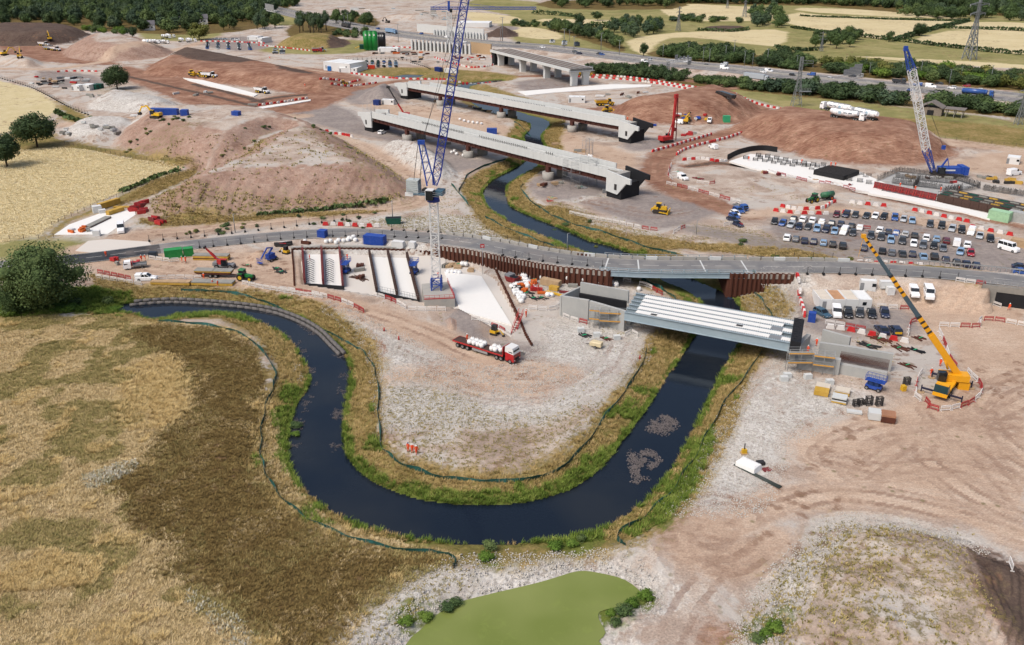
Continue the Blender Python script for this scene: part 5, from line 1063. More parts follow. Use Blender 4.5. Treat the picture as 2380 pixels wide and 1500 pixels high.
# shore plants of the green pond
# deep wood behind the front trees and beyond the fields
def wood_pts(poly,n,mind):return np.array([(a,b)for a,b,_ in scatter_px(poly,n,None,(mind,mind),None,None,None)])
wp=np.vstack([wood_pts([(-120,45),(300,60),(480,60),(640,32),(700,10),(600,2),(-120,2)],520,8.5),wood_pts([(1560,8),(1900,12),(2390,36),(2390,2),(1560,0)],420,9),wood_pts([(-120,4),(640,4),(700,-12),(-120,-12)],180,16),wood_pts([(1000,-2),(2400,2),(2400,-14),(1000,-14)],200,20)])
for j,kd in enumerate(('mid_a','mid_c','mid_b')):
 q=wp[j::3];me_c=CR[kd].copy()
 for v in me_c.vertices:v.co=(v.co.x*13,v.co.y*13,v.co.z*13)
 scatter_stuff('woodland',me_c,q[:,0],q[:,1],.8,1.3,'deep mass of dark woodland trees',-.5)
# ------------------------------------------------------------------ vehicles and plant: one prototype per kind, individuals by spawn()
tyre_m=M('tyre',srgb(34,33,33,.8),.9,var=.2);rim_m=M('rim',srgb(150,150,152,.8),.4,.4,var=.1);lamp_w=M('lamp_lens',srgb(220,222,225,.8),.2,var=.02);lamp_r=M('tail_lens',srgb(150,20,22,.8),.3,var=.05);plate_y=M('number_plate',srgb(225,200,60,.8),.5,var=.02);track_m=M('crawler_track',srgb(58,52,48,.8),.9,var=.3);hyd=M('hydraulic_rod',srgb(180,182,184,.8),.3,.5,var=.05)
def wheel_mesh(r,w,rimmat=None):
 m=MB();m.cyl((0,-w/2,0),(0,w/2,0),r,14);m.m=1;m.cyl((0,-w/2-.012,0),(0,w/2+.012,0),r*.58,10);return m.mesh('wheel',[tyre_m,rimmat or rim_m])
def wheels(pr,xs,y,r,w,rimmat=None,dual=None):
 me_=wheel_mesh(r,w,rimmat)
 for x in xs:
  for s_ in (-1,1):pr.part('wheel',me_,None,None,False,(x,s_*y,r))if False else pr.parts.append(('wheel',me_,None,False,(x,s_*y,r)))
def ring(x,w,z0,z1,ch=.86):return [(x,-w,z0),(x,-w,z0+(z1-z0)*.8),(x,-w*ch,z1),(x,w*ch,z1),(x,w,z0+(z1-z0)*.8),(x,w,z0)]
def car_proto(L,W,H,kind):
 p=Proto();w=W/2;b=MB();belt=H*.63;hood={'hatch':.27,'suv':.3,'estate':.29,'saloon':.29,'van':.36,'pickup':.3,'mini':.4}[kind]
 hz=belt*(.9 if kind not in ('van','mini')else .98)
 tl=belt if kind!='saloon' else belt*.97
 b.loft([ring(-L*.5,w*.86,.34,tl*.86),ring(-L*.475,w*.97,.24,tl),ring(-L*.25,w,.2,belt*1.01),ring(L*.05,w,.2,belt),ring(L*(.5-hood),w,.2,hz),ring(L*.46,w*.96,.22,hz*.86),ring(L*.5,w*.8,.34,hz*.66)])
 p.part('body',b,paint,paint=True)
 x0,x1,x2,x3={'hatch':(-.47,.22,-.38,.04),'suv':(-.48,.2,-.42,.04),'estate':(-.48,.2,-.42,.02),'saloon':(-.40,.2,-.24,.02),'van':(-.495,.2,-.49,.1),'pickup':(-.2,.2,-.16,.04),'mini':(-.495,.26,-.49,.2)}[kind]
 g=MB();k=.8 if kind not in ('van','mini')else .9
 def gr(za,zb,e=0):return [[(L*x0-e,-w*.93-e,za),(L*x1+e,-w*.93-e,za),(L*x1+e,w*.93+e,za),(L*x0-e,w*.93+e,za)],[(L*x2-e,-w*k-e,zb),(L*x3+e,-w*k-e,zb),(L*x3+e,w*k+e,zb),(L*x2-e,w*k+e,zb)]]
 if kind=='van':
  g.loft([[(L*.0,-w*.93,belt),(L*x1,-w*.93,belt),(L*x1,w*.93,belt),(L*.0,w*.93,belt)],[(L*.0,-w*k,H-.06),(L*x3,-w*k,H-.06),(L*x3,w*k,H-.06),(L*.0,w*k,H-.06)]]);p.part('window',g,glass_m)
  c=MB();c.loft([ring(-L*.497,w*.95,belt*.9,H,.88),ring(L*.02,w*.95,belt*.9,H,.88)]);c.loft([ring(L*.02,w*.9,H-.08,H,.9),ring(L*.1,w*.86,H-.08,H-.02,.9)]);p.part('cargo_box',c,paint,paint=True)
 else:
  g.loft(gr(belt-.02,H-.05));p.part('window',g,glass_m)
  r_=MB();xa,xb=L*x2,L*x3;r_.loft([[(xa-.03,-w*k-.02,H-.07),(xb+.05,-w*k-.02,H-.07),(xb+.05,w*k+.02,H-.07),(xa-.03,w*k+.02,H-.07)],[(xa+.1,-w*k*.9,H),(xb-.08,-w*k*.9,H),(xb-.08,w*k*.9,H),(xa+.1,w*k*.9,H)]])
  lo,hi=gr(belt-.02,H-.06,.012)
  for i in range(4):r_.bar(lo[i],hi[i],.09)
  for f in (.38,.68)if kind!='pickup' else (.5,):
   for i,j in ((0,1),(3,2)):r_.bar(Vector(lo[i]).lerp(Vector(lo[j]),f),Vector(hi[i]).lerp(Vector(hi[j]),f),.09)
  p.part('roof',r_,paint,paint=True)
 if kind=='pickup':
  c=MB();c.loft([ring(-L*.49,w*.93,belt*.95,H*.98,.88),ring(-L*.205,w*.93,belt*.95,H,.88)]);p.part('canopy',c,paint,paint=True)
 wr=.33 if kind not in ('suv','van','pickup','mini')else .37
 wheels(p,(-L*.31,L*.31),w-.08,wr,.22)
 for s_ in (-1,1):
  h=MB();h.box((0,0,0),(.14,.34,.13));p.parts.append(('headlight',h.mesh('headlight',lamp_w),None,False,(L*.47,s_*w*.66,hz*.74)))
  h=MB();h.box((0,0,0),(.1,.2,.2));p.parts.append(('tail_light',h.mesh('tail_light',lamp_r),None,False,(-L*.483,s_*w*.78,tl*.8)))
 h=MB();h.box((L*.497,0,.45),(.05,.5,.12));p.part('number_plate',h,lamp_w)
 return p
CARS={k:car_proto(*v,k)for k,v in {'hatch':(4.1,1.8,1.5),'suv':(4.5,1.9,1.68),'estate':(4.7,1.85,1.5),'saloon':(4.75,1.85,1.45),'van':(4.9,1.95,2.0),'pickup':(5.3,1.9,1.85),'mini':(5.6,2.05,2.45)}.items()}
big=car_proto(5.9,2.05,2.5,'van');CARS['bigvan']=big
CC={'black':(srgb(22,24,28),'black'),'navy':(srgb(30,40,66),'navy'),'blue':(srgb(46,84,150),'blue'),'lblue':(srgb(126,156,186),'pale blue'),'grey':(srgb(92,98,106),'grey'),'silver':(srgb(172,178,184),'silver'),'white':(srgb(236,237,238),'white'),'red':(srgb(150,20,40),'red'),'dgrey':(srgb(56,60,66),'dark grey'),'teal':(srgb(52,84,104),'teal blue'),'maroon':(srgb(92,22,34),'maroon')}
KN={'hatch':'hatchback','suv':'tall estate car','estate':'estate car','saloon':'saloon car','van':'panel van','pickup':'pickup with canopy','mini':'minibus','bigvan':'long panel van'}
def car(px,py,rz,kind,col,where,group,name=None):
 p=G(px,py);c,cn=CC[col]
 return CARS[kind].spawn(name or ('parked_van' if kind in ('van','bigvan','mini')else 'parked_car'),'%s %s %s'%(cn,KN[kind],where),'van' if kind in ('van','bigvan','mini')else 'car',p,rz,group,c)
# generic truck pieces -------------------------------------------------
def cab(p,x,w,h,mat=paint,L=2.1,z0=.55,paintit=True):
 c=MB();c.loft([[(x-L/2,-w/2,z0),(x+L/2,-w/2,z0),(x+L/2,w/2,z0),(x-L/2,w/2,z0)],[(x-L/2,-w/2,h*.72),(x+L/2,-w/2,h*.6),(x+L/2,w/2,h*.6),(x-L/2,w/2,h*.72)],[(x-L/2,-w*.46,h),(x+L*.32,-w*.44,h-.08),(x+L*.32,w*.44,h-.08),(x-L/2,w*.46,h)]])
 i=p.part('cab',c,mat,paint=paintit);g=MB()
 g.loft([[(x+L*.5+.015,-w*.44,h*.5),(x+L*.5+.03,-w*.44,h*.5),(x+L*.5+.03,w*.44,h*.5),(x+L*.5+.015,w*.44,h*.5)],[(x+L*.38,-w*.42,h*.86),(x+L*.42,-w*.42,h*.86),(x+L*.42,w*.42,h*.86),(x+L*.38,w*.42,h*.86)]])
 p.part('windscreen',g,glass_m,i)
 for s_ in (-1,1):
  g=MB();g.box((x+L*.12,s_*w*.487,h*.66),(L*.5,.05,h*.22));p.part('side_window',g,glass_m,i)
  g=MB();g.box((x+L*.5,s_*w*.36,z0+.3),(.06,.36,.18));p.part('headlight',g,lamp_w,i)
 g=MB();g.box((x+L*.5+.01,0,z0+.62),(.05,w*.6,.5));p.part('grille',g,dark_st,i)
 return i
def artic(body):
 """tractor unit and semitrailer, origin at the middle on the ground, front to +x"""
 p=Proto();cab(p,6.6,2.45,3.5)
 m=MB();m.box((5.2,0,.85),(5.6,.9,.35));m.box((5.9,0,.6),(1.2,2.3,.5));p.part('chassis',m,dark_st)
 wheels(p,(6.7,4.4,3.3),1.05,.5,.35);wheels(p,(-4.3,-5.6,-6.9),1.05,.5,.4)
 m=MB();m.box((-1.4,0,1.0),(12.6,1.0,.35));p.part('trailer_frame',m,dark_st)
 body(p);return p
def flat_body(p):
 m=MB();m.box((-1.6,0,1.3),(13.2,2.5,.22));i=p.part('trailer_bed',m,brown_st);m=MB()
 for s_ in (-1,1):m.box((-1.6,s_*1.26,1.28),(13.2,.06,.3))
 m.box((-8.2,0,1.28),(.08,2.5,.34));p.part('side_rail',m,red_p,i);m=MB();m.box((4.9,0,2.3),(.12,2.45,1.9));p.part('headboard',m,red_p,i)
 m=MB();m.box((2.2,1.15,.75),(2.6,.06,.5));m.box((-1,1.2,.75),(4,.06,.5));m.box((-1,-1.2,.75),(4,.06,.5));p.part('side_guard',m,galv)
def tank_body(p):
 m=MB();m.cyl((-8,0,2.35),(-7.2,0,2.4),.95,16,1.25);m.cyl((-7.2,0,2.4),(3.6,0,2.5),1.25,16);m.cyl((3.6,0,2.5),(4.4,0,2.5),1.25,16,.95);i=p.part('tank',m,paint,paint=True);m=MB()
 m.box((-1.8,0,3.78),(10,.7,.06));m.box((-1.8,-.36,4.1),(10,.04,.04));p.part('walkway',m,galv,i)
 for x in (-5.5,-1.5,2.5):m=MB();m.cyl((x,0,3.7),(x,0,3.95),.35,10);p.part('hatch',m,galv,i)
def pneumatic_body(p):
 m=MB();st=[(-8,2.5,.9),(-7,2.35,1.25),(-4.4,2.0,1.55),(-1.8,2.2,1.4),(.8,2.0,1.5),(3.2,2.4,1.25),(4.3,2.6,.9)]
 m.smooth=True
 for a,b in zip(st[:-1],st[1:]):m.cyl((a[0],0,a[1]+.35),(b[0],0,b[1]+.35),a[2],16,b[2])
 i=p.part('tank',m,paint,paint=True);m=MB();m.box((-1.8,0,4.02),(10.5,.8,.08));p.part('walkway',m,galv,i)
 for s_ in (-1,1):
  m=MB();m.cyl((-3.2,s_*1.44,2.6),(-3.2,s_*1.5,2.6),.75,14);p.part('logo',m,M('pale_logo_blue',srgb(176,206,222,.8),.5),i)
  for x0 in (-1.3,.9):
   for j in range(4):m=MB();m.box((x0+j*.42,s_*1.5,2.75),(.3,.06,.45));p.part('lettering',m,M('lettering_grey',srgb(96,116,132,.8),.5),i)
def box_body(p):m=MB();m.box((-1.6,0,2.65),(13.4,2.5,2.75));p.part('trailer_box',m,paint,paint=True)
def cab_top(p):m=MB();m.loft([[(5.5,-1.24,2.45),(7.67,-1.24,2.2),(7.67,1.24,2.2),(5.5,1.24,2.45)],[(5.5,-1.16,3.56),(7.3,-1.1,3.46),(7.3,1.1,3.46),(5.5,1.16,3.56)]]);p.part('cab_roof',m,white_p,0)
FLATBED=artic(flat_body);cab_top(FLATBED);TANKER=artic(tank_body);POWDER=artic(pneumatic_body);BOXLORRY=artic(box_body)
def rigid(body,L=7.5):
 p=Proto();cab(p,L/2-1,2.4,2.9);m=MB();m.box((0,0,.8),(L-1,.9,.3));p.part('chassis',m,dark_st);wheels(p,(L/2-1.1,-L/2+1.0,-L/2+2.3),1.0,.48,.35);body(p);return p
def tip_body(p):m=MB();m.box((-1.2,0,1.75),(5.0,2.4,1.5),top=(1.04,1.04));i=p.part('tipper_body',m,paint,paint=True);m=MB();m.box((-1.2,0,2.48),(4.7,2.15,.2));p.part('load',m,M('load_soil',srgb(140,120,104,.75),.95,var=.3),i)
def mixer_body(p):
 m=MB();m.smooth=True
 for a,b in (((-3.4,2.9,.7),(-2.2,2.6,1.15)),((-2.2,2.6,1.15),(-.4,2.2,1.2)),((-.4,2.2,1.2),(1.0,1.9,.6))):m.cyl((a[0],0,a[1]),(b[0],0,b[1]),a[2],14,b[2])
 p.part('drum',m,paint,paint=True);m=MB();m.box((-3.3,0,3.1),(.9,1.2,.9),taper=.6);m.bar((-3.6,0,2.2),(-4.6,0,1.4),.4,.2);p.part('chute',m,grey_p)
TIPPER,MIXER=rigid(tip_body),rigid(mixer_body,8.5)
# small drop side tipper truck
p=Proto();cab(p,1.9,2.0,2.25,L=1.9,z0=.4);m=MB();m.box((-1.2,0,.85),(3.4,2.05,.1));i=p.part('bed',m,grey_p);m=MB()
for s_ in (-1,1):m.box((-1.2,s_*1.02,1.08),(3.4,.05,.4))
m.box((-2.9,0,1.08),(.05,2.05,.4));m.box((.5,0,1.5),(.06,2.0,1.2));p.part('dropside',m,grey_p,i);m=MB();m.box((-2.94,0,1.05),(.03,1.9,.3));p.part('chevron_board',m,yellow_p,i);wheels(p,(-1.7,1.9),.85,.35,.28);DROPSIDE=p
# articulated dump truck
p=Proto();m=MB();m.loft([[(2.2,-1.3,1.0),(5.0,-1.1,1.0),(5.0,1.1,1.0),(2.2,1.3,1.0)],[(2.2,-1.3,2.0),(4.9,-1.0,1.7),(4.9,1.0,1.7),(2.2,1.3,2.0)]]);i=p.part('bonnet',m,paint,paint=True)
m=MB();m.box((2.5,0,2.7),(1.5,1.6,1.5),taper=.85);j=p.part('cab',m,glass_m);m=MB();m.box((2.5,0,3.5),(1.6,1.6,.12));p.part('cab_roof',m,paint,j,True)
m=MB();m.loft([[(-4.9,-1.2,1.6),(.9,-1.2,1.3),(.9,1.2,1.3),(-4.9,1.2,1.6)],[(-5.4,-1.55,2.9),(1.5,-1.55,3.0),(1.5,1.55,3.0),(-5.4,1.55,2.9)]]);j=p.part('dump_body',m,paint,paint=True);m=MB();m.box((-1.9,0,2.92),(5.6,2.7,.2));p.part('load',m,M('load_soil'),j)
m=MB();m.box((0,0,1.0),(8.5,.9,.5));p.part('chassis',m,dark_st);wheels(p,(3.6,-1.6,-3.4),1.15,.85,.6,M('yellow_rim',srgb(206,168,40,.8),.6));ADT=p
def tracks(p,L,W,w,h):
 for s_ in (-1,1):
  m=MB();q=[(-L/2+h*.3,0),(L/2-h*.3,0),(L/2,h*.35),(L/2,h*.7),(L/2-h*.3,h),(-L/2+h*.3,h),(-L/2,h*.7),(-L/2,h*.35)];y=s_*(W/2-w/2);m.prism(q[::-1],y-w/2,y+w/2)
  for k_ in range(int(L/.3)):m.box((-L/2+.25+k_*.3,y,h+.015),(.12,w*1.02,.05))
  p.part('track',m,track_m)
def excavator_proto(sc=1.0,boom=((0,0),(2.6,3.4),(5.2,2.6),(6.6,.4))):
 p=Proto();tracks(p,4.3,3.1,.6,.95);m=MB();m.box((-.5,0,1.75),(3.6,2.7,.95));m.box((-1.9,0,1.8),(1.2,2.8,1.2),taper=.92);b=p.part('upper_body',m,paint,paint=True)
 m=MB();m.box((.8,.85,2.6),(1.6,1.05,1.7),taper=.88);c=p.part('cab',m,glass_m,b);m=MB();m.box((.8,.85,3.48),(1.5,1.0,.1));p.part('cab_roof',m,paint,c,True)if False else p.part('cab_roof',m,paint,b,True)
 q=[Vector((1.2+x,-.2,1.6+z))for x,z in boom];m=MB();m.bar(q[0],q[1],.45,.6);m.bar(q[1],q[2],.4,.5);a=p.part('boom',m,paint,paint=True);m=MB();m.bar(q[2]-(q[3]-q[2]).normalized()*.6,q[3],.32,.42);s_=p.part('stick',m,paint,paint=True)
 m=MB();e=q[3];m.prism([(e.x-.2,e.z+.2),(e.x+.5,e.z),(e.x+.3,e.z-.9),(e.x-.7,e.z-1.0),(e.x-.9,e.z-.4)][::-1],-.9,.5);p.part('bucket',m,dark_st)
 m=MB();m.cyl(q[0]+Vector((.5,0,-.1)),q[1]+Vector((-.6,0,-1.0)),.09,6);m.cyl(q[1]+Vector((.2,0,.3)),q[2]+Vector((-.3,0,.5)),.08,6);p.part('ram',m,hyd);return p
EXC=excavator_proto();EXC2=excavator_proto(boom=((0,0),(1.6,4.2),(3.6,5.0),(5.4,2.6)))
# bulldozer
p=Proto();tracks(p,4.2,3.0,.7,1.25);m=MB();m.box((1.0,0,1.75),(2.3,1.3,1.1),taper=.92);m.box((-1.3,0,1.6),(1.6,1.8,.9));b=p.part('hull',m,yellow_p);m=MB();m.box((-.5,0,2.5),(1.5,1.6,1.3),taper=.85);c=p.part('cab',m,glass_m,b);m=MB();m.box((-.5,0,3.2),(1.7,1.7,.12));p.part('cab_roof',m,yellow_p,b)
m=MB();m.prism([(2.5,.15),(2.9,.2),(2.75,.8),(2.95,1.5),(2.7,1.5),(2.5,.8)],-1.9,1.9);p.part('blade',m,yellow_p);m=MB()
for s_ in (-1,1):m.bar((0,s_*1.65,.7),(2.6,s_*1.6,.5),.2,.3)
p.part('push_arm',m,yellow_p);m=MB();m.cyl((1.2,.3,2.2),(1.2,.3,3.0),.1,8);p.part('exhaust',m,dark_st);m=MB();m.bar((-2.0,0,1.2),(-2.9,0,1.1),.8,.5);m.bar((-2.8,0,1.2),(-2.9,0,.3),.25);p.part('ripper',m,yellow_p);DOZER=p
# tractor
p=Proto();m=MB();m.loft([[(0,-.42,.9),(2.2,-.38,.95),(2.2,.38,.95),(0,.42,.9)],[(0,-.4,1.75),(2.1,-.32,1.55),(2.1,.32,1.55),(0,.4,1.75)]]);b=p.part('bonnet',m,paint,paint=True);m=MB();m.box((-.7,0,2.1),(1.5,1.5,1.3),taper=.9);c=p.part('cab',m,glass_m);m=MB();m.box((-.7,0,2.82),(1.6,1.6,.2),taper=.9);p.part('cab_roof',m,paint,c,True)
m=MB();m.box((.6,0,.85),(3.2,.6,.4));p.part('chassis',m,dark_st);yr=M('yellow_rim');
for s_ in (-1,1):
 p.parts.append(('rear_wheel',wheel_mesh(.92,.55,yr)if s_<0 else p.parts[-1][1],None,False,(-.9,s_*.95,.92)))
for s_ in (-1,1):p.parts.append(('front_wheel',wheel_mesh(.66,.42,yr)if s_<0 else p.parts[-1][1],None,False,(1.65,s_*.9,.66)))
for s_ in (-1,1):
 m=MB();m.box((-.9,s_*.95,1.92),(1.3,.5,.1));p.part('mudguard',m,paint,paint=True)
TRACTOR=p
p=Proto();m=MB();m.cyl((-2.4,0,1.9),(2.2,0,1.9),.95,14);m.cyl((2.2,0,1.9),(2.6,0,1.9),.95,14,.6);m.cyl((-2.8,0,1.9),(-2.4,0,1.9),.6,14,.95);b=p.part('tank',m,M('slurry_green',srgb(40,112,78,.8),.4,dirt=.2));m=MB();m.box((0,0,.85),(5,1.0,.3));m.bar((2.4,0,.85),(4.2,0,.7),.25);p.part('frame',m,dark_st);wheels(p,(-.9,),1.15,.8,.55,M('orange_rim',srgb(196,96,44,.8),.6));m=MB();m.cyl((-.5,0,2.8),(-.5,0,3.1),.35,8);p.part('hatch',m,galv,b);SLURRY=p
# telescopic handler with raised boom
def telehandler(mat,boom_to=(5.2,0,5.2),L=6.4):
 p=Proto();m=MB();m.box((0,0,1.0),(5.2,1.8,.6));m.box((-2.2,0,1.4),(1.2,2.2,.9));p.part('chassis',m,grey_p if mat is red_p else mat);wheels(p,(-1.8,1.8),.98,.66,.5)
 m=MB();m.box((.3,-.75,1.9),(1.6,.95,1.7),taper=.85);c=p.part('cab',m,glass_m);m=MB();m.box((.3,-.75,2.8),(1.5,.95,.1));p.part('cab_roof',m,mat,c);m=MB();m.box((-.9,0,1.9),(1.9,1.6,1.2),taper=.8);p.part('turret',m,mat)
 a,e=Vector((-1.9,.35,2.4)),Vector(boom_to);m=MB();m.bar(a,a.lerp(e,.55),.5,.55);b=p.part('boom',m,mat);m=MB();m.bar(a.lerp(e,.5),a.lerp(e,.85),.36,.42);m.bar(a.lerp(e,.8),e,.26,.3);p.part('boom_extension',m,mat,b);m=MB();m.box(e,(.35,1.2,.6));p.part('carriage',m,dark_st,b)
 m=MB()
 for x in (-2.3,2.3):
  for s_ in (-1,1):m.bar((x,s_*.6,.8),(x,s_*1.5,.75),.2);m.box((x,s_*1.5,.35),(.3,.3,.7))
 p.part('stabiliser',m,grey_p);m=MB();m.cyl((-.6,.35,2.2),a.lerp(e,.4)-Vector((0,0,.3)),.1,6);p.part('ram',m,hyd);return p
TELE_R=telehandler(red_p,(-4.8,.35,5.6));TELE_Y=telehandler(yellow_p,(4.2,.35,3.8))
# articulating boom lift and scissor lift
p=Proto();m=MB();m.box((0,0,.85),(2.6,1.7,.5));p.part('chassis',m,blue_p);wheels(p,(-1,1),.95,.45,.35);m=MB();m.box((-.3,0,1.6),(2.4,1.3,1.0));t_=p.part('turntable',m,blue_p);m=MB();m.bar((-1.0,0,2.1),(.8,0,3.4),.35);m.bar((.8,0,3.4),(-1.2,0,3.9),.3);m.bar((-1.2,0,3.9),(-3.6,0,1.6),.28);p.part('boom',m,blue_p)
m=MB()
for z in (.6,1.1,1.7):
 for s_ in (-1,1):m.bar((-4.6,s_*.8,z),(-3.7,s_*.8,z),.07);m.bar((-4.15+s_*.45,-.8,z),(-4.15+s_*.45,.8,z),.07)
m.box((-4.15,0,.6),(.9,1.6,.08));p.part('basket',m,blue_p);BOOMLIFT=p
def scissor(h):
 p=Proto();m=MB();m.box((0,0,.7),(2.9,1.5,.6));p.part('chassis',m,blue_p);wheels(p,(-1.1,1.1),.75,.4,.3);m=MB();n=4
 for k_ in range(n):
  z=1.0+h*k_/n;z2=1.0+h*(k_+1)/n
  for s_ in (-.55,.55):m.bar((-1.1,s_,z),(1.1,s_,z2),.1,.14);m.bar((1.1,s_,z),(-1.1,s_,z2),.1,.14)
 p.part('scissor_stack',m,M('lift_arm_blue',srgb(36,62,112,.8),.5));m=MB();z=1.05+h;m.box((.2,0,z),(3.6,1.6,.12));d=p.part('platform',m,blue_p);m=MB()
 for x in np.linspace(-1.6,2.0,6):
  for s_ in (-.8,.8):m.bar((x,s_,z),(x,s_,z+1.1),.06)
 for zz in (.55,1.1):
  for s_ in (-.8,.8):m.bar((-1.6,s_,z+zz),(2.0,s_,z+zz),.06)
  for x in (-1.6,2.0):m.bar((x,-.8,z+zz),(x,.8,z+zz),.06)
 p.part('guard_rail',m,blue_p,d);return p
SCISSOR=scissor(.9);SCISSOR2=scissor(1.6)
# mini digger / site dumper
p=Proto();tracks(p,1.8,1.4,.3,.45);m=MB();m.box((-.2,0,.8),(1.5,1.3,.6));b=p.part('upper_body',m,yellow_p);m=MB();m.box((-.1,0,1.6),(1.1,1.0,1.1),taper=.9);c=p.part('cab',m,glass_m);m=MB();m.box((-.1,0,2.2),(1.15,1.05,.08));p.part('cab_roof',m,dark_st,c);m=MB();m.bar((.6,0,.9),(1.5,0,1.3),.22);m.bar((1.5,0,1.3),(2.3,0,.5),.18);p.part('boom',m,yellow_p);m=MB();m.box((2.3,0,.3),(.4,.5,.4));p.part('bucket',m,dark_st);MINI=p
# site compressor / generator trailers
p=Proto();m=MB();m.loft([ring(-1.2,.7,.5,1.45,.8),ring(1.0,.7,.5,1.5,.8),ring(1.4,.65,.55,1.2,.8)]);p.part('housing',m,M('cream_paint',srgb(222,206,168,.8),.5,dirt=.15));wheels(p,(0,),.8,.33,.2);m=MB();m.bar((1.3,0,.55),(2.5,0,.45),.1);p.part('drawbar',m,dark_st);COMPRESSOR=p
# ------------------------------------------------------------------ people
def person_mesh(pose):
 J={'pel':(0,0,.95),'bel':(0,0,1.12),'che':(0,.0,1.36),'nec':(0,.0,1.52),'hea':(0,.02,1.62),'top':(0,.02,1.75),'hl':(.1,0,.9),'hr':(-.1,0,.9),'kl':(.12,.03,.5),'kr':(-.12,.03,.5),'al':(.13,-.02,.09),'ar':(-.13,-.02,.09),'tl':(.15,.16,.05),'tr':(-.15,.16,.05),'sl':(.2,0,1.45),'sr':(-.2,0,1.45),'el':(.28,-.02,1.18),'er':(-.28,-.02,1.18),'wl':(.27,.1,.95),'wr':(-.27,.1,.95),'fl':(.26,.14,.86),'fr':(-.26,.14,.86)}
 if pose==1:J.update(kl=(.12,.24,.53),al=(.12,.22,.1),tl=(.13,.4,.08),kr=(-.12,-.05,.5),ar=(-.12,-.3,.14),tr=(-.13,-.14,.05),wl=(.27,-.12,.95),wr=(-.26,.25,1.0))
 if pose==2:J.update(el=(.26,.16,1.2),wl=(.16,.4,1.25),fl=(.12,.48,1.28),er=(-.26,.16,1.2),wr=(-.16,.4,1.2),fr=(-.12,.48,1.22))
 R_={'pel':.16,'bel':.15,'che':.18,'nec':.07,'hea':.1,'top':.07,'hl':.11,'hr':.11,'kl':.085,'kr':.085,'al':.06,'ar':.06,'tl':.05,'tr':.05,'sl':.085,'sr':.085,'el':.062,'er':.062,'wl':.045,'wr':.045,'fl':.05,'fr':.05}
 E_=[('pel','bel'),('bel','che'),('che','nec'),('nec','hea'),('hea','top'),('pel','hl'),('hl','kl'),('kl','al'),('al','tl'),('pel','hr'),('hr','kr'),('kr','ar'),('ar','tr'),('che','sl'),('sl','el'),('el','wl'),('wl','fl'),('che','sr'),('sr','er'),('er','wr'),('wr','fr')]
 ks=list(J);me_=bpy.data.meshes.new('body');me_.from_pydata([J[k_]for k_ in ks],[(ks.index(a),ks.index(b))for a,b in E_],[])
 o=bpy.data.objects.new('body',me_);COL.objects.link(o);o.modifiers.new('s','SKIN');sl=me_.skin_vertices[0].data
 for i,k_ in enumerate(ks):sl[i].radius=(R_[k_],R_[k_]);sl[i].use_root=(k_=='pel')
 o.modifiers.new('u','SUBSURF').levels=1;dg=bpy.context.evaluated_depsgraph_get();out=bpy.data.meshes.new_from_object(o.evaluated_get(dg));bpy.data.objects.remove(o)
 out.name='body';out.materials.clear()
 for mt in (hiviz,M('reflective_band',srgb(232,230,214,.85),.4),skin_m,black_r):out.materials.append(mt)
 for pl in out.polygons:
  z=pl.center.z;x=abs(pl.center.x);pl.use_smooth=True
  pl.material_index=3 if z<.14 else 2 if (z>1.53 or ((z<.93 or pose==2)and x>.2 and z>.8 and pl.center.y>(.4 if pose==2 else -1)))else 1 if (1.1<z<1.17 or .36<z<.42)and x<.22 else 0
 return out
PM=[person_mesh(i)for i in range(3)]
hm=MB();hm.ball((0,.02,1.72),.13,10,6,.75);hm.box((0,.12,1.69),(.2,.14,.02));HELM=hm.mesh('helmet',helmet_m);HELM_B=hm.mesh('helmet',M('blue_helmet',srgb(40,60,120,.8),.3))
def person(px,py,pose,rz,lab,group=None,z=None,dark=False):
 p=G(px,py)if z is None else GZ(px,py,z);t=thing('person',lab,'person',p,rz,group);obj('body',PM[pose],t);obj('helmet',HELM_B if dark else HELM,t);return t
# ------------------------------------------------------------------ cars
def Z8(u,v):return (1780+u/3.967,300+v/3.967)
def Z4(u,v):return (1780+u/3.967,560+v/3.967)
def Z5(u,v):return (1780+u/3.967,700+v/3.967)
def Z7(u,v):return (1200+u/3.967,300+v/3.967)
def Z3(u,v):return (1200+u/3.967,560+v/3.967)
def ZA(u,v):return (150+u/3.967,500+v/3.967)
def ZB(u,v):return (650+u/3.967,500+v/3.967)
def ZC(u,v):return (u/3.967,300+v/3.967)
def ZD(u,v):return (600+u/3.967,300+v/3.967)
def ZE(u,v):return (u/3.967,v/3.967)
def ZF_(u,v):return (600+u/3.967,v/3.967)
def ZG(u,v):return (1200+u/3.967,v/3.967)
def ZH(u,v):return (1780+u/3.967,v/3.967)
rot90=lambda a:a-math.pi/2
rowA=hpx(Z8(650,805),Z8(2067,1030))-math.pi/2+.12;rowB=hpx(Z8(78,870),Z8(1790,1150))-math.pi/2+.12;rowC=hpx(Z8(195,1020),Z8(1447,1190))-math.pi/2+.1
gA='cars in the car park row along the red and white barriers'
for u,v,k_,c in [(650,805,'hatch','maroon'),(738,805,'suv','navy'),(823,808,'hatch','dgrey'),(927,815,'saloon','dgrey'),(1007,818,'hatch','white'),(1085,825,'estate','black'),(1187,835,'suv','blue'),(1268,848,'hatch','silver'),(1347,862,'hatch','lblue'),(1512,895,'estate','dgrey'),(1618,910,'suv','black'),(1715,935,'estate','silver'),(1803,950,'suv','black'),(1890,970,'van','white'),(1970,1000,'saloon','silver'),(2067,1030,'estate','black')]:
 car(*Z8(u,v),rowA+random.uniform(-.1,.1),k_,c,'parked in the row along the red and white barriers',gA)
gB='cars in the back line of the double car park row'
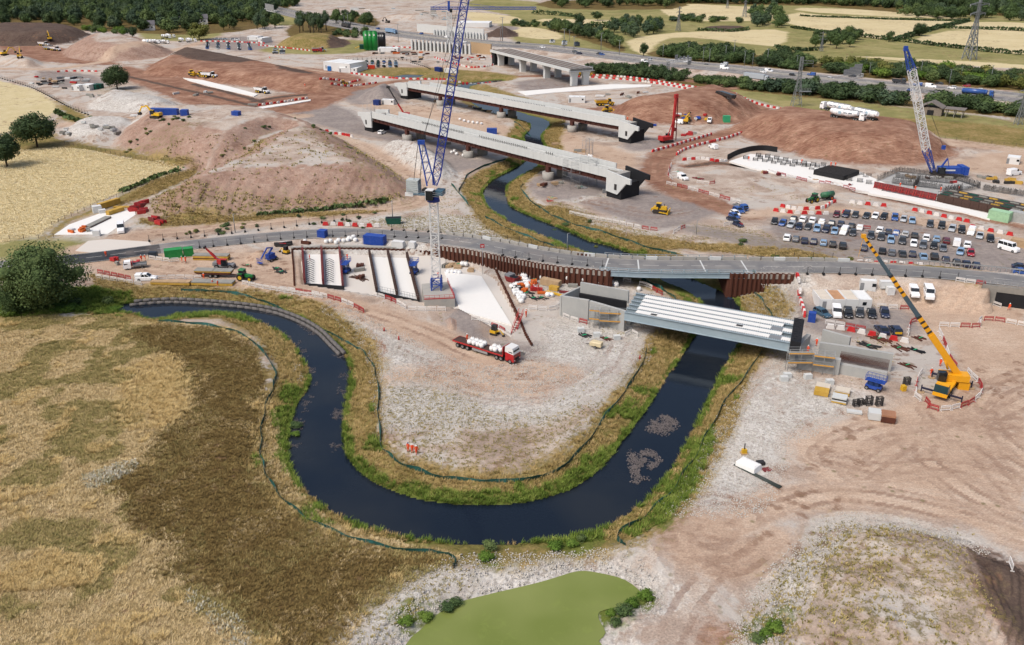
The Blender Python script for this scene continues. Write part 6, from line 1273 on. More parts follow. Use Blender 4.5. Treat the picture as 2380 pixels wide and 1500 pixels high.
for u,v,k_,c in [(255,845,'hatch','black'),(343,850,'suv','white'),(430,860,'suv','white'),(515,872,'hatch','white'),(605,885,'hatch','dgrey'),(690,895,'suv','navy'),(787,910,'estate','black'),(865,925,'hatch','white'),(1050,950,'suv','white'),(1130,965,'estate','navy'),(1200,975,'hatch','blue'),(1283,985,'hatch','silver'),(1370,1000,'estate','black'),(1475,1020,'suv','white'),(1570,1030,'hatch','lblue'),(1660,1045,'estate','maroon'),(1757,1070,'van','white'),(1853,1085,'suv','white')]:
 car(*Z8(u,v),rowB+math.pi+random.uniform(-.06,.06),k_,c,'parked in the back line of the double row',gB)
gB2='cars in the front line of the double car park row'
for u,v,k_,c in [(78,870,'hatch','black'),(153,885,'hatch','blue'),(233,900,'estate','silver'),(303,915,'saloon','navy'),(388,920,'hatch','dgrey'),(470,935,'estate','lblue'),(552,945,'suv','navy'),(632,960,'hatch','lblue'),(718,965,'van','white'),(800,975,'hatch','dgrey'),(967,1000,'estate','dgrey'),(1060,1015,'suv','dgrey'),(1150,1040,'estate','lblue'),(1255,1050,'suv','dgrey'),(1360,1075,'hatch','white'),(1447,1090,'suv','grey'),(1545,1095,'hatch','black'),(1630,1115,'saloon','grey'),(1790,1150,'hatch','lblue'),(1885,1160,'hatch','red')]:
 car(*Z8(u,v),rowB+random.uniform(-.1,.1),k_,c,'parked in the front line of the double row',gB2)
gC='cars in the car park row along the grassy road edge'
for u,v,k_,c in [(195,1020,'suv','white'),(275,1030,'hatch','grey'),(355,1045,'estate','navy'),(440,1055,'hatch','navy'),(530,1065,'hatch','lblue'),(615,1080,'hatch','black'),(707,1095,'suv','black'),(903,1115,'hatch','navy'),(1072,1140,'saloon','black'),(1160,1155,'estate','grey'),(1255,1165,'saloon','dgrey'),(1350,1170,'hatch','navy'),(1447,1190,'saloon','lblue'),(1550,1195,'suv','black'),(1655,1222,'hatch','navy'),(1755,1245,'hatch','dgrey'),(1845,1258,'saloon','navy'),(1935,1275,'hatch','navy')]:
 car(*Z8(u,v),rowC+math.pi+random.uniform(-.06,.06),k_,c,'parked in the row along the grassy road edge',gC)
car(*Z8(2235,1120),hpx(Z8(2150,1080),Z8(2320,1130)),'mini','white','parked alone beside the timber shelter',None)
for i,(u,v,c)in enumerate([(2355,760*0+1290,'navy'),(2360,1250*0+1335,'blue')]):car(*Z8(u,v),rowC+math.pi/2,'saloon',c,'at the end of the car park near the road','cars by the car park exit')
hR=hpx(Z7(1950,830),Z7(2100,900))
for u,v,k_,c in [(2050,765,'estate','blue'),(2020,795,'hatch','white'),(2010,820,'hatch','blue'),(1995,850,'saloon','navy'),(2035,890,'saloon','navy')]:car(*Z7(u,v),hR+random.uniform(-.05,.05),k_,c,'in the cluster beside the dozer yard','cars beside the dozer yard')
DROPSIDE.spawn('flatbed_truck','small blue flatbed truck behind the blue car cluster','truck',G(*Z7(2065,745)),hR,None,CC['blue'][0])
hc=hpx(Z4(755,620),Z4(758,700));gD='vehicles before the white cabin block'
car(*Z4(520,685),hpx(Z4(455,640),Z4(580,705)),'estate','teal','parked askew by the white cabin block',gD)
for u,v,k_,c in [(650,685,'van','white'),(755,690,'suv','black'),(862,685,'hatch','dgrey'),(972,690,'saloon','black'),(1092,685,'estate','navy')]:car(*Z4(u,v),hc+random.uniform(-.02,.12),k_,c,'parked before the white cabin block',gD)
car(*Z4(1065,838),hc+.35+math.pi,'saloon','navy','behind the red and white barriers by the new bridge',None)
t=car(*Z4(1188,845),hc+.25+math.pi,'suv','navy','with yellow chevrons on its tail by the new bridge',None);m=MB();m.box((-2.27,0,.85),(.03,1.5,.5));m.build('chevron_panel',yellow_p,t)
car(*Z4(1362,500),hc+.1,'van','white','parked between generators and minibus',None);car(*Z4(1497,515),hc+.05,'mini','white','with dark windows beside the white van and road bank',None)
car(*ZC(1120,945),hpx((284,520),(283,540)),'bigvan','white','parked on the concrete pad of the fenced compound',None)
car(*ZA(760,600),hpx((325,650),(366,649)),'pickup','white','parked beside long stacked beams by the track',None)
DROPSIDE.spawn('dropside_truck','small white dropside truck with black headboard on the sandy yard','truck',G(*ZA(655,490)),hpx((342,612),(296,617)),None,CC['white'][0])
car(*Z7(1535,465),hpx((1576,410),(1600,420)),'van','white','parked by the red formwork pile off the haul road',None);car(*Z7(1815,180),hpx((1662,345),(1652,341)),'van','white','parked at the haul road bend by the barriers',None);car(*ZD(1142,45),hpx((880,312),(896,306)),'suv','white','parked under the long viaduct',None)
car(*ZG(1495,1140),hpx((1590,290),(1565,287)),'van','white','parked beside the tall red rig',None);car(*ZG(1780,1125),hpx((1650,276),(1645,286)),'pickup','white','at the foot of the red earth heap',None)
car(*Z8(2285,425),hpx((2340,405),(2380,400)),'bigvan','white','parked behind the foundation works',None)
# ------------------------------------------------------------------ plant and lorries
FLATBED.spawn('articulated_lorry','red and white flatbed lorry loaded with white bulk bags','lorry',G(1132,822),hpx((1066,795),(1203,838)),None,srgb(170,26,34))
DOZER.spawn('bulldozer','yellow bulldozer grading grey stone below the viaduct end','bulldozer',G(*Z7(1325,775)),hpx((1515,488),(1560,493)));DOZER.spawn('bulldozer','yellow bulldozer pushing red earth under the dump truck','bulldozer',G(*ZG(840,1035)),hpx((1402,262),(1422,261)))
ADT.spawn('dump_truck','yellow articulated dump truck above the red earth heap','dump truck',G(*ZG(815,975)),hpx((1385,245),(1425,243)),None,srgb(224,176,40));ADT.spawn('dump_truck','yellow and white dump truck under the far viaduct','dump truck',G(*ZG(625,705)),hpx((1345,178),(1375,177)),None,srgb(226,180,50))
TRACTOR.spawn('tractor','green tractor with yellow wheels coupled to the beam trailer','tractor',G(*ZA(1670,600)),hpx((560,645),(592,648)),None,srgb(30,110,52));TRACTOR.spawn('tractor','green tractor towing the slurry tank','tractor',G(*Z8(430,675)),hpx((1910,465),(1884,471)),None,srgb(30,100,50))
SLURRY.spawn('slurry_tanker','green slurry tanker behind the tractor on the haul road','trailer',G(*Z8(560,655)),hpx((1925,463),(1900,467)))
TELE_R.spawn('telehandler','red rotating telehandler with raised boom beside beam trailer','telehandler',G(*ZA(1480,492)),hpx((500,622),(545,623)));TELE_Y.spawn('telehandler','yellow telehandler at the foot of the red earth heap','telehandler',G(*ZG(1575,1130)),hpx((1590,284),(1606,275)))
BOOMLIFT.spawn('boom_lift','folded blue boom lift beside the grey stone heap','boom lift',G(*ZA(1910,420)),hpx((615,614),(650,600)));SCISSOR.spawn('scissor_lift','blue scissor lift beside the abutment and rebar','scissor lift',G(*Z5(990,815)),hpx((2008,893),(2052,905)))
SCISSOR2.spawn('scissor_lift','blue scissor lift inside the cofferdam by the crane block','scissor lift',GZ(963,636,-.75),1.4);SCISSOR2.spawn('scissor_lift','blue scissor lift between the two formwork bays','scissor lift',GZ(805,634,-.75),1.4)
MINI.spawn('mini_digger','yellow mini digger on the edge of the white slab','digger',G(1150,778),hpx((1150,775),(1175,782)));MINI.spawn('mini_digger','small yellow digger by the cofferdam corner','digger',G(665,590),2.6)
EXC.spawn('excavator','yellow excavator folded beside the long blue container','excavator',G(*ZE(1440,1090)),hpx((372,272),(330,270)),None,srgb(226,180,40));COMPRESSOR.spawn('compressor','cream towable compressor below the abutment scaffold','compressor',G(*Z3(740,985)),hpx((1400,805),(1368,798)))
TANK='white powder tanker parked between the red heap and motorway'
for (a,b),lab in (((ZH(520,1000),ZH(755,1045)),'white powder tanker parked along the grass verge'),((ZH(870,1110),ZH(635,1075)),'white powder tanker parked nearest the earth heap'),((ZH(775,1055),ZH(1000,1105)),'white powder tanker parked beside the green screen')):
 c=((a[0]+b[0])/2,(a[1]+b[1])/2+2);POWDER.spawn('tanker_lorry',lab.replace('nearest','beside'),'lorry',G(*c),hpx(b,a),'powder tankers',CC['white'][0])
BOXLORRY.spawn('low_loader','dark low loader on the haul road below the motorway','lorry',G(*ZG(1925,895)),hpx((1705,227),(1670,216)),None,srgb(40,42,46),(1,1,.55))
def mv(u,v,Zf,kind,col,east,lab):
 """traffic: stands on the motorway surface, along it"""
 a=GZ(*Zf(u,v),1.64);d,t_,s=sd_line(np.array([a.x]),np.array([a.y]),MWAY,60);i=min(int(t_[0]),len(MWAY)-2);rz=heading(MWAY[i],MWAY[i+1])+(0 if east else math.pi)
 if isinstance(kind,str):CARS[kind].spawn('moving_van' if kind in ('bigvan','van')else 'moving_car','%s %s %s'%(CC[col][1],KN[kind],lab),'van' if 'van' in kind else 'car',a,rz,'motorway traffic',CC[col][0])
 else:kind.spawn('moving_lorry',lab,'lorry',a,rz,'motorway traffic',CC[col][0])
for u,v,Zf,kd,c,e,lab in [(1240,557,ZG,'hatch','silver',1,'passing the small dark tree on the motorway'),(1755,610,ZG,'saloon','black',1,'beside the camper on the motorway'),(1920,640,ZG,'bigvan','white',1,'with dark windows on the motorway'),(2280,672,ZG,'hatch','white',1,'ahead of the pickup on the motorway'),(2330,660,ZG,'pickup','white',1,'overtaking on the motorway'),(580,500,ZG,'saloon','navy',0,'near the end of the far viaduct'),(760,502,ZG,'hatch','dgrey',0,'on the far motorway carriageway'),
(25,668,ZH,'van','white',1,'passing the lattice mast on the motorway'),(245,700,ZH,'hatch','black',1,'before the sign gantry on the motorway'),(600,735,ZH,'estate','white',1,'under the sign gantry on the motorway'),(795,712,ZH,'saloon','dgrey',0,'behind the sign gantry on the motorway'),(1520,812,ZH,'bigvan','white',1,'passing the white crane boom on the motorway'),(1595,782,ZH,'saloon','black',0,'behind the white van on the motorway'),(1850,802,ZH,'hatch','red',0,'alone on the far motorway lane'),(1990,845,ZH,'suv','white',1,'beside the blue tanker on the motorway'),(1340,840,ZH,'hatch','blue',1,'behind the white crane boom on the motorway')]:mv(u,v,Zf,kd,c,e,lab)
mv(1950,888,ZH,TANKER,'blue',1,'blue cab tanker lorry on the motorway');mv(2215,745,ZG,BOXLORRY,'silver',1,'grey curtain sided lorry behind the scrub on the motorway');mv(810,255,ZF_,BOXLORRY,'dgrey',0,'dark box lorry on the far motorway bend');mv(1230,310,ZF_,BOXLORRY,'lblue',1,'pale lorry behind the green silos on the motorway');mv(1225,770,ZH,TIPPER,'dgrey',1,'dark tipper lorry near the white crane boom on the motorway')
for i in range(16):
 j=8+i*2.1+random.random();a,b=MWAY[int(j)],MWAY[int(j)+1];f=j%1;sg=random.choice((-1,1));o_=sg*random.choice((4.8,8.4,11.8));d=(b-a)/np.linalg.norm(b-a);q=a+(b-a)*f+np.array([-d[1],d[0]])*o_;k_,c=random.choice(['hatch','suv','estate','van']),random.choice(['white','silver','dgrey','black','blue','grey'])
 CARS[k_].spawn('moving_car','%s %s driving along the motorway'%(CC[c][1],KN[k_]),'car',(q[0],q[1],1.64),heading(a,b)+(0 if sg<0 else math.pi),'motorway traffic',CC[c][0])
# ------------------------------------------------------------------ plastic barrier blocks
bm_=MB();bm_.prism([(-.72,0),(.72,0),(.72,.22),(.6,.3),(.6,.62),(.5,.95),(-.5,.95),(-.6,.62),(-.6,.3),(-.72,.22)],-.24,.24);BR=bm_.mesh('plastic_barrier',M('barrier_red',srgb(206,36,40,.82),.5,var=.1,dirt=.15));BWt=bm_.mesh('plastic_barrier',M('barrier_white',srgb(236,232,228,.82),.5,var=.06,dirt=.15))
ROWS=[([(748,525),(800,526),(850,530),(892,531)],'along the closed lane of the carriageway',2.3),([(1988,616),(2060,616),(2120,619),(2165,622)],'along the carriageway edge below the car park',2.2),([Z4(262,465),Z4(300,530),Z4(340,640),Z4(360,725)],'beside the white cabin block',1.5),([Z4(545,805),Z4(760,830),Z4(1000,880),Z4(1200,920),Z4(1375,950)],'on the abutment behind the rebar',2.2),
([Z8(60,755),Z8(250,780),Z8(420,785),Z8(630,790)],'along the front of the car park haul road',2.2),([Z8(130,715),Z8(270,742),Z8(400,745),Z8(530,735),Z8(600,690),Z8(680,668)],'in the curve below the green tractor',1.9),([Z8(760,680),Z8(940,702),Z8(1150,720)],'on the bank behind the maroon car',2.4),([Z8(700,775),Z8(860,775)],'behind the navy car',2.0),([Z8(1340,750),Z8(1550,795),Z8(1750,840),Z8(1920,875)],'below the rebar foundation',2.3),([Z8(1860,905),Z8(2100,955),Z8(2380,1010)],'behind the estate cars',2.6),
([Z7(1250,215),Z7(1400,175),Z7(1600,115),Z7(1740,75),Z7(1815,50)],'on the inside of the haul road curve',1.7),([Z7(1475,245),Z7(1540,200),Z7(1680,155),Z7(1800,125),Z7(1950,85),Z7(2090,40)],'on the outside of the haul road curve',1.8),([Z7(1530,292),Z7(1700,282),Z7(1850,298),Z7(1980,285)],'above the excavated ditch',1.9),
([(755,312),(790,313),(822,320)],'at the top of the tan haul road',2.0),([(1341,180),(1452,186),(1530,196),(1603,209),(1664,222)],'along the near edge of the haul road by the motorway',2.2),([(1376,176),(1452,180),(1520,189),(1578,199),(1664,212)],'along the far edge of the haul road by the motorway',2.2),([(1707,219),(1742,237),(1800,252),(1860,262)],'along the haul road above the earth heap',2.2),
([(815,172),(900,182),(1000,186),(1150,187)],'along the track above the viaducts',2.3),([(744,207),(790,200),(842,186)],'at the track junction, upper line',2.2),([(769,209),(820,202),(877,194)],'at the track junction, lower line',2.2),([(600,106),(660,112),(726,120)],'beside the grassy heap',2.4),([(912,110),(975,113),(1038,116)],'below the column row',2.4),([(131,168),(180,166),(228,167)],'behind the yard oak',2.4),([(1010,135),(1060,150),(1100,158),(1150,150),(1140,130)],'round the works by the far viaduct',2.4),([(465,97),(540,98),(620,102)],'before the blue car compound',2.4),([(600,247),(660,238),(720,229)],'along the tan track junction',2.2)]
blk=[]
for pts,where,sp in ROWS:
 P=smooth(G0s(pts),6);cum=np.concatenate([[0],np.cumsum(np.linalg.norm(np.diff(P,axis=0),axis=1))]);n=int(cum[-1]/sp);zl=None
 for i in range(n):
  s=(i+.5)*sp;x,y=np.interp(s,cum,P[:,0]),np.interp(s,cum,P[:,1]);x2,y2=np.interp(s+.5,cum,P[:,0]),np.interp(s+.5,cum,P[:,1])
  blk.append((x,y,heading((x,y),(x2,y2))+random.uniform(-.08,.08),(i%2==0)if random.random()<.85 else random.random()<.5,where))
blk.sort(key=lambda q:math.hypot(q[0],q[1]));hb=height(np.array([q[0]for q in blk]),np.array([q[1]for q in blk]))
far_b=MB()
for k_,((x,y,rz,red,where),z)in enumerate(zip(blk,hb)):
 if 'carriageway' in where:z=h1(x,y)+.12
 if 'on the abutment' in where:z=max(z,3.0)if False else z
 if k_<300:obj('plastic_barrier',BR if red else BWt,None,loc=(x,y,z),rz=rz,scale=(1.25,1.1,1.1),label='%s plastic barrier block %s'%('red' if red else 'white',where),cat='barrier',group='barrier row '+where)
 else:far_b.m=0 if red else 1;far_b.box((x,y,z+.5),(1.8,.5,1.0),rz,.8)
far_b.build('plastic_barriers',[M('barrier_red'),M('barrier_white')],label='far rows of red and white barrier blocks along haul roads',kind='stuff')
# pedestrian barriers: frame with panel
def ped(mat):
 m=MB();
 for x in (-.95,.95):m.bar((x,0,0),(x,0,1.05),.1);m.bar((x,-.3,.04),(x,.3,.04),.1)
 m.bar((-.95,0,1.05),(.95,0,1.05),.11);m.bar((-.95,0,.2),(.95,0,.2),.1);m.bar((-.95,0,.78),(.95,0,.78),.06,.2)
 for i in range(7):x=-.8+i*.267;m.bar((x,0,.2),(x,0,1.03),.03)
 return m.mesh('pedestrian_barrier',mat)
PBW,PBR=ped(M('barrier_white')),ped(M('barrier_red2',srgb(176,52,54,.8),.6,var=.15))
PED=[([(563,661),(620,672),(690,684),(750,694)],'w','along the track below the cofferdam'),([(222,646),(280,656),(331,662)],'w','at the yard corner by the pickup'),([(226,634),(270,643),(306,651)],'r','at the yard corner by the pickup'),([(345,652),(400,648),(470,650)],'w','behind the long stacked beams'),([ZA(780,405),ZA(960,430),ZA(1060,425)],'w','before the green containers'),([(650,674),(700,682),(758,692),(810,708),(847,727)],'m','between the sandy track and the stone slope'),
([ZB(840,740),ZB(1010,785),ZB(1170,870)],'m','along the front of the formwork bays'),([(947,722),(990,723),(1038,722)],'w','in front of the crane block'),([ZB(1760,965),ZB(1930,990),ZB(2060,1040),ZB(2130,1090)],'m','along the edge of the wide white slab'),([Z3(105,630),Z3(250,645),Z3(345,640),Z3(420,600)],'w','between the zigzag piles and the abutment'),([Z3(425,705),Z3(520,740),Z3(660,775)],'m','at the foot of the abutment wall'),([Z3(1000,890),Z3(1060,860),Z3(1120,890)],'m','by the stair under the new bridge'),([Z3(980,375),Z3(1060,385)],'w','by the road bridge end'),([Z3(1130,410),Z3(1210,430),Z3(1300,480),Z3(1350,505)],'m','above the river by the new bridge'),
([Z4(540,765),Z4(700,790),Z4(920,830)],'m','along the parked cars by the new bridge'),([Z4(1010,612),Z4(1160,625),Z4(1330,632)],'m','beside the cabin block cars'),([Z5(1440,660),Z5(1395,740),Z5(1385,890),Z5(1480,940),Z5(1520,995),Z5(1640,1010),Z5(1760,990),Z5(1840,965),Z5(1910,930),Z5(1980,860),Z5(1975,780),Z5(1900,700),Z5(1850,650)],'m','in the ring round the yellow crane'),([(2181,758),(2230,760),(2274,760),(2278,746),(2304,745),(2340,750),(2390,760)],'m','along the path behind the yellow crane'),([(2181,770),(2195,800),(2208,836),(2224,856)],'m','beside the yellow crane boom'),([Z5(1310,330),Z5(1320,240),Z5(1360,195),Z5(1410,190)],'m','at the rebar yard gate'),
([(2211,694),(2250,700),(2300,708),(2327,716)],'m','below the underpass bank'),([(1323,497),(1370,508),(1455,524)],'w','along the dozer yard edge, river side'),([(1455,524),(1500,534),(1530,538)],'m','along the dozer yard edge, road side'),([(1548,428),(1600,440),(1660,456),(1722,474)],'m','between haul road and dozer yard'),([Z7(1440,970),Z7(1500,935),Z7(1560,910)],'m','at the dozer yard corner'),([Z7(1910,895),Z7(2000,885),Z7(2090,905)],'m','beside the blue cars'),([(1785,398),(1830,411),(1881,423),(1950,437),(2019,449)],'m','along the trench of the foundation works'),([Z7(1430,330),Z7(1400,420),Z7(1440,470)],'m','at the haul road bend store'),([Z7(1660,500),Z7(1800,510),Z7(1830,490)],'m','round the red formwork pile'),
([Z8(380,860),Z8(560,885)],'w','between the two car park lines'),([Z8(900,920),Z8(960,925)],'r','at the end of the white cars'),([Z8(1000,960),Z8(1300,1010)],'w','between the parked car lines, middle'),([Z8(1500,1040),Z8(1640,1050)],'w','between the parked car lines, far end'),([Z8(2080,1040),Z8(2180,1030)],'m','beside the timber shelter')]
hq=[]
for pts,md,where in PED:
 P=smooth(G0s(pts),6);cum=np.concatenate([[0],np.cumsum(np.linalg.norm(np.diff(P,axis=0),axis=1))]);n=max(1,int(cum[-1]/2.15))
 for i in range(n):
  s=(i+.5)*cum[-1]/n;x,y=np.interp(s,cum,P[:,0]),np.interp(s,cum,P[:,1]);x2,y2=np.interp(s+.5,cum,P[:,0]),np.interp(s+.5,cum,P[:,1]);x1,y1=np.interp(s-.5,cum,P[:,0]),np.interp(s-.5,cum,P[:,1])
  hq.append((x,y,heading((x1,y1),(x2,y2)),md=='r' or (md=='m' and (i//2)%2==1),where))
hz_=height(np.array([q[0]for q in hq]),np.array([q[1]for q in hq]))
for (x,y,rz,red,where),z in zip(hq,hz_):obj('pedestrian_barrier',PBR if red else PBW,None,loc=(x,y,z),rz=rz+random.uniform(-.05,.05),label='%s plastic pedestrian barrier %s'%('red' if red else 'white',where),cat='barrier',group='pedestrian barriers '+where)
# ------------------------------------------------------------------ mesh fences on black feet, field fences, silt fences
film=new_mat('wire_mesh');kf=NT(film);kf.b.inputs['Base Color'].default_value=(.05,.06,.06,1);kf.b.inputs['Alpha'].default_value=.13;kf.b.inputs['Roughness'].default_value=.7
pm_=MB();pm_.bar((0,0,0),(0,0,2.0),.1);POSTME=pm_.mesh('post',dark_st);fm_=MB();fm_.box((0,0,.2),(.5,.9,.5),taper=.9);FOOTME=fm_.mesh('foot',black_r)
pm_=MB();pm_.bar((0,0,-.3),(0,0,1.3),.11);WPOST=pm_.mesh('post',M('weathered_timber',srgb(112,98,82,.8),.9))
def fence(pts,lab,sp=3.5,feet=True,zr=None,hgt=2.0,wires=False,name='mesh_fence'):
 P=smooth(G0s(pts,0)if zr is None else G0s(pts,zr),4);cum=np.concatenate([[0],np.cumsum(np.linalg.norm(np.diff(P,axis=0),axis=1))]);n=max(2,int(cum[-1]/sp));xs=np.interp(np.linspace(0,cum[-1],n),cum,P[:,0]);ys=np.interp(np.linspace(0,cum[-1],n),cum,P[:,1]);zs=height(xs,ys)
 t=thing(name,lab,'fence',(xs[0],ys[0],0));q=[Vector((x-xs[0],y-ys[0],z))for x,y,z in zip(xs,ys,zs)]
 for i,v in enumerate(q):
  o_=obj('post',POSTME if feet else WPOST,t,loc=v,scale=(1,1,hgt/2 if feet else 1))
  if feet:f=obj('foot',FOOTME,o_,scale=(1,1,2/hgt));f.rotation_euler=(0,0,heading(q[max(i-1,0)],q[min(i+1,n-1)]))
 m=MB()
 for a,b in zip(q[:-1],q[1:]):
  if wires:
   for z in (.4,.8,1.15):m.bar(a+Vector((0,0,z)),b+Vector((0,0,z)),.025)
  else:m.add([a+Vector((0,0,.15)),b+Vector((0,0,.15)),b+Vector((0,0,hgt-.05)),a+Vector((0,0,hgt-.05))],[(0,1,2,3)])
 m.build('wire' if wires else 'mesh_panel',dark_st if wires else film,t);return t
fence([(347,562),(440,553),(560,541),(660,530),(740,520),(834,510)],'mesh fence on black feet along the tan haul road');fence([(464,575),(560,566),(640,557),(711,552),(800,551),(900,556),(1028,570)],'mesh fence on black feet behind the cofferdam along the road',zr=.3)
fence([(910,527),(980,533),(1053,541),(1120,555),(1180,568),(1230,578),(1321,596)],'mesh fence on black feet between road and river bank',zr=2.0);fence([(1838,641),(1900,642),(1990,643),(2080,646),(2160,650),(2224,657)],'mesh fence on black feet above the cabin compound',zr=3.9);fence([(1801,601),(1860,602),(1934,606)],'short mesh fence on black feet behind the concrete barrier',zr=3.9)
fence([(1060,572),(1120,586),(1180,600),(1250,612),(1330,622),(1400,628)],'mesh fence standing on the sheet pile wall',zr=3.6,feet=True);fence([(121,524),(180,497),(250,468),(330,437),(400,412),(467,396)],'post and wire fence along the lower edge of the golden field',3,False,wires=True,name='wire_fence');fence([(151,336),(220,350),(300,366),(380,379),(466,392)],'post and wire fence along the upper edge of the golden field',3,False,wires=True,name='wire_fence')
fence([(400,525),(520,515),(640,503),(760,493),(900,480)],'post and wire fence at the foot of the big mound',3,False,wires=True,name='wire_fence');fence([(0,183),(60,200),(110,222),(160,250),(205,268)],'mesh fence round the pale golden field and yard',4,True,name='mesh_fence');fence([(-10,557),(60,556),(125,552)],'timber post fence along the farm track',3,False,wires=True,name='wire_fence');fence([(2060,300),(2160,318),(2280,332),(2390,343)],'post and wire fence above the tan haul road',4,False,wires=True,name='wire_fence')
fence([(470,245),(500,250),(512,252)],'short dark mesh fence beside the rubble mound',3);fence([(955,146),(985,155),(1000,162)],'mesh fence at the corner of the small car park',3);fence([(810,140),(880,138),(955,141)],'mesh fence behind the small car park',3)
def silt(pts,lab,mats=(mesh_g,teal_p)):
 P=smooth(G0s(pts,-.2),6);n=len(P);zs=height(P[:,0],P[:,1]);m=MB();o=P[0]
 for i in range(n-1):
  a,b=P[i]-o,P[i+1]-o;d=(b-a)/(np.linalg.norm(b-a)+1e-9);nn=np.array([-d[1],d[0]]);m.m=1 if (i//5)%5==1 else 0;la=.25*math.sin(i*.9);lb=.25*math.sin((i+1)*.9)
  hgt=.62;A,B=(a[0],a[1],zs[i]-.1),(b[0],b[1],zs[i+1]-.1);A2,B2=(*(a+nn*la),zs[i]+hgt+.1*math.sin(i)),(*(b+nn*lb),zs[i+1]+hgt+.1*math.sin(i+1));th=nn*.05
  m.add([A,B,B2,A2,(A[0]+th[0],A[1]+th[1],A[2]),(B[0]+th[0],B[1]+th[1],B[2]),(B2[0]+th[0],B2[1]+th[1],B2[2]),(A2[0]+th[0],A2[1]+th[1],A2[2])],[(0,1,2,3),(7,6,5,4),(3,2,6,7)])
 t=thing('silt_fence',lab,'fence',(o[0],o[1],0));m.build('sheeting',mats,t);m=MB()
 for i in range(0,n,3):mm=MB();mm.bar((P[i][0]-o[0],P[i][1]-o[1],zs[i]-.2),(P[i][0]-o[0],P[i][1]-o[1],zs[i]+.85),.06);mm.build('stake',wood,t)
silt([(365,748),(450,756),(520,768),(575,790),(615,825),(640,870),(632,905),(615,950),(607,1000),(606,1050),(615,1090),(640,1135),(690,1185),(760,1225),(850,1255),(940,1275),(1045,1283),(1053,1325)],'dark green silt fence between the brown patch and the river');silt([(420,671),(520,676),(600,690),(680,722),(740,750),(800,785),(840,810),(862,840),(876,880),(880,960),(885,1030),(915,1065),(980,1095),(1060,1110),(1160,1114),(1250,1105),(1310,1080),(1360,1030),(1420,950),(1470,885),(1505,815)],'dark silt fence round the gravel peninsula inside the bend')
silt([(1770,815),(1740,862),(1690,922),(1650,990),(1610,1062),(1560,1132),(1500,1190),(1435,1237),(1455,1272)],'green silt fence between the river and the sandy yard');silt([(1127,507),(1200,542),(1260,565),(1290,578)],'dark silt fence between river and road, viaduct side');silt([(1283,499),(1351,524),(1427,547),(1502,572),(1573,592)],'dark silt fence between the dozer yard and the river');silt([(1049,431),(1069,454),(1092,481)],'short green silt fence beside the tan haul road');silt([(1066,451),(1079,421),(1104,398),(1175,371)],'dark silt fence below the viaduct pier');silt([(1215,426),(1212,441),(1238,471),(1283,499)],'dark silt fence beside the stone heaps');silt([(1490,652),(1520,665),(1548,682),(1572,698)],'dark silt fence under the road bridge by the bags');silt([(1738,668),(1760,685),(1780,710),(1797,741)],'dark silt fence under the road bridge by the cabins');silt([(1195,285),(1225,300),(1250,330)],'short dark silt fence between the viaducts')
# rock rolls along the river wall
rr=thing('rock_roll_revetment','grey rock roll revetment along the outside of the river bend','revetment',GZ(303,706,WZ));ro_=rr.location.copy();rk=M('dark_rock',srgb(112,108,106,.8),.95,var=.4,scale=3,bump=.08)
P=smooth(G0s([(300,707),(340,703),(400,700),(480,704),(560,711),(620,720),(660,731),(705,750),(740,772),(768,800),(790,822)],WZ+.5),5);cum=np.concatenate([[0],np.cumsum(np.linalg.norm(np.diff(P,axis=0),axis=1))]);m=MB();m.cyl((-1.0,0,0),(-.85,0,0),.25,8,.45);m.cyl((-.85,0,0),(.85,0,0),.45,8);m.cyl((.85,0,0),(1.0,0,0),.45,8,.25);RM=m.mesh('rock_roll',rk)
for tier,off in ((0,0),(1,-.75)):
 for i in range(int(cum[-1]/2.05)):
  s=(i+.5*(tier+1))*2.05;x,y=np.interp(s,cum,P[:,0]),np.interp(s,cum,P[:,1]);x2,y2=np.interp(s+.6,cum,P[:,0]),np.interp(s+.6,cum,P[:,1]);a=heading((x,y),(x2,y2));obj('rock_roll',RM,rr,loc=(x-ro_.x-math.sin(a)*-off*-1*0+math.sin(a)*off,y-ro_.y-math.cos(a)*off,.15+tier*.6),rz=a)
# ------------------------------------------------------------------ cranes
def atY(px,py,Y):
 """point of the line of sight at world depth Y"""
 x,y,d=ray(px,py);t=Y/y;return Vector((x*t,Y,CAMH+d*t))
T0=GZ(1015,672,1.6);MH=upto(T0,468);Yt=T0.y
tc=thing('tower_crane','tall tower crane with white mast and blue luffing jib','crane',T0);lo=lambda p:Vector(p)-T0
m=MB();m.lattice((0,0,2.6),(0,0,MH),1.9,1.9,12,.2,.11);m.build('mast',white_p,tc)
m=MB();m.lattice((0,0,.0),(0,0,3.2),2.3,2.3,2,.28,.14)
for a in range(4):
 s,c=math.sin(a*1.5708),math.cos(a*1.5708)
 for z in (.9,1.6,2.3):m.bar((1.45*c-1.45*s,1.45*s+1.45*c,z),(1.45*c+1.45*s,1.45*s-1.45*c,z),.06)
m.build('base_frame',blue_p,tc)
m=MB();m.cyl((0,0,MH),(0,0,MH+1.3),1.5,14,1.35);m.build('slew_ring',navy_p,tc)
m=MB();m.X=Matrix.Translation((0,0,MH+1.3))@Matrix.Rotation(-.25,4,'Z');m.box((-2.2,.4,.25),(6.8,2.6,.4));m.box((1.6,.4,.9),(1.8,2.4,1.2));m.build('platform',M('crane_teal',srgb(74,108,128,.8),.5),tc)
m=MB();m.X=Matrix.Translation((0,0,MH+1.3))@Matrix.Rotation(-.25,4,'Z');m.box((-.2,-1.5,.6),(1.7,1.8,2.3));cb_=m.build('cab',glass_m,tc);m=MB();m.X=Matrix.Translation((0,0,MH+1.3))@Matrix.Rotation(-.25,4,'Z');m.box((-.2,-1.5,1.8),(1.8,1.9,.15));m.box((-1.1,-1.5,.6),(.12,1.8,2.3));m.build('cab_roof',white_p,cb_)
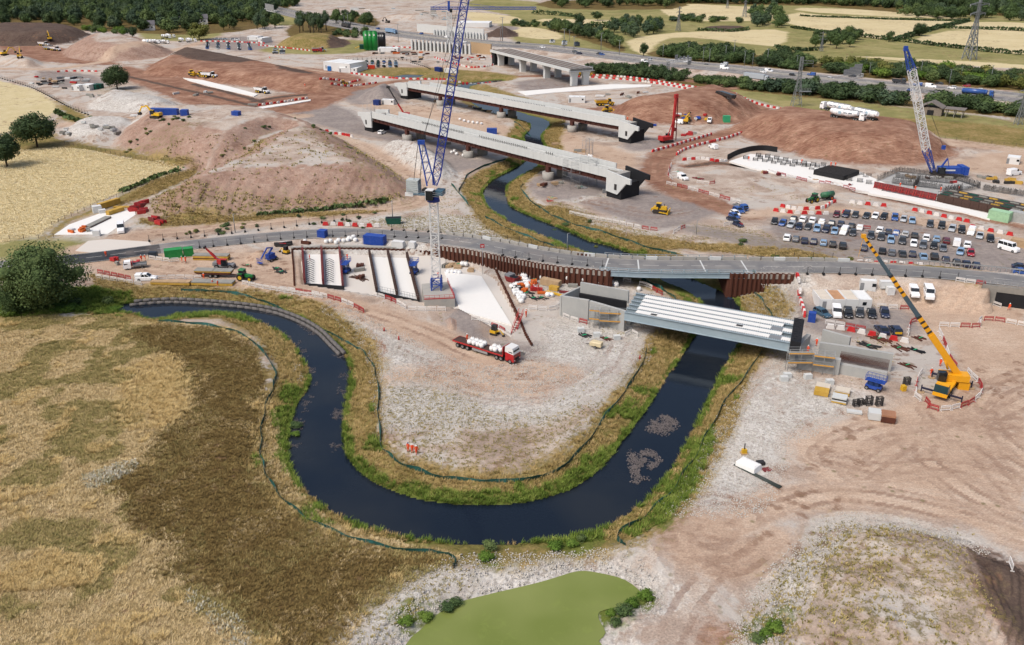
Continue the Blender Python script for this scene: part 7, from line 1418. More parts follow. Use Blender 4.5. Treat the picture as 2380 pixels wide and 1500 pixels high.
m=MB();m.X=Matrix.Translation((0,0,MH+1.3))@Matrix.Rotation(-.25,4,'Z')
for i in range(7):m.box((-4.9,.5,.5+i*.46),(2.9,2.3,.4))
m.build('counterweight',M('counterweight_concrete',srgb(188,196,196,.8),.8,var=.12),tc)
m=MB();m.X=Matrix.Translation((0,0,MH+1.3))@Matrix.Rotation(-.25,4,'Z');m.box((-5.6,-.9,.2),(2.0,.08,.9));m.build('name_board',white_p,tc)
m=MB();m.X=Matrix.Translation((0,0,MH+1.3))@Matrix.Rotation(-.25,4,'Z');m.cyl((-2.4,.4,.9),(-2.4,1.5,.9),.6,10);m.box((-1.6,.8,.9),(.8,.9,.8));m.build('winch',dark_st,tc)
m=MB();m.X=Matrix.Translation((0,0,MH+1.3))@Matrix.Rotation(-.25,4,'Z')
for a,b in (((-4,-1.5),(2.6,-2.6)),((2.6,-2.6),(3.4,1.4)),((-4,-1.5),(-6.2,-.8))):
 for z in (.5,1.0,1.4):m.bar((*a,z),(*b,z),.06)
m.build('guard_rail',galv,tc)
F0=lo(atY(1011,431,Yt-.3));F1=lo(atY(1081,0,Yt+4));jd=(F1-F0).normalized();J1=F0+jd*58
m=MB();m.lattice(F0+jd*2.2,J1-jd*4,1.75,1.6,30,.2,.1,side=(1,0,0));m.lattice(F0,F0+jd*2.2,.8,1.75,1,.2,.1,side=(1,0,0));m.lattice(J1-jd*4,J1,1.6,.6,2,.18,.1,side=(1,0,0));m.build('jib',navy_p,tc)
A0,A1=lo(atY(1002,432,Yt)),lo(atY(979,331,Yt));ax=Vector((.95,.3,0));m=MB()
for s_ in (-1,1):m.bar(A0+ax*s_*.95,A1+ax*s_*.6,.3);
for f in (.3,.55,.8,.98):m.bar(A0.lerp(A1,f)-ax*.8,A0.lerp(A1,f)+ax*.8,.15)
for f in (.05,.3,.55):m.bar(A0.lerp(A1,f)-ax*.9,A0.lerp(A1,f+.25)+ax*.8,.12)
m.box(A1,(1.6,.9,.9));m.build('a_frame',blue_p,tc)
m=MB();cwp=Vector((-4.6,1.5,MH+4.0));m.bar(A1-ax*.7,cwp,.12);m.bar(A1+ax*.5,cwp+Vector((1.4,-.2,-.2)),.12);m.bar(A1,F0.lerp(J1,.62),.07);m.bar(A1+ax*.4,F0.lerp(J1,.9),.06);m.build('pendant',dark_st,tc)
m=MB();hk=lo(atY(985,293,Yt));m.bar(A1+Vector((.4,0,.3)),hk,.05)if False else None;m.bar(J1,J1+Vector((0,0,-1)),.06);m.build('hook_rope',dark_st,tc)
# far tower crane with level jib
B0=G(1046,118);s0=spx(118,B0);H2=upto(B0,26);fc=thing('tower_crane','far tower crane with white mast and level blue jib','crane',B0)
m=MB();m.lattice((0,0,0),(0,0,H2),3.4,3.4,14,.5,.28);m.build('mast',white_p,fc);JL=(1245-1046)/s0;CJ=(1046-1004)/s0
m=MB();m.lattice((-CJ,0,H2+2),(JL,0,H2+2),1.8,1.6,34,.35,.22,side=(0,1,0));m.bar((0,0,H2),(0,0,H2+7),1.6);m.bar((0,0,H2+7),(JL*.6,0,H2+2.5),.2);m.bar((0,0,H2+7),(-CJ,0,H2+2.5),.2);m.build('jib',blue_p,fc)
m=MB();m.box((-CJ+2,0,H2+.5),(4,2,3));m.build('counterweight',concm,fc);m=MB();m.box((1.6,-1.4,H2+.4),(2,2,2.4));m.build('cab',glass_m,fc)
# crawler crane
K0=G(2192,410);Yk=K0.y;ck=thing('crawler_crane','blue crawler crane with white lattice boom','crane',K0);lk=lambda p:Vector(p)-K0
pr=Proto();tracks(pr,7.5,6.2,1.1,1.3)
for n_,me_,_,_,_ in pr.parts:obj(n_,me_,ck)
m=MB();m.box((2.2,0,2.4),(8.6,3.6,2.2));m.box((6.3,0,2.6),(1.8,4.6,2.6));m.build('upper_body',blue_p,ck);m=MB();m.box((6.9,0,2.4),(1.4,5.6,2.8));m.build('counterweight',blue_p,ck)
m=MB();m.box((-2.0,-2.1,2.6),(2.2,1.3,2.2));m.build('cab',glass_m,ck);m=MB();m.box((1,-1.84,2.6),(4.2,.06,.5));m.build('name_board',white_p,ck)
P0,P1,P2,P3=lk(atY(2168,398,Yk)),lk(atY(2153,350,Yk)),lk(atY(2119,163,Yk)),lk(atY(2105,113,Yk))
m=MB();m.lattice(P0,P1,1.2,2.2,3,.25,.14,side=(1,0,0));m.build('boom_foot',blue_p,ck);m=MB();m.lattice(P2,P3,2.2,.9,4,.25,.14,side=(1,0,0));m.box(P3,(1.2,1,1.6));m.build('boom_head',blue_p,ck);m=MB();m.lattice(P1,P2,2.2,2.2,16,.26,.15,side=(1,0,0));m.build('boom',white_p,ck)
MT=lk(atY(2203,369,Yk));m=MB();m.bar(lk(atY(2180,398,Yk)),MT,.5);m.bar(MT,lk(atY(2207,400,Yk)),.2);m.build('back_mast',blue_p,ck);m=MB();m.bar(MT,P3,.06);m.bar(P0+Vector((1.2,0,0)),P1+Vector((1.6,0,0)),.1);m.bar(P3+Vector((.9,0,0)),lk(atY(2193,345,Yk)),.06);m.build('pendant',dark_st,ck);m=MB();m.box(lk(atY(2193,343,Yk)),(1.2,.8,1.4));m.build('hook_block',blue_p,ck)
# yellow mobile crane
C0=G(2200,905);mc=thing('mobile_crane','yellow mobile crane with long telescopic boom on outriggers','crane',C0,0);cy=M('crane_yellow',srgb(240,170,24,.82),.4,var=.08,dirt=.08)
pr=Proto();wheels(pr,(-4.2,-2.6,1.6,3.2),1.15,.65,.5)
hz0=hpx((2215,880),(2190,915));cr=bpy.data.objects.new('carrier',None)
m=MB();m.X=Matrix.Rotation(hz0,4,'Z');m.box((0,0,1.25),(11,2.5,.7));m.box((-2,0,1.7),(3,2.4,.4));m.build('carrier',cy,mc)
for n_,me_,_,_,lc in pr.parts:o_=obj(n_,me_,mc);v=Matrix.Rotation(hz0,4,'Z')@Vector(lc);o_.location=v;o_.rotation_euler=(0,0,hz0)
m=MB();m.X=Matrix.Rotation(hz0,4,'Z');m.box((4.9,0,2.2),(1.6,2.5,1.6),top=(.8,.95));m.build('driver_cab',M('cab_teal',srgb(38,66,72,.8),.2),mc);m=MB();m.X=Matrix.Rotation(hz0,4,'Z');m.box((4.7,0,3.05),(1.2,2.3,.12));m.box((5.75,0,1.2),(.15,2.6,.7));m.build('cab_panel',cy,mc)
m=MB();m.X=Matrix.Rotation(hz0,4,'Z')
for x in (-3.4,4.2):
 for s_ in (-1,1):m.bar((x,s_*1.0,.95),(x,s_*3.6,.95),.3);m.bar((x,s_*3.6,.1),(x,s_*3.6,1.5),.2)
m.build('outrigger',M('outrigger_navy',srgb(36,38,62,.8),.5),mc)
for x in (-3.4,4.2):
 for s_ in (-1,1):m=MB();m.X=Matrix.Rotation(hz0,4,'Z');m.cyl((x,s_*3.6,-.05),(x,s_*3.6,.14),.7,12);m.build('outrigger_pad',wood,mc)
lm_=lambda p:Vector(p)-C0;Ym=C0.y;S0=lm_(atY(2236,884,Ym+1));S1=lm_(atY(2007,549,Ym+3));m=MB();q=lambda f:S0.lerp(S1,f)
tb=Vector((S0.x*.45,S0.y*.45+.6,0));m.box((tb.x,tb.y,2.3),(5.2,2.3,1.3),heading(tb,S0)if False else -.2);m.box((S0.x+.2,S0.y,S0.z-.8),(2.0,2.6,1.7),-.2);m.build('turntable',cy,mc);m=MB();m.box((tb.x-2.6,tb.y-.6,2.6),(1.5,1.2,1.9),-.2);m.build('operator_cab',glass_m,mc)
m=MB();m.bar(q(-.02),q(.33),1.05,1.2);bo=m.build('boom',cy,mc)
bs=[(.32,.46,.85),(.455,.60,.75),(.595,.74,.66),(.735,.87,.58),(.865,1.0,.5)]
for i,(a,b,w_)in enumerate(bs):
 m=MB();m.bar(q(a),q(b),w_,w_*1.1);sct=m.build('boom_section',cy if i%2==0 else M('boom_slate',srgb(72,92,104,.8),.5,var=.15),mc)
 if i%2==0:
  m=MB();n_=4
  for j in range(n_):f=a+(b-a)*(j+.7)/n_;m.bar(q(f),q(f+.012),w_*1.04,w_*1.14)
  m.build('band',dark_st,sct)
m=MB();m.box(q(1.0),(.7,.6,.7));m.bar(q(1.0),q(1.0)+Vector((-.3,0,-4)),.05);m.build('boom_head',cy,mc);m=MB();m.cyl(lm_(atY(2203,858,Ym+.5))*1.0,q(.2)-Vector((0,0,.5)),.22,8);m.build('luffing_ram',cy,mc)
# red drilling rig
D0=G(1549,331);rg=thing('drilling_rig','red drilling rig with tall red mast beside the viaduct end','drilling rig',D0,hpx((1535,331),(1562,327)));pr=Proto();tracks(pr,4.6,3.6,.7,1.0)
for n_,me_,_,_,_ in pr.parts:obj(n_,me_,rg)
m=MB();m.box((-.6,0,1.9),(5.2,3.0,1.4));m.box((-3.0,0,2.0),(1.0,3.2,1.8));m.build('upper_body',red_p,rg);m=MB();m.box((1.2,.9,2.6),(1.5,1.1,1.8));m.build('cab',glass_m,rg);mh=upto(D0,222);m=MB();m.bar((2.9,0,1),(3.6,0,mh),.85,.9);m.bar((3.3,0,mh*.5),(.5,0,2.6),.3);m.box((3.6,0,mh-.6),(1.6,1.0,1.6));m.build('mast',red_p,rg);m=MB();m.bar((5.2,0,.3),(4.6,0,mh-1.5),.3);m.box((3.9,0,5),(1.0,1.2,1.4));m.build('drill_string',red_st,rg)
# telescopic loader boom standing between the viaducts
E0=G(938,272);te=thing('telescopic_crane','dark crane boom with red base standing between the viaducts','crane',E0);E1=atY(902,203,E0.y)-E0;m=MB();m.bar(Vector((0,0,2)),E1*.35+Vector((0,0,1.3)),.7);m.build('boom_base',red_p,te);m=MB();m.bar(E1*.3+Vector((0,0,1.4)),E1,.55);m.box(E1,(1.6,.8,1.0));m.build('boom',dark_st,te);m=MB();m.box((0.8,0,1.2),(4.5,2.4,1.6));m.build('carrier',red_p,te);pr=Proto();wheels(pr,(-1,2.4),1.1,.6,.4)
for n_,me_,_,_,lc in pr.parts:obj(n_,me_,te,loc=lc)
# ------------------------------------------------------------------ boxes: cabins, containers, bags, stacks
def at2(a,b):
 A,B=G(*a),G(*b);return A,heading(A,B),math.hypot(B.x-A.x,B.y-A.y)
def container(px,py,rz,L,W,H,mat,lab,name='shipping_container',cat='container',doors=True,group=None,dz=0.0):
 p=G(px,py);p.z+=dz;t=thing(name,lab,cat,p,rz,group);m=MB();m.box((0,0,H/2),(L-.06,W-.06,H-.06));n=int(L/.35)
 for i in range(n):
  for s_ in (-1,1):m.box((-L/2+.3+i*(L-.6)/max(n-1,1),s_*(W/2-.02),H/2),(.14,.05,H-.4))
 m.build('body',mat,t);m=MB()
 for s_ in (-1,1):
  m.box((0,s_*(W/2-.03),H-.06),(L,.1,.14));m.box((0,s_*(W/2-.03),.07),(L,.1,.14))
  for e in (-1,1):m.box((e*(L/2-.05),s_*(W/2-.05),H/2),(.12,.12,H))
 m.build('frame',mat,t)
 if doors:
  for s_ in (-1,1):m=MB();m.box((L/2,s_*W/4,H/2),(.06,W/2-.1,H-.3));m.bar((L/2+.05,s_*W/6,.3),(L/2+.05,s_*W/6,H-.3),.05);m.build('door',mat,t)
 return t
def cabin(a,b,c,H,lab,n=1,name='site_cabin',roofs=None,dark=True):
 """rectangular cabin: a-b front on the ground, c back corner beside a"""
 A,B,C_=G(*a),G(*b),G(*c);rz=heading(A,B);L=math.hypot(B.x-A.x,B.y-A.y);D=abs((C_-A).cross(Vector((math.cos(rz),math.sin(rz),0))).z);t=thing(name,lab,'cabin',(A.x,A.y,min(A.z,B.z)),rz)
 for i in range(n):
  w_=L/n;m=MB();m.box((w_*(i+.5),D/2,H/2),(w_-.04,D,H));md=m.build('module',white_p,t);m=MB();m.box((w_*(i+.5),D/2,H+.03),(w_-.5,D-.5,.05));m.build('roof_panel',roofs[i]if roofs else galv,md);m=MB()
  for s_ in (-1,1):m.box((w_*(i+.5+s_*.5)-s_*.12,D/2,H+.06),(.2,D+.02,.14))
  m.build('roof_rail',white_p,md)
 if dark:
  m=MB();m.box((L*.86,-.02,H*.62),(.9,.06,.8));m.build('window',glass_m,t);m=MB();m.box((L*.1,-.02,H*.42),(.9,.06,2.0));m.build('door',grey_p,t)
 return t
tanroof=M('rusty_roof',srgb(196,150,112,.8),.8,var=.3,scale=.6);creamroof=M('cream_roof',srgb(226,216,200,.8),.7,var=.25,scale=.5,dirt=.3);whiteroof=M('white_roof',srgb(236,238,238,.82),.6,var=.06)
cabin(Z4(485,632),Z4(968,640),Z4(375,490),2.6,'white four bay cabin block with stained roofs beside parked cars',4,roofs=[creamroof,tanroof,creamroof,whiteroof]);cabin(Z4(865,462),Z4(1010,470),Z4(790,410),2.6,'white cabin with steps behind the four bay block',1,roofs=[whiteroof]);cabin(ZF_(605,650),ZF_(850,672),ZF_(640,610),5.4,'two storey white office cabins beside the small car park',3,'office_cabin',[whiteroof]*3);cabin(ZF_(740,668),ZF_(912,672),ZF_(760,645),2.8,'single storey white cabins in front of the office cabins',2,roofs=[whiteroof]*2)
cabin((2338,381),(2368,384),(2334,374),2.7,'white cabin behind the crawler crane',1,roofs=[whiteroof]);cabin(ZF_(1105,478),ZF_(1290,482),ZF_(1110,468),2.8,'white cabins in front of the green silos',3,roofs=[whiteroof]*3);cabin(ZF_(1140,965),ZF_(1250,970),ZF_(1150,950),2.6,'white cabin by the dark crane boom',1,roofs=[whiteroof]);cabin(ZG(480,950),ZG(632,952),ZG(500,935),3.0,'three white storage units behind the viaduct',3,roofs=[whiteroof]*3);cabin(ZF_(1840,250),ZF_(2130,255),ZF_(1850,230),4,'long white tent beyond the motorway',1,'white_tent',[whiteroof],False)
cabin(ZE(2280,370),ZE(2380,375),ZE(2290,360),3,'white cabins beside the blue car compound',2,roofs=[whiteroof]*2);cabin(ZE(668,838),ZE(735,842),ZE(675,820),3,'white unit in front of the green containers under the oak',1,roofs=[whiteroof]);cabin(ZE(745,835),ZE(828,838),ZE(750,815),3,'second white unit beside the green containers under the oak',1,roofs=[whiteroof]);cabin(ZF_(-10,400),ZF_(40,402),ZF_(0,380),4,'white unit above the grassy heap',1,roofs=[whiteroof])
h_=hpx((847,567),(893,572));container(872,567,h_,6.1,2.45,2.6,blue_p,'blue shipping container with open door above the cofferdam');m=MB();m.box((0,0,1.2),(.06,1.2,2.3));m.build('open_door',blue_p,bpy.data.objects['shipping_container'],loc=(-3.6,-.7,.1),rz=.5)
container(750,551,h_,2.4,2.0,2.1,blue_p,'small blue store box beside the carriageway fence','store_box','store');container(*Z4(420,742),hpx(Z4(380,740),Z4(455,750)),1.6,1.5,2.2,blue_p,'blue toilet unit by the teal car','toilet_unit','toilet',False)
container(*ZA(1010,390),hpx(ZA(945,400),ZA(1075,385)),4.6,2.3,2.4,green_p,'bright green container by the road');container(*ZA(1145,372),hpx(ZA(945,400),ZA(1075,385)),2.6,2.0,2.2,green_p,'small bright green generator beside the green container','generator','generator');container(*ZE(1520,1060),hpx(ZE(1420,1050),ZE(1620,1055)),12.2,2.5,2.7,blue_p,'long blue container beside the folded excavator');container(*ZE(1705,1065),hpx(ZE(1680,1065),ZE(1730,1065)),3,2.4,2.4,blue_p,'short blue container beside the long one');container(*ZE(2180,1065),hpx(ZE(2150,1060),ZE(2210,1065)),3.4,2.3,1.8,blue_p,'blue machine box on the tan track','machine_box','box')
container(*ZE(860,825),hpx(ZE(820,820),ZE(940,825)),6.1,2.5,2.8,M('dark_green',srgb(20,84,70,.8),.5),'dark green container under the round oak');container(*ZE(905,815),hpx(ZE(820,820),ZE(940,825)),6.1,2.5,2.6,M('dark_green'),'second dark green container beside the round oak');container(*ZF_(1097,970),hpx(ZF_(1070,968),ZF_(1125,972)),3.2,2.4,2.6,M('deep_blue',srgb(26,52,120,.8),.5),'dark blue container by the white cabin and crane boom');container(*ZF_(1665,660),hpx(ZF_(1630,650),ZF_(1705,665)),6,2.5,2.6,M('deep_blue'),'dark blue container beside the far track');container(*ZF_(1780,672),hpx(ZF_(1710,668),ZF_(1850,678)),9,2.5,2.6,white_p,'white container beside the dark blue one');container(*ZF_(1045,635),0,4.5,2.4,2.2,M('vermilion',srgb(214,70,40,.8),.5),'orange red container in the small car park');container(*ZF_(660,655),0,2.4,2.2,3,M('sky_blue',srgb(38,120,196,.8),.5),'blue unit at the corner of the office cabins','toilet_unit','toilet',False)
container(*ZD(2155,45),0,4.4,2.4,2.4,blue_p,'blue container between the two viaducts');container(2322,512,hpx((2305,508),(2345,516)),6.0,3.0,3.0,M('mint_green',srgb(168,208,170,.8),.6),'mint green container beside the car park');container(2366,515,hpx((2305,508),(2345,516)),6.0,3.0,3.0,M('grey_shed',srgb(176,178,176,.8),.7),'grey container beside the mint green one');container(*Z8(2330,1080),hpx(Z8(2260,1060),Z8(2380,1080)),4.4,2.4,2.0,wood,'timber sided shelter beside the white minibus','timber_shelter','shelter',False)
container(*Z4(1105,430),0,3.0,1.5,1.7,white_p,'white generator by the white vans','generator','generator',False);container(*Z4(1142,492),0,1.7,1.4,1.9,white_p,'smaller white generator by the white vans','generator','generator',False);container(*ZB(1095,300),h_,3.4,1.6,1.9,white_p,'white generator above the cofferdam piles','generator','generator',False);container(*ZB(1225,300),h_,1.8,1.5,1.7,white_p,'small white tank cube above the cofferdam piles','generator','generator',False);container(*Z7(815,590),0,1.6,1.2,1.3,grey_p,'pale grey control box below the viaduct','control_box','box',False);container(*Z5(1265,825),.2,.8,.8,1.1,yellow_p,'yellow bin beside the abutment','waste_bin','bin',False);container(*Z3(735,370),.1,.8,.8,1.0,yellow_p,'yellow bin on the bag laydown','waste_bin','bin',False);container(*ZG(1935,1128),0,3.2,2.2,3.0,M('mint2',srgb(60,170,120,.8),.6),'green and yellow tank stand at the red heap','tank_stand','tank',False)
container(*ZC(900,770),hpx(ZC(860,780),ZC(960,765)),2.6,1.9,2.2,white_p,'tall white wrapped crate in the fenced compound','wrapped_crate','crate',False);container(*ZC(945,775),hpx(ZC(860,780),ZC(960,765)),2.0,1.7,1.2,white_p,'low white wrapped crate in the fenced compound','wrapped_crate','crate',False);container(*ZC(895,985),.1,1.9,1.2,1.6,white_p,'white tank cube at the compound gate','tank_cube','tank',False);container(*ZA(820,388),.05,2.2,1.0,1.5,M('sign_slate',srgb(52,62,74,.8),.5),'dark cabinet with orange top by the green container','cabinet','cabinet',False)
container(1211,825,.1,.9,.8,.9,concm,'single concrete cube beside the lorry cab','concrete_cube','concrete block',False)
# skip
t=thing('skip','dark red open skip against the sheet pile wall','skip',G(1191,655),hpx((1175,648),(1205,658)));m=MB();m.loft([[(-1.3,-.9,.1),(1.3,-.9,.1),(1.3,.9,.1),(-1.3,.9,.1)],[(-1.9,-1.05,1.5),(1.9,-1.05,1.5),(1.9,1.05,1.5),(-1.9,1.05,1.5)]]);m.build('body',M('skip_red',srgb(136,22,32,.8),.6,dirt=.2),t);m=MB();m.box((-.9,0,1.7),(1.8,2.1,.5));m.build('lid',grey_p,t);m=MB();m.box((.9,0,1.5),(1.7,1.8,.06));m.build('opening',black_wp,t)
t=thing('skip','dark green skip beside the closed lane of the road','skip',G(915,520),.1);m=MB();m.loft([[(-2,-1,.1),(2,-1,.1),(2,1,.1),(-2,1,.1)],[(-2.4,-1.15,1.9),(2.4,-1.15,1.9),(2.4,1.15,1.9),(-2.4,1.15,1.9)]]);m.build('body',M('dark_green'),t);m=MB();m.box((0,0,1.89),(4.3,1.9,.06));m.build('opening',black_wp,t)
# bulk bags
bgm=MB();bgm.smooth=True;bgm.loft([[(math.cos(a)*r_,math.sin(a)*r_,z)for a in [i*math.pi/5+.3 for i in range(10)]]for z,r_ in ((0,.38),(.15,.52),(.5,.56),(.8,.5),(.92,.36))]);bgm.smooth=False
for a in range(4):bgm.bar((.35*math.cos(a*1.57+.8),.35*math.sin(a*1.57+.8),.85),(.22*math.cos(a*1.57+.8),.22*math.sin(a*1.57+.8),1.15),.07)
BAG=bgm.mesh('bulk_bag',M('bag_white',srgb(238,238,236,.85),.8,var=.06,scale=2));bt=MB();bt.box((0,-.53,.5),(.3,.05,.25));BTAG=bt.mesh('printed_label',M('print_blue',srgb(60,90,170,.8),.7))
def bags(pts,lab,group,s=1.15,z=None):
 for i,(a,b)in enumerate(pts):
  p=G(a,b)if z is None else GZ(a,b,z);t=thing('bulk_bag',lab,'bag',p,random.uniform(0,6.28),group);t.scale=(s*random.uniform(.9,1.1),)*2+(s*random.uniform(.85,1.1),);obj('sack',BAG,t);obj('printed_label',BTAG,t)
Y3=lambda u,v:(1160+u/11.9,620+v/11.9)
bags([Y3(*q)for q in [(350,590),(420,560),(480,560),(400,640),(470,620),(540,640),(420,720),(500,700),(440,790),(520,780),(600,800),(530,860),(620,860),(680,870),(560,930),(640,920),(610,1000)]],'white bulk bag in the heap beside the zigzag piles','bulk bags beside the zigzag piles');bags([Y3(*q)for q in [(650,310),(720,330),(690,380),(750,410),(720,460),(800,470),(760,540),(830,540),(790,590)]],'white bulk bag in the line beside the red skip','bulk bags beside the skip');bags([Y3(*q)for q in [(1350,830),(1450,830)]],'white bulk bag beside the yellow beams','bulk bags by the yellow beams');bags([Y3(*q)for q in [(1150,330),(1240,330),(1320,335),(1900,360),(2070,370),(2250,370),(2320,400)]],'white bulk bag at the foot of the sheet pile wall','bulk bags below the sheet pile wall');bags([Z3(*q)for q in [(700,385),(760,395),(830,395),(880,405),(790,410),(920,420),(1130,460)]],'white bulk bag behind the abutment wall','bulk bags behind the abutment')
bags([ZB(*q)for q in [(430,260),(470,255),(520,270),(545,250),(590,250),(630,245),(660,230),(700,245),(680,215),(640,230),(235,260)]],'white bulk bag in the row above the cofferdam','bulk bags above the cofferdam');bags([ZB(*q)for q in [(1555,540),(1590,540),(1625,545),(1655,545),(1685,465),(1720,470)]],'white bulk bag on the stones by the crane mast','bulk bags by the crane mast',z=-.6)
lz=bpy.data.objects['articulated_lorry']
for i,(x,y)in enumerate([(-4.2,.5),(-4.1,-.6),(-3.1,.55),(-3.0,-.5),(-2.0,.5),(-1.9,-.55),(-1.0,.5),(-.9,-.6),(1.6,.5),(1.7,-.55),(2.7,.55),(2.6,-.5),(3.6,0)]):
 v=Matrix.Rotation(lz.rotation_euler[2],4,'Z')@Vector((x,y,1.41));t=thing('bulk_bag','white bulk bag loaded on the red flatbed trailer','bag',lz.location+v,random.uniform(0,6),'bulk bags on the lorry');obj('sack',BAG,t);obj('printed_label',BTAG,t)
bags([ZD(*q)for q in [(1785,225),(1830,240),(1890,255),(1810,215)]],'white bulk bag by the viaduct pier','bulk bags by the pier');bags([Z7(*q)for q in [(640,265),(670,260),(690,268)]],'white bulk bag by the scaffold towers in the yard','bulk bags by the yard scaffolds');bags([ZF_(*q)for q in [(1860,1110),(1900,1125),(1940,1135),(1980,1140),(2020,1145),(2060,1150)]],'white bulk bag in the fenced row between viaducts','bulk bags between viaducts')
def stack(px,py,rz,L,nw,nl,w_,h_,mats,lab,name='beam_stack',cat='stack',piece='beam',bearers=True,gap=.04,z=None):
 p=G(px,py)if z is None else GZ(px,py,z);t=thing(name,lab,cat,p,rz);mats=mats if isinstance(mats,(list,tuple))else [mats];m=MB();m.box((0,0,h_/2),(L,w_-gap,h_-gap*.5));mes=[m.mesh(piece,mt)for mt in mats]
 zb_=.12 if bearers else 0
 for k_ in range(nl):
  for j in range(nw):obj(piece,mes[(k_ if len(mats)>1 else 0)%len(mats)],t,loc=(random.uniform(-.05,.05),(j-(nw-1)/2)*w_,zb_+k_*h_))
 if bearers:
  for x in (-L*.35,L*.35):m=MB();m.box((x,0,.06),(.15,nw*w_+.1,.12));m.build('bearer',wood,t)
 return t
gy=M('grey_decking',srgb(150,150,144,.8),.8,var=.2,scale=.8,dirt=.2);hb1=hpx(ZA(1180,610),ZA(1580,620))
stack(*ZA(1375,640),hb1,10.5,3,3,.8,.3,[ply,ply,gy],'long stack of grey topped yellow beams where two workers stand');stack(*ZA(985,640),hb1,10,3,3,.5,.28,[ply,ply,wood],'long stack of yellow beams beside the white pickup');stack(*ZA(1360,410),hb1+.03,9.5,3,5,.7,.28,[ply,rust,ply,ply,gy],'tall stack of grey topped yellow beams under the raised boom')
bt_=thing('beam_trailer','farm trailer loaded with grey topped beams behind the tractor','trailer',G(*ZA(1385,568)),hpx(ZA(1190,560),ZA(1580,570)));pr=Proto();wheels(pr,(-.7,.7),.95,.5,.4)
for n_,me_,_,_,lc in pr.parts:obj(n_,me_,bt_,loc=lc)
m=MB();m.box((0,0,1.05),(8.6,2.2,.2));m.box((.5,0,.8),(8,.5,.3));m.bar((4.2,0,.8),(5.8,0,.6),.2);m.build('frame',rust,bt_);m=MB();m.box((0,0,1.35),(9.4,2.3,.35));m.build('beam',rust,bt_);m=MB();m.box((0,0,1.68),(9.6,2.4,.3));m.build('beam',ply,bt_);m=MB();m.box((-2.4,0,1.9),(4.8,2.5,.12));m.box((2.5,0,1.88),(4.8,2.4,.12));m.build('decking',gy,bt_)
hcmp=hpx(ZC(930,715),ZC(1090,665));stack(*ZC(1010,715),hcmp,8,3,4,.5,.45,ply,'tall stack of yellow beams by the field fence');stack(*ZC(1065,775),hcmp,6,3,3,.5,.4,ply,'low stack of yellow beams on the concrete pad');stack(*ZC(1135,725),0.0,6,2,1,.4,.35,ply,'loose yellow beams behind the concrete pad');stack(*ZC(905,870),hpx(ZC(800,900),ZC(1010,800)),10.5,3,2,.7,.3,[rust,gy],'long grey topped beam pack on the concrete pad')
flat('concrete_pad',[ZC(500,975),ZC(640,880),ZC(1000,750),ZC(1240,745),ZC(1250,790),ZC(990,970)],-.3,.12,slab_w,'pale concrete storage pad in the fenced compound','pad');flat('concrete_apron',[(175,583),(205,560),(250,556),(345,562),(352,570),(215,588)],-.3,.1,apron,'pale concrete crossing where the compound meets the road','apron')
for i,(u,v,r_,lab)in enumerate([(1290,720,.6,'red formwork frames stacked at the mound foot, back heap'),(1330,700,.9,'red formwork frames stacked at the mound foot, tall heap'),(1240,755,.3,'red formwork frames stacked at the mound foot, low heap'),(1315,775,.5,'red formwork frames leaning at the mound foot'),(1420,850,-.5,'red formwork frames beside the compound track'),(1480,880,-.4,'red and grey formwork frames by the haul road gate')]):
 t=thing('formwork_pile',lab,'formwork',G(*ZC(u,v)),r_);
 for j in range(5):m=MB();m.box((random.uniform(-.6,.6),(j-2)*.55,.55+random.uniform(0,.5)),(2.6,.3,1.0+random.uniform(0,.5)),random.uniform(-.2,.2));m.build('frame',red_p if (i+j)%4 else red_st,t)
stack(*Y3(1430,530),hpx(Y3(1100,420),Y3(1760,560)),5.2,4,4,.45,.4,wood,'stack of bright new timber on the laydown','timber_stack','stack','timber');stack(*Y3(1520,660),hpx(Y3(1100,420),Y3(1760,560)),2.4,3,3,.4,.35,ply,'small block of yellow panels on the laydown','panel_stack','stack','panel');stack(*Y3(1540,770),hpx(Y3(1280,690),Y3(1760,830)),4.8,3,1,.25,.3,yellow_p,'yellow beams laid side by side on the laydown');stack(*Y3(1170,750),.0,2.0,2,1,.5,.4,orange_p,'orange lifting beam on the laydown','lifting_beam','beam');stack(*Y3(2040,560),-.1,2.4,3,2,.4,.3,gy,'grey slab pack behind the abutment','slab_stack','stack','slab');stack(*Y3(1800,720),-.25,2.4,2,1,.6,.2,red_st,'dark red panel laid on the laydown','panel_stack','stack','panel')
t=thing('red_machine','red pump frame on the laydown beside bulk bags','machine',G(*Y3(1010,660)),-.1);m=MB();m.box((-.6,0,.5),(1.4,1.2,.9));m.box((.9,0,.4),(1.6,1.0,.6));m.build('housing',red_p,t);m=MB();m.lattice((0,0,.2),(0,0,1.6),1.5,1.5,1,.12,.08);m.build('cage',red_p,t)
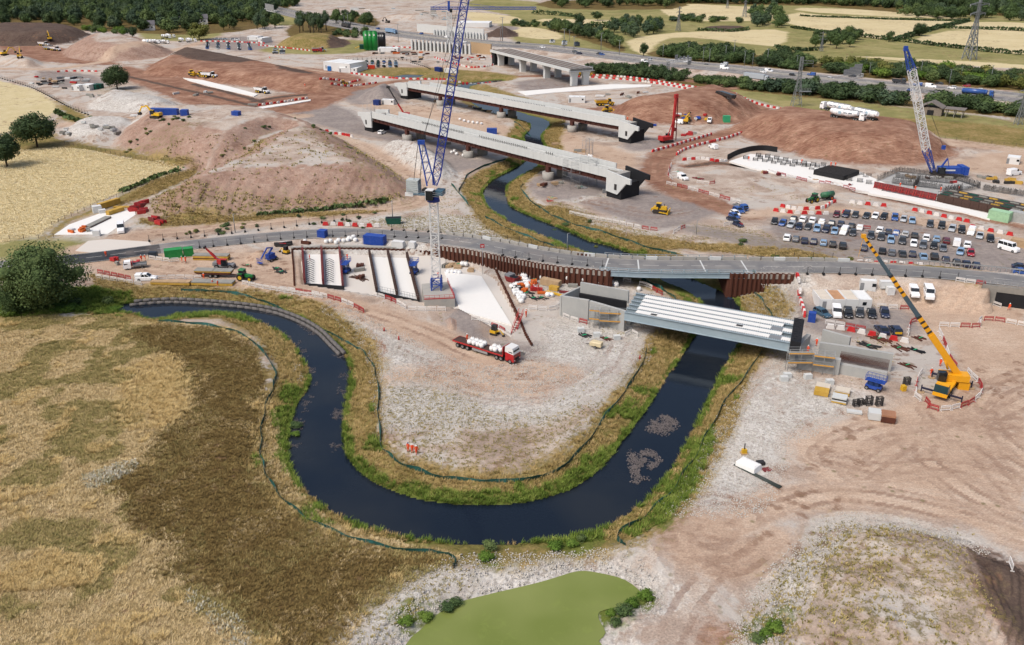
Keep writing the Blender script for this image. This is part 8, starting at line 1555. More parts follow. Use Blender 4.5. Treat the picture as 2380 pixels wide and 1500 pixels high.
# formwork packs below the abutment by the yellow crane
for u,v,a,L_,nw,nl,w_,h2,mts,lab in [(510,860,0,2.6,4,3,.5,.32,[ply,ply,ply],'yellow panel pack with red straps by the concrete blocks'),(525,805,0,2.6,4,2,.5,.32,[ply,creamroof],'cream topped panel pack behind the yellow pack'),(675,930,0,2.6,4,4,.5,.3,[ply,conc_l,dark_st,conc_l],'striped white and yellow panel pack'),(705,855,0,2.6,4,3,.5,.3,[ply,ply,creamroof],'cream topped panel pack behind the striped pack'),(815,1035,-.05,2.6,3,1,.35,.4,[conc_l],'white trestle beam beside the rebar cages'),(1003,1080,-.05,2.4,4,4,.55,.35,[conc_l,conc_l,conc_l,conc_l],'white grid stack of precast units'),(1120,1105,-.05,2.4,4,4,.55,.38,[rust,rust,rust,M('rusty_tan',srgb(168,122,94,.8),.9,var=.3)],'rusty grid stack of steel units')]:
 stack(*Z5(u,v),hpx(Z5(430,880),Z5(560,905))if a==0 else hpx(Z5(950,1075),Z5(1060,1090)),L_,nw,nl,w_,h2,mts,lab,'panel_pack','stack','panel')
def cage(px,py,rz,d,mat,lab,name='rebar_cage',cat='rebar cage',n=5,bar=.07,group=None,z=None):
 p=G(px,py)if z is None else GZ(px,py,z);t=thing(name,lab,cat,p,rz,group);m=MB();L,W,H=d
 for i in range(n):
  for s_ in (-1,1):m.bar((-L/2+L*i/(n-1),s_*W/2,0),(-L/2+L*i/(n-1),s_*W/2,H),bar);m.bar((s_*L/2,-W/2+W*i/(n-1),0),(s_*L/2,-W/2+W*i/(n-1),H),bar)
 m.build('bars',mat,t);m=MB()
 for k_ in range(1,4):
  z_=H*k_/3.4
  for s_ in (-1,1):m.bar((-L/2,s_*W/2,z_),(L/2,s_*W/2,z_),bar);m.bar((s_*L/2,-W/2,z_),(s_*L/2,W/2,z_),bar)
 m.build('ties',mat,t);return t
for u,v,s_,lab in [(830,970,1.4,'small black rebar cage by the trestle beam'),(945,960,1.9,'tall black rebar cage behind the precast stack'),(1040,965,1.9,'tall rust brown rebar cage behind the rusty stack'),(870,955,1.2,'small red brown rebar cage by the trestle beam'),(1295,770,1.6,'black rebar cage beside the yellow bin')]:cage(*Z5(u,v),.2,(1.1,.8,s_),dark_st,lab)
# concrete blocks, loose bars and planks
for pts,lab,mt in [([Z5(165,735),Z5(195,705),Z5(385,715),Z5(585,765)],'concrete kentledge block at the scaffold foot by the yellow crane',conc_l),([Z3(595,840),Z3(742,885),Z3(925,910)],'concrete kentledge block below the abutment scaffold',conc_l)]:
 for a,b in pts:m=MB();m.box((0,0,.5),(1.5,1.0,1.0),top=(.97,.96));m.box((0,0,1.04),(.2,.2,.1));m.build('concrete_block',mt,None,loc=G(a,b),rz=.1+random.uniform(-.1,.1),label=lab,cat='concrete block',group=lab+'s')
gst=M('green_strap',srgb(40,190,130,.8),.6)
def props(pts,lab,n=6,L=2.6,mat=dark_st):
 t=thing('prop_bundle',lab,'props',G(*pts));r=random.Random(int(pts[0]))
 for i in range(n):
  a=r.uniform(-.6,.3)-.7;x,y=r.uniform(-1,1),r.uniform(-.7,.7);m=MB();m.bar((x-math.cos(a)*L/2,y-math.sin(a)*L/2,.1+.08*(i%3)),(x+math.cos(a)*L/2,y+math.sin(a)*L/2,.12+.08*(i%2)),.16);m.build('prop',mat,t)
 m=MB();m.bar((-.5,-.1,.3),(.4,.3,.35),.16);m.build('strap',gst,t)
props(Y3(760,750),'black steel props with green straps beside the bag heap');props(Y3(960,890),'scattered black steel props in front of the red pump',8);props(Y3(1180,880),'pair of black steel props by the bulk bags',3);props(Y3(980,380),'black sheeting bundle with green straps behind the bags',5,1.6);props(Z3(630,880),'black props with green strap between concrete blocks',8,2.2);props(Z3(830,910),'rusty prop bundle beside the compressor',6,2.2,rust);props(Z5(1380,460),'black sheets with green straps behind the abutment',7,3.0,black_wp);props(Z5(950,420),'dark rebar lengths behind the abutment',9,4,dark_st);props(Z5(1230,440),'rust brown rebar lengths behind the abutment',8,3.5,rust);props(Z5(1310,600),'short rusty bars in front of the crane ring',6,2.5,rust);props(Z5(1430,350),'rusty offcuts beside the crane boom',7,2.0,rust);props(ZA(2000,530),'heap of green and black formwork parts by the cofferdam',16,2.0);props(ZA(1960,500),'dark props heaped at the cofferdam corner',10,2.2);props(ZB(735,590),'rusty rebar heap between the formwork bays',20,4.5,brown_st);props(ZB(1000,410),'dark bars with green straps behind the brown formwork',14,3.0);props(ZB(2030,870),'black mat lying on the white slab',3,1.0,black_wp);props(ZB(1945,860),'rusty tie bars on the white slab',3,1.6,rust);props(ZB(1650,460),'timber lengths on the stones by the crane mast',7,3.5,wood);props(Z7(600,540),'tangled scaffold tubes below the viaduct',24,3.5,galv);props(Z7(330,640),'heap of timber and red sheeting beside the silt fence',12,2.4,wood);props(Z7(300,665),'red sheeting heap beside the silt fence',6,1.8,red_p);props(Z7(1680,460),'dark red formwork heap off the haul road',12,3.0,red_st);props(Z7(1490,400),'pale panels stacked off the haul road',7,3.0,conc_l);props(ZA(1690,470),'rusty pipes beside the telehandler',3,2.4,rust);props(Z4(1050,910),'rebar mat on the abutment fill',14,4,rust)
# pale pipes and sheet on the sandy yard
m=MB();m.loft([[(-1.9,-1.2,0),(1.7,-1.2,0),(1.7,1.2,0),(-1.9,1.2,0)],[(-1.9,-1.1,.9),(1.5,-1.1,.9),(1.5,1.1,.9),(-1.9,1.1,.9)],[(-1.6,-.7,1.05),(1.2,-.7,1.05),(1.2,.7,1.05),(-1.6,.7,1.05)]]);m.build('wrapped_pallet',M('bag_white'),None,loc=G(1741,1088),rz=hpx((1722,1078),(1762,1096)),label='white wrapped pallet on the stony yard',cat='pallet')
t=thing('pipe_bundle','long dark pipes lying beside the wrapped pallet','pipes',G(1758,1105),hpx((1722,1092),(1797,1128)))
for i in range(5):m=MB();m.cyl((-4.2,(i-2)*.14,.1),(4.6,(i-2)*.2-.3,.1),.07,6);m.build('pipe',M('pipe_dark',srgb(58,66,62,.8),.5),t)
m=MB();m.box((0,0,.3),(1.3,.9,.6));m.build('battery_box',dark_st,None,loc=G(1767,1080),rz=.2,label='small black box beside the wrapped pallet',cat='box');m=MB();m.box((0,0,.03),(1.5,1.2,.06));m.build('red_mat',red_st,None,loc=G(1782,1092),rz=.3,label='flat red mat beside the wrapped pallet',cat='mat')
t=thing('water_pump','yellow pump with black stack on a pallet','pump',G(1729,1055),.1);m=MB();m.box((0,0,.1),(1.2,1.0,.2));m.build('pallet',wood,t);m=MB();m.box((0,0,.55),(.8,.6,.7));m.build('housing',yellow_p,t);m=MB();m.cyl((0,0,.9),(0,0,2.0),.1,8);m.build('stack',dark_st,t)
PBF=obj('pedestrian_barrier',PBW,None,loc=G(2348,1318),rz=1.3,label='single white barrier standing by the dark soil bank',cat='barrier');bpy.context.view_layer.update()
for (a,b),lab in (((927,790),'red ring sign standing on the pale stones'),((893,770),'small red cone on the track edge'),((1487,835),'orange marker on the silt fence')):m=MB();m.cyl((0,0,0),(0,0,.9),.22,8,.1);m.build('marker_cone',red_p,None,loc=G(a,b),label=lab,cat='cone')
# red sign above the sheet pile wall
sgp=G(1122,640);hh=upto(sgp,572);t=thing('site_sign','red sign on a tall pole above the white slab','sign',sgp);m=MB();m.cyl((0,0,-.5),(0,0,hh+.2),.06,6);m.build('pole',galv,t);m=MB();m.box((0,0,hh),(1.1,.06,1.0));bd=m.build('board',red_p,t);m=MB();m.box((0,-.04,hh),(.8,.02,.16));m.build('white_bar',white_p,bd)
# ------------------------------------------------------------------ scaffolds
tb_m=M('toe_board',srgb(222,164,72,.8),.7,var=.15)
def scaffold(a,b,depth,levels,lab,H=None,step=1.8,boards=True,z=None,n=None):
 A,B=(G(*a),G(*b))if z is None else (GZ(*a,z),GZ(*b,z));rz=heading(A,B);L=math.hypot(B.x-A.x,B.y-A.y);t=thing('scaffold',lab,'scaffold',(A.x,A.y,min(A.z,B.z)),rz);n=n or max(2,round(L/2));H=H or levels*step+1.1;m=MB()
 for i in range(n+1):
  for y in (0,depth):m.cyl((L*i/n,y,0),(L*i/n,y,H),.05,6)
 m.build('standards',galv,t);m=MB()
 for k_ in range(levels):
  z_=(k_+1)*step
  for y in (0,depth):
   for dz in (0,.5,1.0):m.bar((0,y,z_+dz),(L,y,z_+dz),.06)
  for i in range(n+1):m.bar((L*i/n,0,z_),(L*i/n,depth,z_),.06)
 for i in range(n):m.bar((L*i/n,0,.2 if i%2 else H*.5),(L*(i+1)/n,0,H*.5 if i%2 else .2),.06)
 m.build('ledgers',galv,t)
 if boards:
  for k_ in range(levels):
   m=MB();m.box((L/2,depth/2,(k_+1)*step+.06),(L,depth-.12,.06));d=m.build('deck',gy,t);m=MB();m.box((L/2,-.04,(k_+1)*step+.2),(L+.1,.05,.24));m.build('toe_board',tb_m,d)
 m=MB();
 for s_ in (0,.5):m.bar((L+.3,s_,0),(L-.4,s_,H-.8),.06)
 for i in range(8):f=(i+.5)/8;m.bar((L+.3-.7*f,0,(H-.8)*f),(L+.3-.7*f,.5,(H-.8)*f),.05)
 m.build('ladder',galv,t);return t
scaffold(Z3(670,800),Z3(760,810),1.4,2,'scaffold tower with toe boards on the abutment wall',step=2.0);scaffold(Z3(765,815),Z3(1005,830),1.3,2,'long scaffold along the abutment below the bridge end',step=1.9);scaffold(Z3(1010,800),Z3(1140,800),2.0,1,'low scaffold under the bridge end',H=3,step=2,boards=False);scaffold(Z5(195,660),Z5(420,660),1.4,2,'scaffold under the black bridge end',step=2.0);scaffold(Z5(425,672),Z5(610,695),1.4,2,'scaffold with stair beside the concrete abutment',step=1.9);scaffold(Z7(500,560),Z7(740,520),5,4,'grey scaffold tower standing against the viaduct end',H=9.5,step=2.1,boards=False,n=3);scaffold(ZF_(975,1140),ZF_(1080,1160),3,3,'scaffold at the far end of the long viaduct',H=9,step=2.2,boards=False,n=3);scaffold(Z7(640,250),Z7(705,235),2,3,'small scaffold towers in the yard between viaducts',H=6,step=1.9,boards=False,n=2)
# red stair tower beside the zigzag piles
A,B=GZ(1198,778,-.6),GZ(1216,742,.9);t=thing('stair_tower','red steel stair from the white slab up the pile wall','stairs',(A.x,A.y,A.z),heading(A,B));L=math.hypot(B.x-A.x,B.y-A.y);m=MB()
for y in (0,1.0):
 m.bar((0,y,.1),(L,y,3.0),.12,.25);m.bar((0,y,1.1),(L,y,4.0),.07)
 for i in range(6):m.bar((L*i/5,y,.1+2.9*i/5),(L*i/5,y,1.1+2.9*i/5),.06)
m.build('stringer',red_p,t)
for i in range(9):m=MB();m.box((L*(i+.5)/9,.5,.2+2.8*(i+.5)/9),(.3,.95,.05));m.build('tread',red_st,t)
# ------------------------------------------------------------------ foundation works
W5=lambda u,v:(1680+u/6.263,350+v/6.263);W4=lambda u,v:(2030+u/6.8,380+v/6.8)
flat('blinding_strip',[(1695,375),(1745,358),(1790,362),(1880,377),(2000,400),(2062,428),(2040,452),(1980,440),(1880,420),(1760,394)],-.4,.25,slab_w,'long white blinding strip under the small rebar cages');flat('blinding_strip',[(2030,440),(2174,468),(2250,486),(2312,500),(2300,511),(2235,493),(2100,464),(2018,449)],-.4,.3,slab_w,'white blinding strip in front of the red formwork');flat('blinding_strip',[W4(40,300),W4(400,130),W4(1250,230),W4(1680,350),W4(1080,490),W4(980,500)],-.4,.2,M('dusty_concrete',srgb(176,176,174,.8),.85,var=.25,scale=.5),'dusty concrete floor inside the red formwork')
for u,v in [(330,140),(470,170),(540,135),(605,190),(690,165),(650,115),(735,215),(780,140),(825,185),(870,240),(910,165),(950,210),(1005,260),(1045,195),(1095,230),(1180,215),(1180,260),(1235,250),(1285,315),(1315,235),(1370,260),(1460,240),(1835,455),(1910,415),(1990,475),(2010,385),(2070,435),(2120,400),(2120,500),(515,100)]:cage(*W5(u,v),-.45,(1.7,1.3,1.7),M('rebar_grey',srgb(70,67,66,.8),.8),'small square rebar cage on the white strip',group='small rebar cages',n=5)
bq=pxz([(1892,395),(1929,384),(1997,396),(1962,409)],2.0);bo_=bq[0];t=thing('rebar_block','large flat black rebar block beside the small cages','rebar cage',(bo_.x,bo_.y,0));rel2=[v-Vector((bo_.x,bo_.y,0))for v in bq];m=MB();m.slab([v*1.0 for v in rel2],.3,1.85);m.build('core',black_wp,t);m=MB()
for i in range(26):
 f=i/25;m.bar(rel2[0].lerp(rel2[3],f),rel2[1].lerp(rel2[2],f),.09)
for i in range(26):
 f=i/25;m.bar(rel2[0].lerp(rel2[1],f)+Vector((0,0,.05)),rel2[3].lerp(rel2[2],f)+Vector((0,0,.05)),.09);e=rel2[3].lerp(rel2[2],f);m.bar((e.x,e.y,.2),e,.1);e=rel2[0].lerp(rel2[3],f);m.bar((e.x,e.y,.2),e,.1)
m.build('bars',dark_st,t)
A,B=GZ(2030,437,.2),GZ(2175,467,.2);o,rz,L=frame(A,B);t=thing('formwork_wall','dark red panel formwork wall along the foundation','formwork',(o.x,o.y,0),rz);n=9
for i in range(n):
 m=MB();w_=L/n;m.box((w_*(i+.5),0,1.4),(w_-.06,.12,2.2));pn=m.build('panel',red_st,t);m=MB()
 for x in (.15,.85):m.bar((w_*(i+x),-.1,.3),(w_*(i+x),-.1,2.5),.12);m.bar((w_*(i+x),-.1,1.9),(w_*(i+x),-1.0,.3),.1)
 m.bar((w_*(i+.15),-.1,1.0),(w_*(i+.85),-.1,1.0),.1);m.build('brace',red_p,pn)
rbm=M('rebar_grey');t=thing('rebar_mat','field of upright rebar inside the red formwork','rebar',GZ(2100,430,0));ot=t.location.copy();r=random.Random(5)
for nm,ln,n_,hgt in (('rebar_row',(W4(60,290),W4(400,140)),26,2.2),('rebar_row',(W4(400,140),W4(1250,240)),60,2.0),('rebar_row',(W4(300,320),W4(1080,420)),46,2.2),('rebar_row',(W4(350,230),W4(1250,330)),54,1.9),('rebar_row',(W4(640,400),W4(720,300)),16,2.4),('rebar_row',(W4(1250,250),W4(1680,390)),40,2.2),('rebar_row',(W4(1100,470),W4(1400,430)),26,2.4),('rebar_row',(W4(1200,480),W4(1680,400)),30,1.5),('rebar_row',(W4(1740,420),W4(2380,520)),50,2.0)):
 m=MB();a,b=GZ(*ln[0],.2)-ot,GZ(*ln[1],.2)-ot
 for i in range(n_):p=a.lerp(b,i/(n_-1));m.bar(p,p+Vector((r.uniform(-.1,.1),r.uniform(-.1,.1),hgt*r.uniform(.8,1.15))),.08);q_=p+Vector((0,.6,0));m.bar(q_,q_+Vector((0,0,hgt*r.uniform(.7,1.1))),.08)
 for z in (.5,1.0,1.5):m.bar(a+Vector((0,0,z)),b+Vector((0,0,z)),.07)
 m.build(nm,rbm,t)
A,B=GZ(2176,469,0),GZ(2420,520,0);o,rz,L=frame(A,B);t=thing('foundation_wall','dark brown formwork wall with walkway beside the car park','formwork',(o.x,o.y,0),rz);n=12
for i in range(n):m=MB();w_=L/n;m.box((w_*(i+.5),0,1.3),(w_-.08,.2,2.6));m.build('panel',brown_st,t)
m=MB();m.box((L/2,5.5,2.2),(L,10,.25));m.build('deck',M('dark_deck',srgb(70,62,56,.8),.9,var=.3),t)
for y in (1.2,4.2,8.0):
 for i in range(10):m=MB();m.box((L*(i+.5)/10,y,2.5),(L/10*.8,.5,.35));m.build('beam',(ply,M('dark_green'),gy)[(i+int(y))%3],t)
m=MB()
for i in range(40):m.bar((L*i/39,.2,2.3),(L*i/39,.2,3.5),.06)
m.bar((0,.2,3.4),(L,.2,3.4),.07);m.build('guard_rail',rbm,t)
# curved black screen at the head of the works
P=smooth(G0s([(1690,372),(1715,360),(1745,352),(1775,350),(1806,354)]),5);t=thing('screen_fence','curved black screen fence at the head of the works','fence',(P[0][0],P[0][1],0))
for i in range(len(P)-1):a,b=P[i]-P[0],P[i+1]-P[0];m=MB();m.bar((a[0],a[1],1.0),(b[0],b[1],1.0),.1,2.2);m.build('panel',black_wp,t)
# white strip laid behind the viaducts and on the left embankment
flat('blinding_strip',[(1203,213),(1300,205),(1420,196),(1515,197),(1512,201),(1400,208),(1290,215),(1225,222)],-.3,.25,slab_w,'long white strip behind the two viaducts');flat('blinding_strip',[(425,181),(470,186),(540,203),(600,219),(590,224),(520,209),(440,188)],-.3,.3,slab_w,'long white strip on the red embankment');flat('blinding_strip',[(580,252),(660,240),(722,231),(722,234),(660,245),(585,256)],-.3,.3,slab_w,'narrow white strip at the tan crossing')
# ------------------------------------------------------------------ people
for px,py,po,rz,lab,g in [(247,597,0,.5,'person in orange walking beside the fresh asphalt',None),(ZA(1085,437)[0],ZA(1085,437)[1],0,2,'person in orange standing by the yellow cage',None),(ZA(1118,438)[0],ZA(1118,438)[1],2,-2,'person in orange facing another by the yellow cage',None),(ZA(712,425)[0],ZA(712,425)[1],0,1,'person in orange behind the dropside truck',None),(ZA(748,422)[0],ZA(748,422)[1],2,2,'person in orange beside the dropside truck tail',None),(ZA(1368,655)[0],ZA(1368,655)[1],1,1.5,'person in orange walking before the beam stack',None),(ZA(1416,660)[0],ZA(1416,660)[1],0,1.5,'person in orange standing before the beam stack',None),(ZA(1287,597)[0],ZA(1287,597)[1],2,0,'person in orange crouching by the trailer wheels',None),
(949,1050,0,2.8,'person in orange with dark helmet on the gravel peninsula',None),(958.5,1053,2,3.4,'person in orange between two colleagues on the gravel',None),(968,1056,1,3.6,'person in orange stepping forward on the gravel',None),(1223,738,0,1,'person in orange at the top of the red stair',None),(Z3(92,690)[0],Z3(92,690)[1],0,1,'person in orange near the zigzag pile wall',None),(Z4(2240,640)[0],Z4(2240,640)[1],1,2,'person in orange carrying tools to the underpass',None),(Z4(2262,600)[0],Z4(2262,600)[1],0,2,'person in orange at the underpass mouth',None),(Z5(1605,600)[0],Z5(1605,600)[1],0,2,'person in orange beside the crane barriers',None),(Z5(1520,690)[0],Z5(1520,690)[1],1,0,'person in orange at the crane cab',None),(ZG(1026,1112)[0],ZG(1026,1112)[1],0,0,'person in orange on the haul road by the red heap',None),(ZF_(108,545)[0],ZF_(108,545)[1],0,0,'person in orange by the embankment fence',None),(ZF_(432,800)[0],ZF_(432,800)[1],0,0,'person in orange under the dark soil slope',None)]:person(px,py,po,rz,lab,g,None,'dark helmet' in lab)
for px,py,z,po,lab in [(*ZB(278,415),-.4,0,'person in orange inside the red formwork bay'),(*ZB(566,425),-.7,2,'person in orange between the formwork bays'),(*ZB(625,410),-.7,0,'person in orange by the blue lift in the cofferdam'),(*ZB(1463,580),-.6,0,'person in orange beside the white crane mast'),(*Z5(465,415),3.9,2,'person in orange working on the bridge end'),(*Z5(385,480),3.4,0,'person in orange on the scaffold deck'),(*Z8(598,345),2.0,0,'person in orange on the black rebar block'),(*Z8(640,348),2.0,1,'person in orange walking on the black rebar block'),(*Z8(330,318),.3,0,'person in orange among the small cages'),(*Z8(1235,538),.3,2,'person in orange behind the red formwork'),(*Z8(1375,568),.3,0,'person in orange by the red formwork end'),(*Z8(1775,570),.3,0,'person in orange by the rebar rows'),(*Z8(1610,578),.3,2,'person in orange bending over the rebar'),(*W5(375,145),.3,1,'person in orange at the head of the white strip')]:person(px,py,po,random.uniform(0,6),lab,None,z)
m=MB();lp=lz.location+Matrix.Rotation(lz.rotation_euler[2],4,'Z')@Vector((-5.2,0,1.42));t=thing('person','person in orange standing on the flatbed trailer','person',lp,1.0);obj('body',PM[0],t);obj('helmet',HELM,t)
# ------------------------------------------------------------------ pylons, masts, lamp posts, gantries
steel_p=M('pylon_steel',srgb(140,144,146,.8),.6,.2,var=.12)
def pylon(px,py,top,lab,name='pylon',arms=(.62,.78,.93),aw=.2,base=.16,yrot=.5,bar=.012):
 p=G(px,py);h=upto(p,top);t=thing(name,lab,'pylon',p,yrot);b=bar*h;m=MB()
 def rg(z,w):return [Vector((sx*w*h,sy*w*h,z*h))for sx,sy in ((-1,-1),(1,-1),(1,1),(-1,1))]
 lv=[(0,base/2),(.16,base*.4),(.3,base*.31),(.43,base*.23),(.55,base*.15),(.62,base*.11),(.7,base*.1),(.78,base*.09),(.86,base*.08),(.93,base*.07),(1.0,.004)]
 for (z0,w0),(z1,w1)in zip(lv[:-1],lv[1:]):
  A,B=rg(z0,w0),rg(z1,w1)
  for i in range(4):m.bar(A[i],B[i],b);m.bar(A[i],B[(i+1)%4],b*.55);m.bar(A[(i+1)%4],B[i],b*.55);m.bar(B[i],B[(i+1)%4],b*.5)
 m.build('tower',steel_p,t)
 for z in arms:
  m=MB();w_=aw*(1.15 if z==arms[len(arms)//2]else .9)*h
  for s_ in (-1,1):
   for dy in (-.02,.02):m.bar((0,dy*h,(z+.025)*h),(s_*w_,0,z*h),b*.7);m.bar((0,dy*h,(z-.02)*h),(s_*w_,0,z*h),b*.7)
   m.bar((s_*w_*.5,0,(z+.01)*h),(s_*w_*.5,0,(z-.012)*h),b*.6)
  am=m.build('cross_arm',steel_p,t)
  for s_ in (-1,1):m=MB();m.cyl((s_*w_,0,z*h),(s_*w_,0,(z-.045)*h),b*.6,6);m.build('insulator',grey_p,am)
 return t
pylon(2252,139,-12,'tall lattice pylon standing in the tan stubble field',arms=(.72,.86));pylon(1908,120,74,'small pylon beside the dark copse',yrot=.2);pylon(2366,290,205,'pylon leg at the field edge by the barn',yrot=.2);pylon(1576,73,15,'grey pylon between straw fields',yrot=.9);pylon(1730,40,-18,'far pylon above the willow copse',yrot=.9);pylon(1690,20,-14,'smaller far pylon by the far woodland',yrot=.9)
p=G(1850,247);h=upto(p,133);t=thing('lattice_mast','grey lattice mast with brackets in the motorway scrub','mast',p);m=MB();m.lattice((0,0,0),(0,0,h*.5),4.5,1.6,6,.22,.12);m.lattice((0,0,h*.5),(0,0,h),1.6,1.2,9,.2,.12);m.build('tower',steel_p,t);m=MB()
for z,w_ in ((.93,6),(.88,6),(.7,4.5)):m.bar((0,0,h*z),(w_,0,h*(z-.01)),.2);m.bar((w_,0,h*(z-.01)),(w_,0,h*(z-.09)),.15)
m.build('bracket',steel_p,t);m=MB();m.box((3.4,-1,h*.31),(6,2,.25));[m.bar((1+i*.8,-1,h*.31),(1.3+i*.8,-1,h*.38),.15)for i in range(7)];m.build('platform',steel_p,t)
lm=MB();lm.cyl((0,0,0),(0,0,1),.018,6,.012);LPOLE=lm.mesh('pole',steel_p);lm=MB();lm.bar((-.11,0,.99),(.11,0,.99),.012);LARM=lm.mesh('arm',steel_p);lm=MB();lm.box((0,0,0),(.05,.025,.012));LHEAD=lm.mesh('lamp_head',lamp_w)
for Zf,lst in ((ZG,[(440,440,265),(490,385,275),(530,500,335),(780,470,305),(948,520,370),(1350,535,405),(1583,530,395),(1720,575,435),(1778,585,450),(1925,565,420),(2000,560,370),(2100,610,470),(2175,622,490),(2310,605,450)]),(ZH,[(10,600,455),(280,640,510),(602,660,595),(735,590,540),(950,710,580),(915,640,520),(1245,720,575),(1420,720,560),(1685,800,640),(1790,750,615),(2065,775,605)]),(ZF_,[(795,235,145),(830,245,120),(1075,240,190),(1293,390,225),(2253,380,160),(2235,380,260)]),(ZE,[(2218,360,308)])):
 for u,v,vt in lst:
  p=G(*Zf(u,v));h=max(upto(p,Zf(u,vt)[1]),5);t=thing('lamp_post','tall grey lamp post along the motorway' if Zf is not ZF_ else 'tall grey lamp post by the far works','lamp post',p,.6,'motorway lamp posts' if Zf is not ZF_ else 'lamp posts by the far works')
  obj('pole',LPOLE,t,scale=(h,h,h));am=obj('arm',LARM,t,scale=(h,h,h))
  for s_ in (-1,1):obj('lamp_head',LHEAD,am,loc=(s_*.12,0,.985))
for (px,py,top),lab in (((1318,590,543),'pale lamp column on the river bank by the road bridge'),((547,541,498),'grey lamp column beside the tan haul road'),((913,512,465),'grey lamp column by the dark green skip'),((1618,545,512),'grey lamp column on the grassy strip')):
 p=G(px,py);h=upto(p,top);t=thing('lamp_column',lab,'lamp post',p);obj('pole',LPOLE,t,scale=(h*1.3,h*1.3,h));m=MB();m.bar((0,0,h),(.7,0,h+.1),.1);m.build('arm',steel_p,t)
def gantry(a,b,top,lab,boards):
 A,B=G(*a),G(*b);o,rz,L=frame(A,B);z0=min(A.z,B.z);h=upto(A,top);t=thing('sign_gantry',lab,'gantry',(o.x,o.y,z0),rz)
 for x in (0,L):m=MB();m.lattice((x,0,0),(x,0,h),1.4,1.4,5,.25,.12);m.build('leg',steel_p,t)
 m=MB();m.lattice((-.5,0,h),(L+.5,0,h),1.8,1.8,12,.25,.14,side=(0,0,1));m.build('truss',white_p,t)
 for x0,x1,hb in boards:
  m=MB();m.box((L*(x0+x1)/2,-1.0,h+1+hb/2),(L*(x1-x0),.15,hb));bd=m.build('sign_board',grey_p,t);n=max(2,int(hb/.8));m=MB()
  for i in range(n):m.box((L*(x0+x1)/2,-1.09,h+1.3+i*hb/n),(L*(x1-x0)*.96,.04,.12))
  m.build('slat',white_p,bd)
 return t
gantry(ZH(655,712),ZH(880,715),ZH(655,690)[1],'white sign gantry with stepped boards over the motorway',[(.2,.42,3.4),(.42,.6,4.4),(.6,.92,6.0)]);gantry(ZG(1395,640),ZG(1595,600),ZG(1395,572)[1],'dark signal gantry over the motorway by the scrub',[(.25,.38,3.0),(.45,.55,1.6),(.62,.72,1.6),(.8,.9,1.6)]);gantry((620,50),(645,56),22,'far sign gantry beside the dense wood',[(.1,.9,5.0)])
m=MB();m.box((0,0,2.4),(3.4,.15,2.4));m.bar((-1.2,0,0),(-1.2,0,1.4),.15);m.bar((1.2,0,0),(1.2,0,1.4),.15);m.build('road_sign',blue_p,None,loc=G(*ZG(2130,765)),label='blue motorway sign among the scrub',cat='sign')
# ------------------------------------------------------------------ barn, houses
A,B=G(*ZH(1460,1060)),G(*ZH(1610,1075));bn=thing('derelict_barn','derelict grey barn behind the white crane boom','barn',A,heading(A,B));m=MB();m.box((2.5,4,1.8),(10,8,3.6));m.build('wall',M('barn_stone',srgb(140,128,116,.8),.9,var=.2),bn);m=MB();m.prism([(-3,3.4),(2.5,6.0),(8,3.4),(8,3.7),(2.5,6.35),(-3,3.7)],-.6,8.6);m.build('roof',M('barn_roof',srgb(126,118,112,.8),.9,var=.2,scale=.5),bn);m=MB()
for x in (9.5,13,16.5):
 for y in (0,6):m.bar((x,y,0),(x,y,3.6),.35)
m.build('post',conc_d,bn);m=MB();m.box((13,3,3.8),(9,8,.25));m.build('lean_to_roof',M('barn_roof'),bn);m=MB();m.box((2.5,-.04,1.3),(3,.06,2.4));m.build('opening',black_wp,bn)
rf=M('slate_roof',srgb(104,102,108,.8),.8,var=.15)
for (u,v),s_,lab in (((1375,280),1.0,'white cottage with grey roof before the wood'),((1860,225),1.1,'white gabled house among the trees'),((1620,228),.9,'grey roofed house hidden in the wood')):
 t=thing('house',lab,'house',G(*ZE(u,v)),.3);t.scale=(s_,s_,s_);m=MB();m.box((0,0,2.6),(11,7,5.2));m.build('wall',white_p,t);m=MB();m.prism([(-3.9,5),(0,8.6),(3.9,5)],-6,6);r_=m.build('roof',rf,t);r_.rotation_euler=(0,0,math.pi/2);m=MB();m.box((-3,0,8.6),(1,1,2));m.build('chimney',rust,t)
 for x in (-3,0,3):m=MB();m.box((x,-3.52,2.8),(1.2,.06,1.3));m.build('window',glass_m,t)
# ------------------------------------------------------------------ silos, far compounds
def silo(px,py,top,r_,mat,lab):
 p=G(px,py);h=upto(p,top);t=thing('silo',lab,'silo',p);m=MB();m.cyl((0,0,1.5),(0,0,h-.8),r_,16);m.cyl((0,0,h-.8),(0,0,h),r_,16,r_*.5);m.cyl((0,0,.2),(0,0,1.5),r_*.5,12,r_);m.build('shell',mat,t);m=MB()
 for a in range(4):m.bar((r_*.8*math.cos(a*1.57),r_*.8*math.sin(a*1.57),0),(r_*.8*math.cos(a*1.57),r_*.8*math.sin(a*1.57),2.4),.25)
 m.build('legs',dark_st,t);m=MB();m.bar((r_+.1,-.2,.5),(r_+.1,-.2,h),.15);m.build('ladder',galv,t);m=MB();m.box((0,-r_,h*.8),(1.0,.1,1.2));m.build('label_panel',white_p,t)
sg=M('silo_green',srgb(20,128,52,.8),.45,var=.08);sb=M('silo_black',srgb(30,32,38,.8),.5,var=.1)
for i,(u,mt,lab)in enumerate(((1003,sg,'green silo at the end of the silo row'),(1040,sg,'tall green silo with white label in the silo row'),(1080,sg,'green silo beside the black silos'),(1112,sb,'black silo beside the green ones'),(1135,sb,'black silo in the middle of the dark pair'),(1155,sb,'black silo at the end of the row'))):silo(*ZF_(u,468 if i<3 else 440),ZF_(0,285 if i<3 else 300)[1],2.3 if i<3 else 1.9,mt,lab)
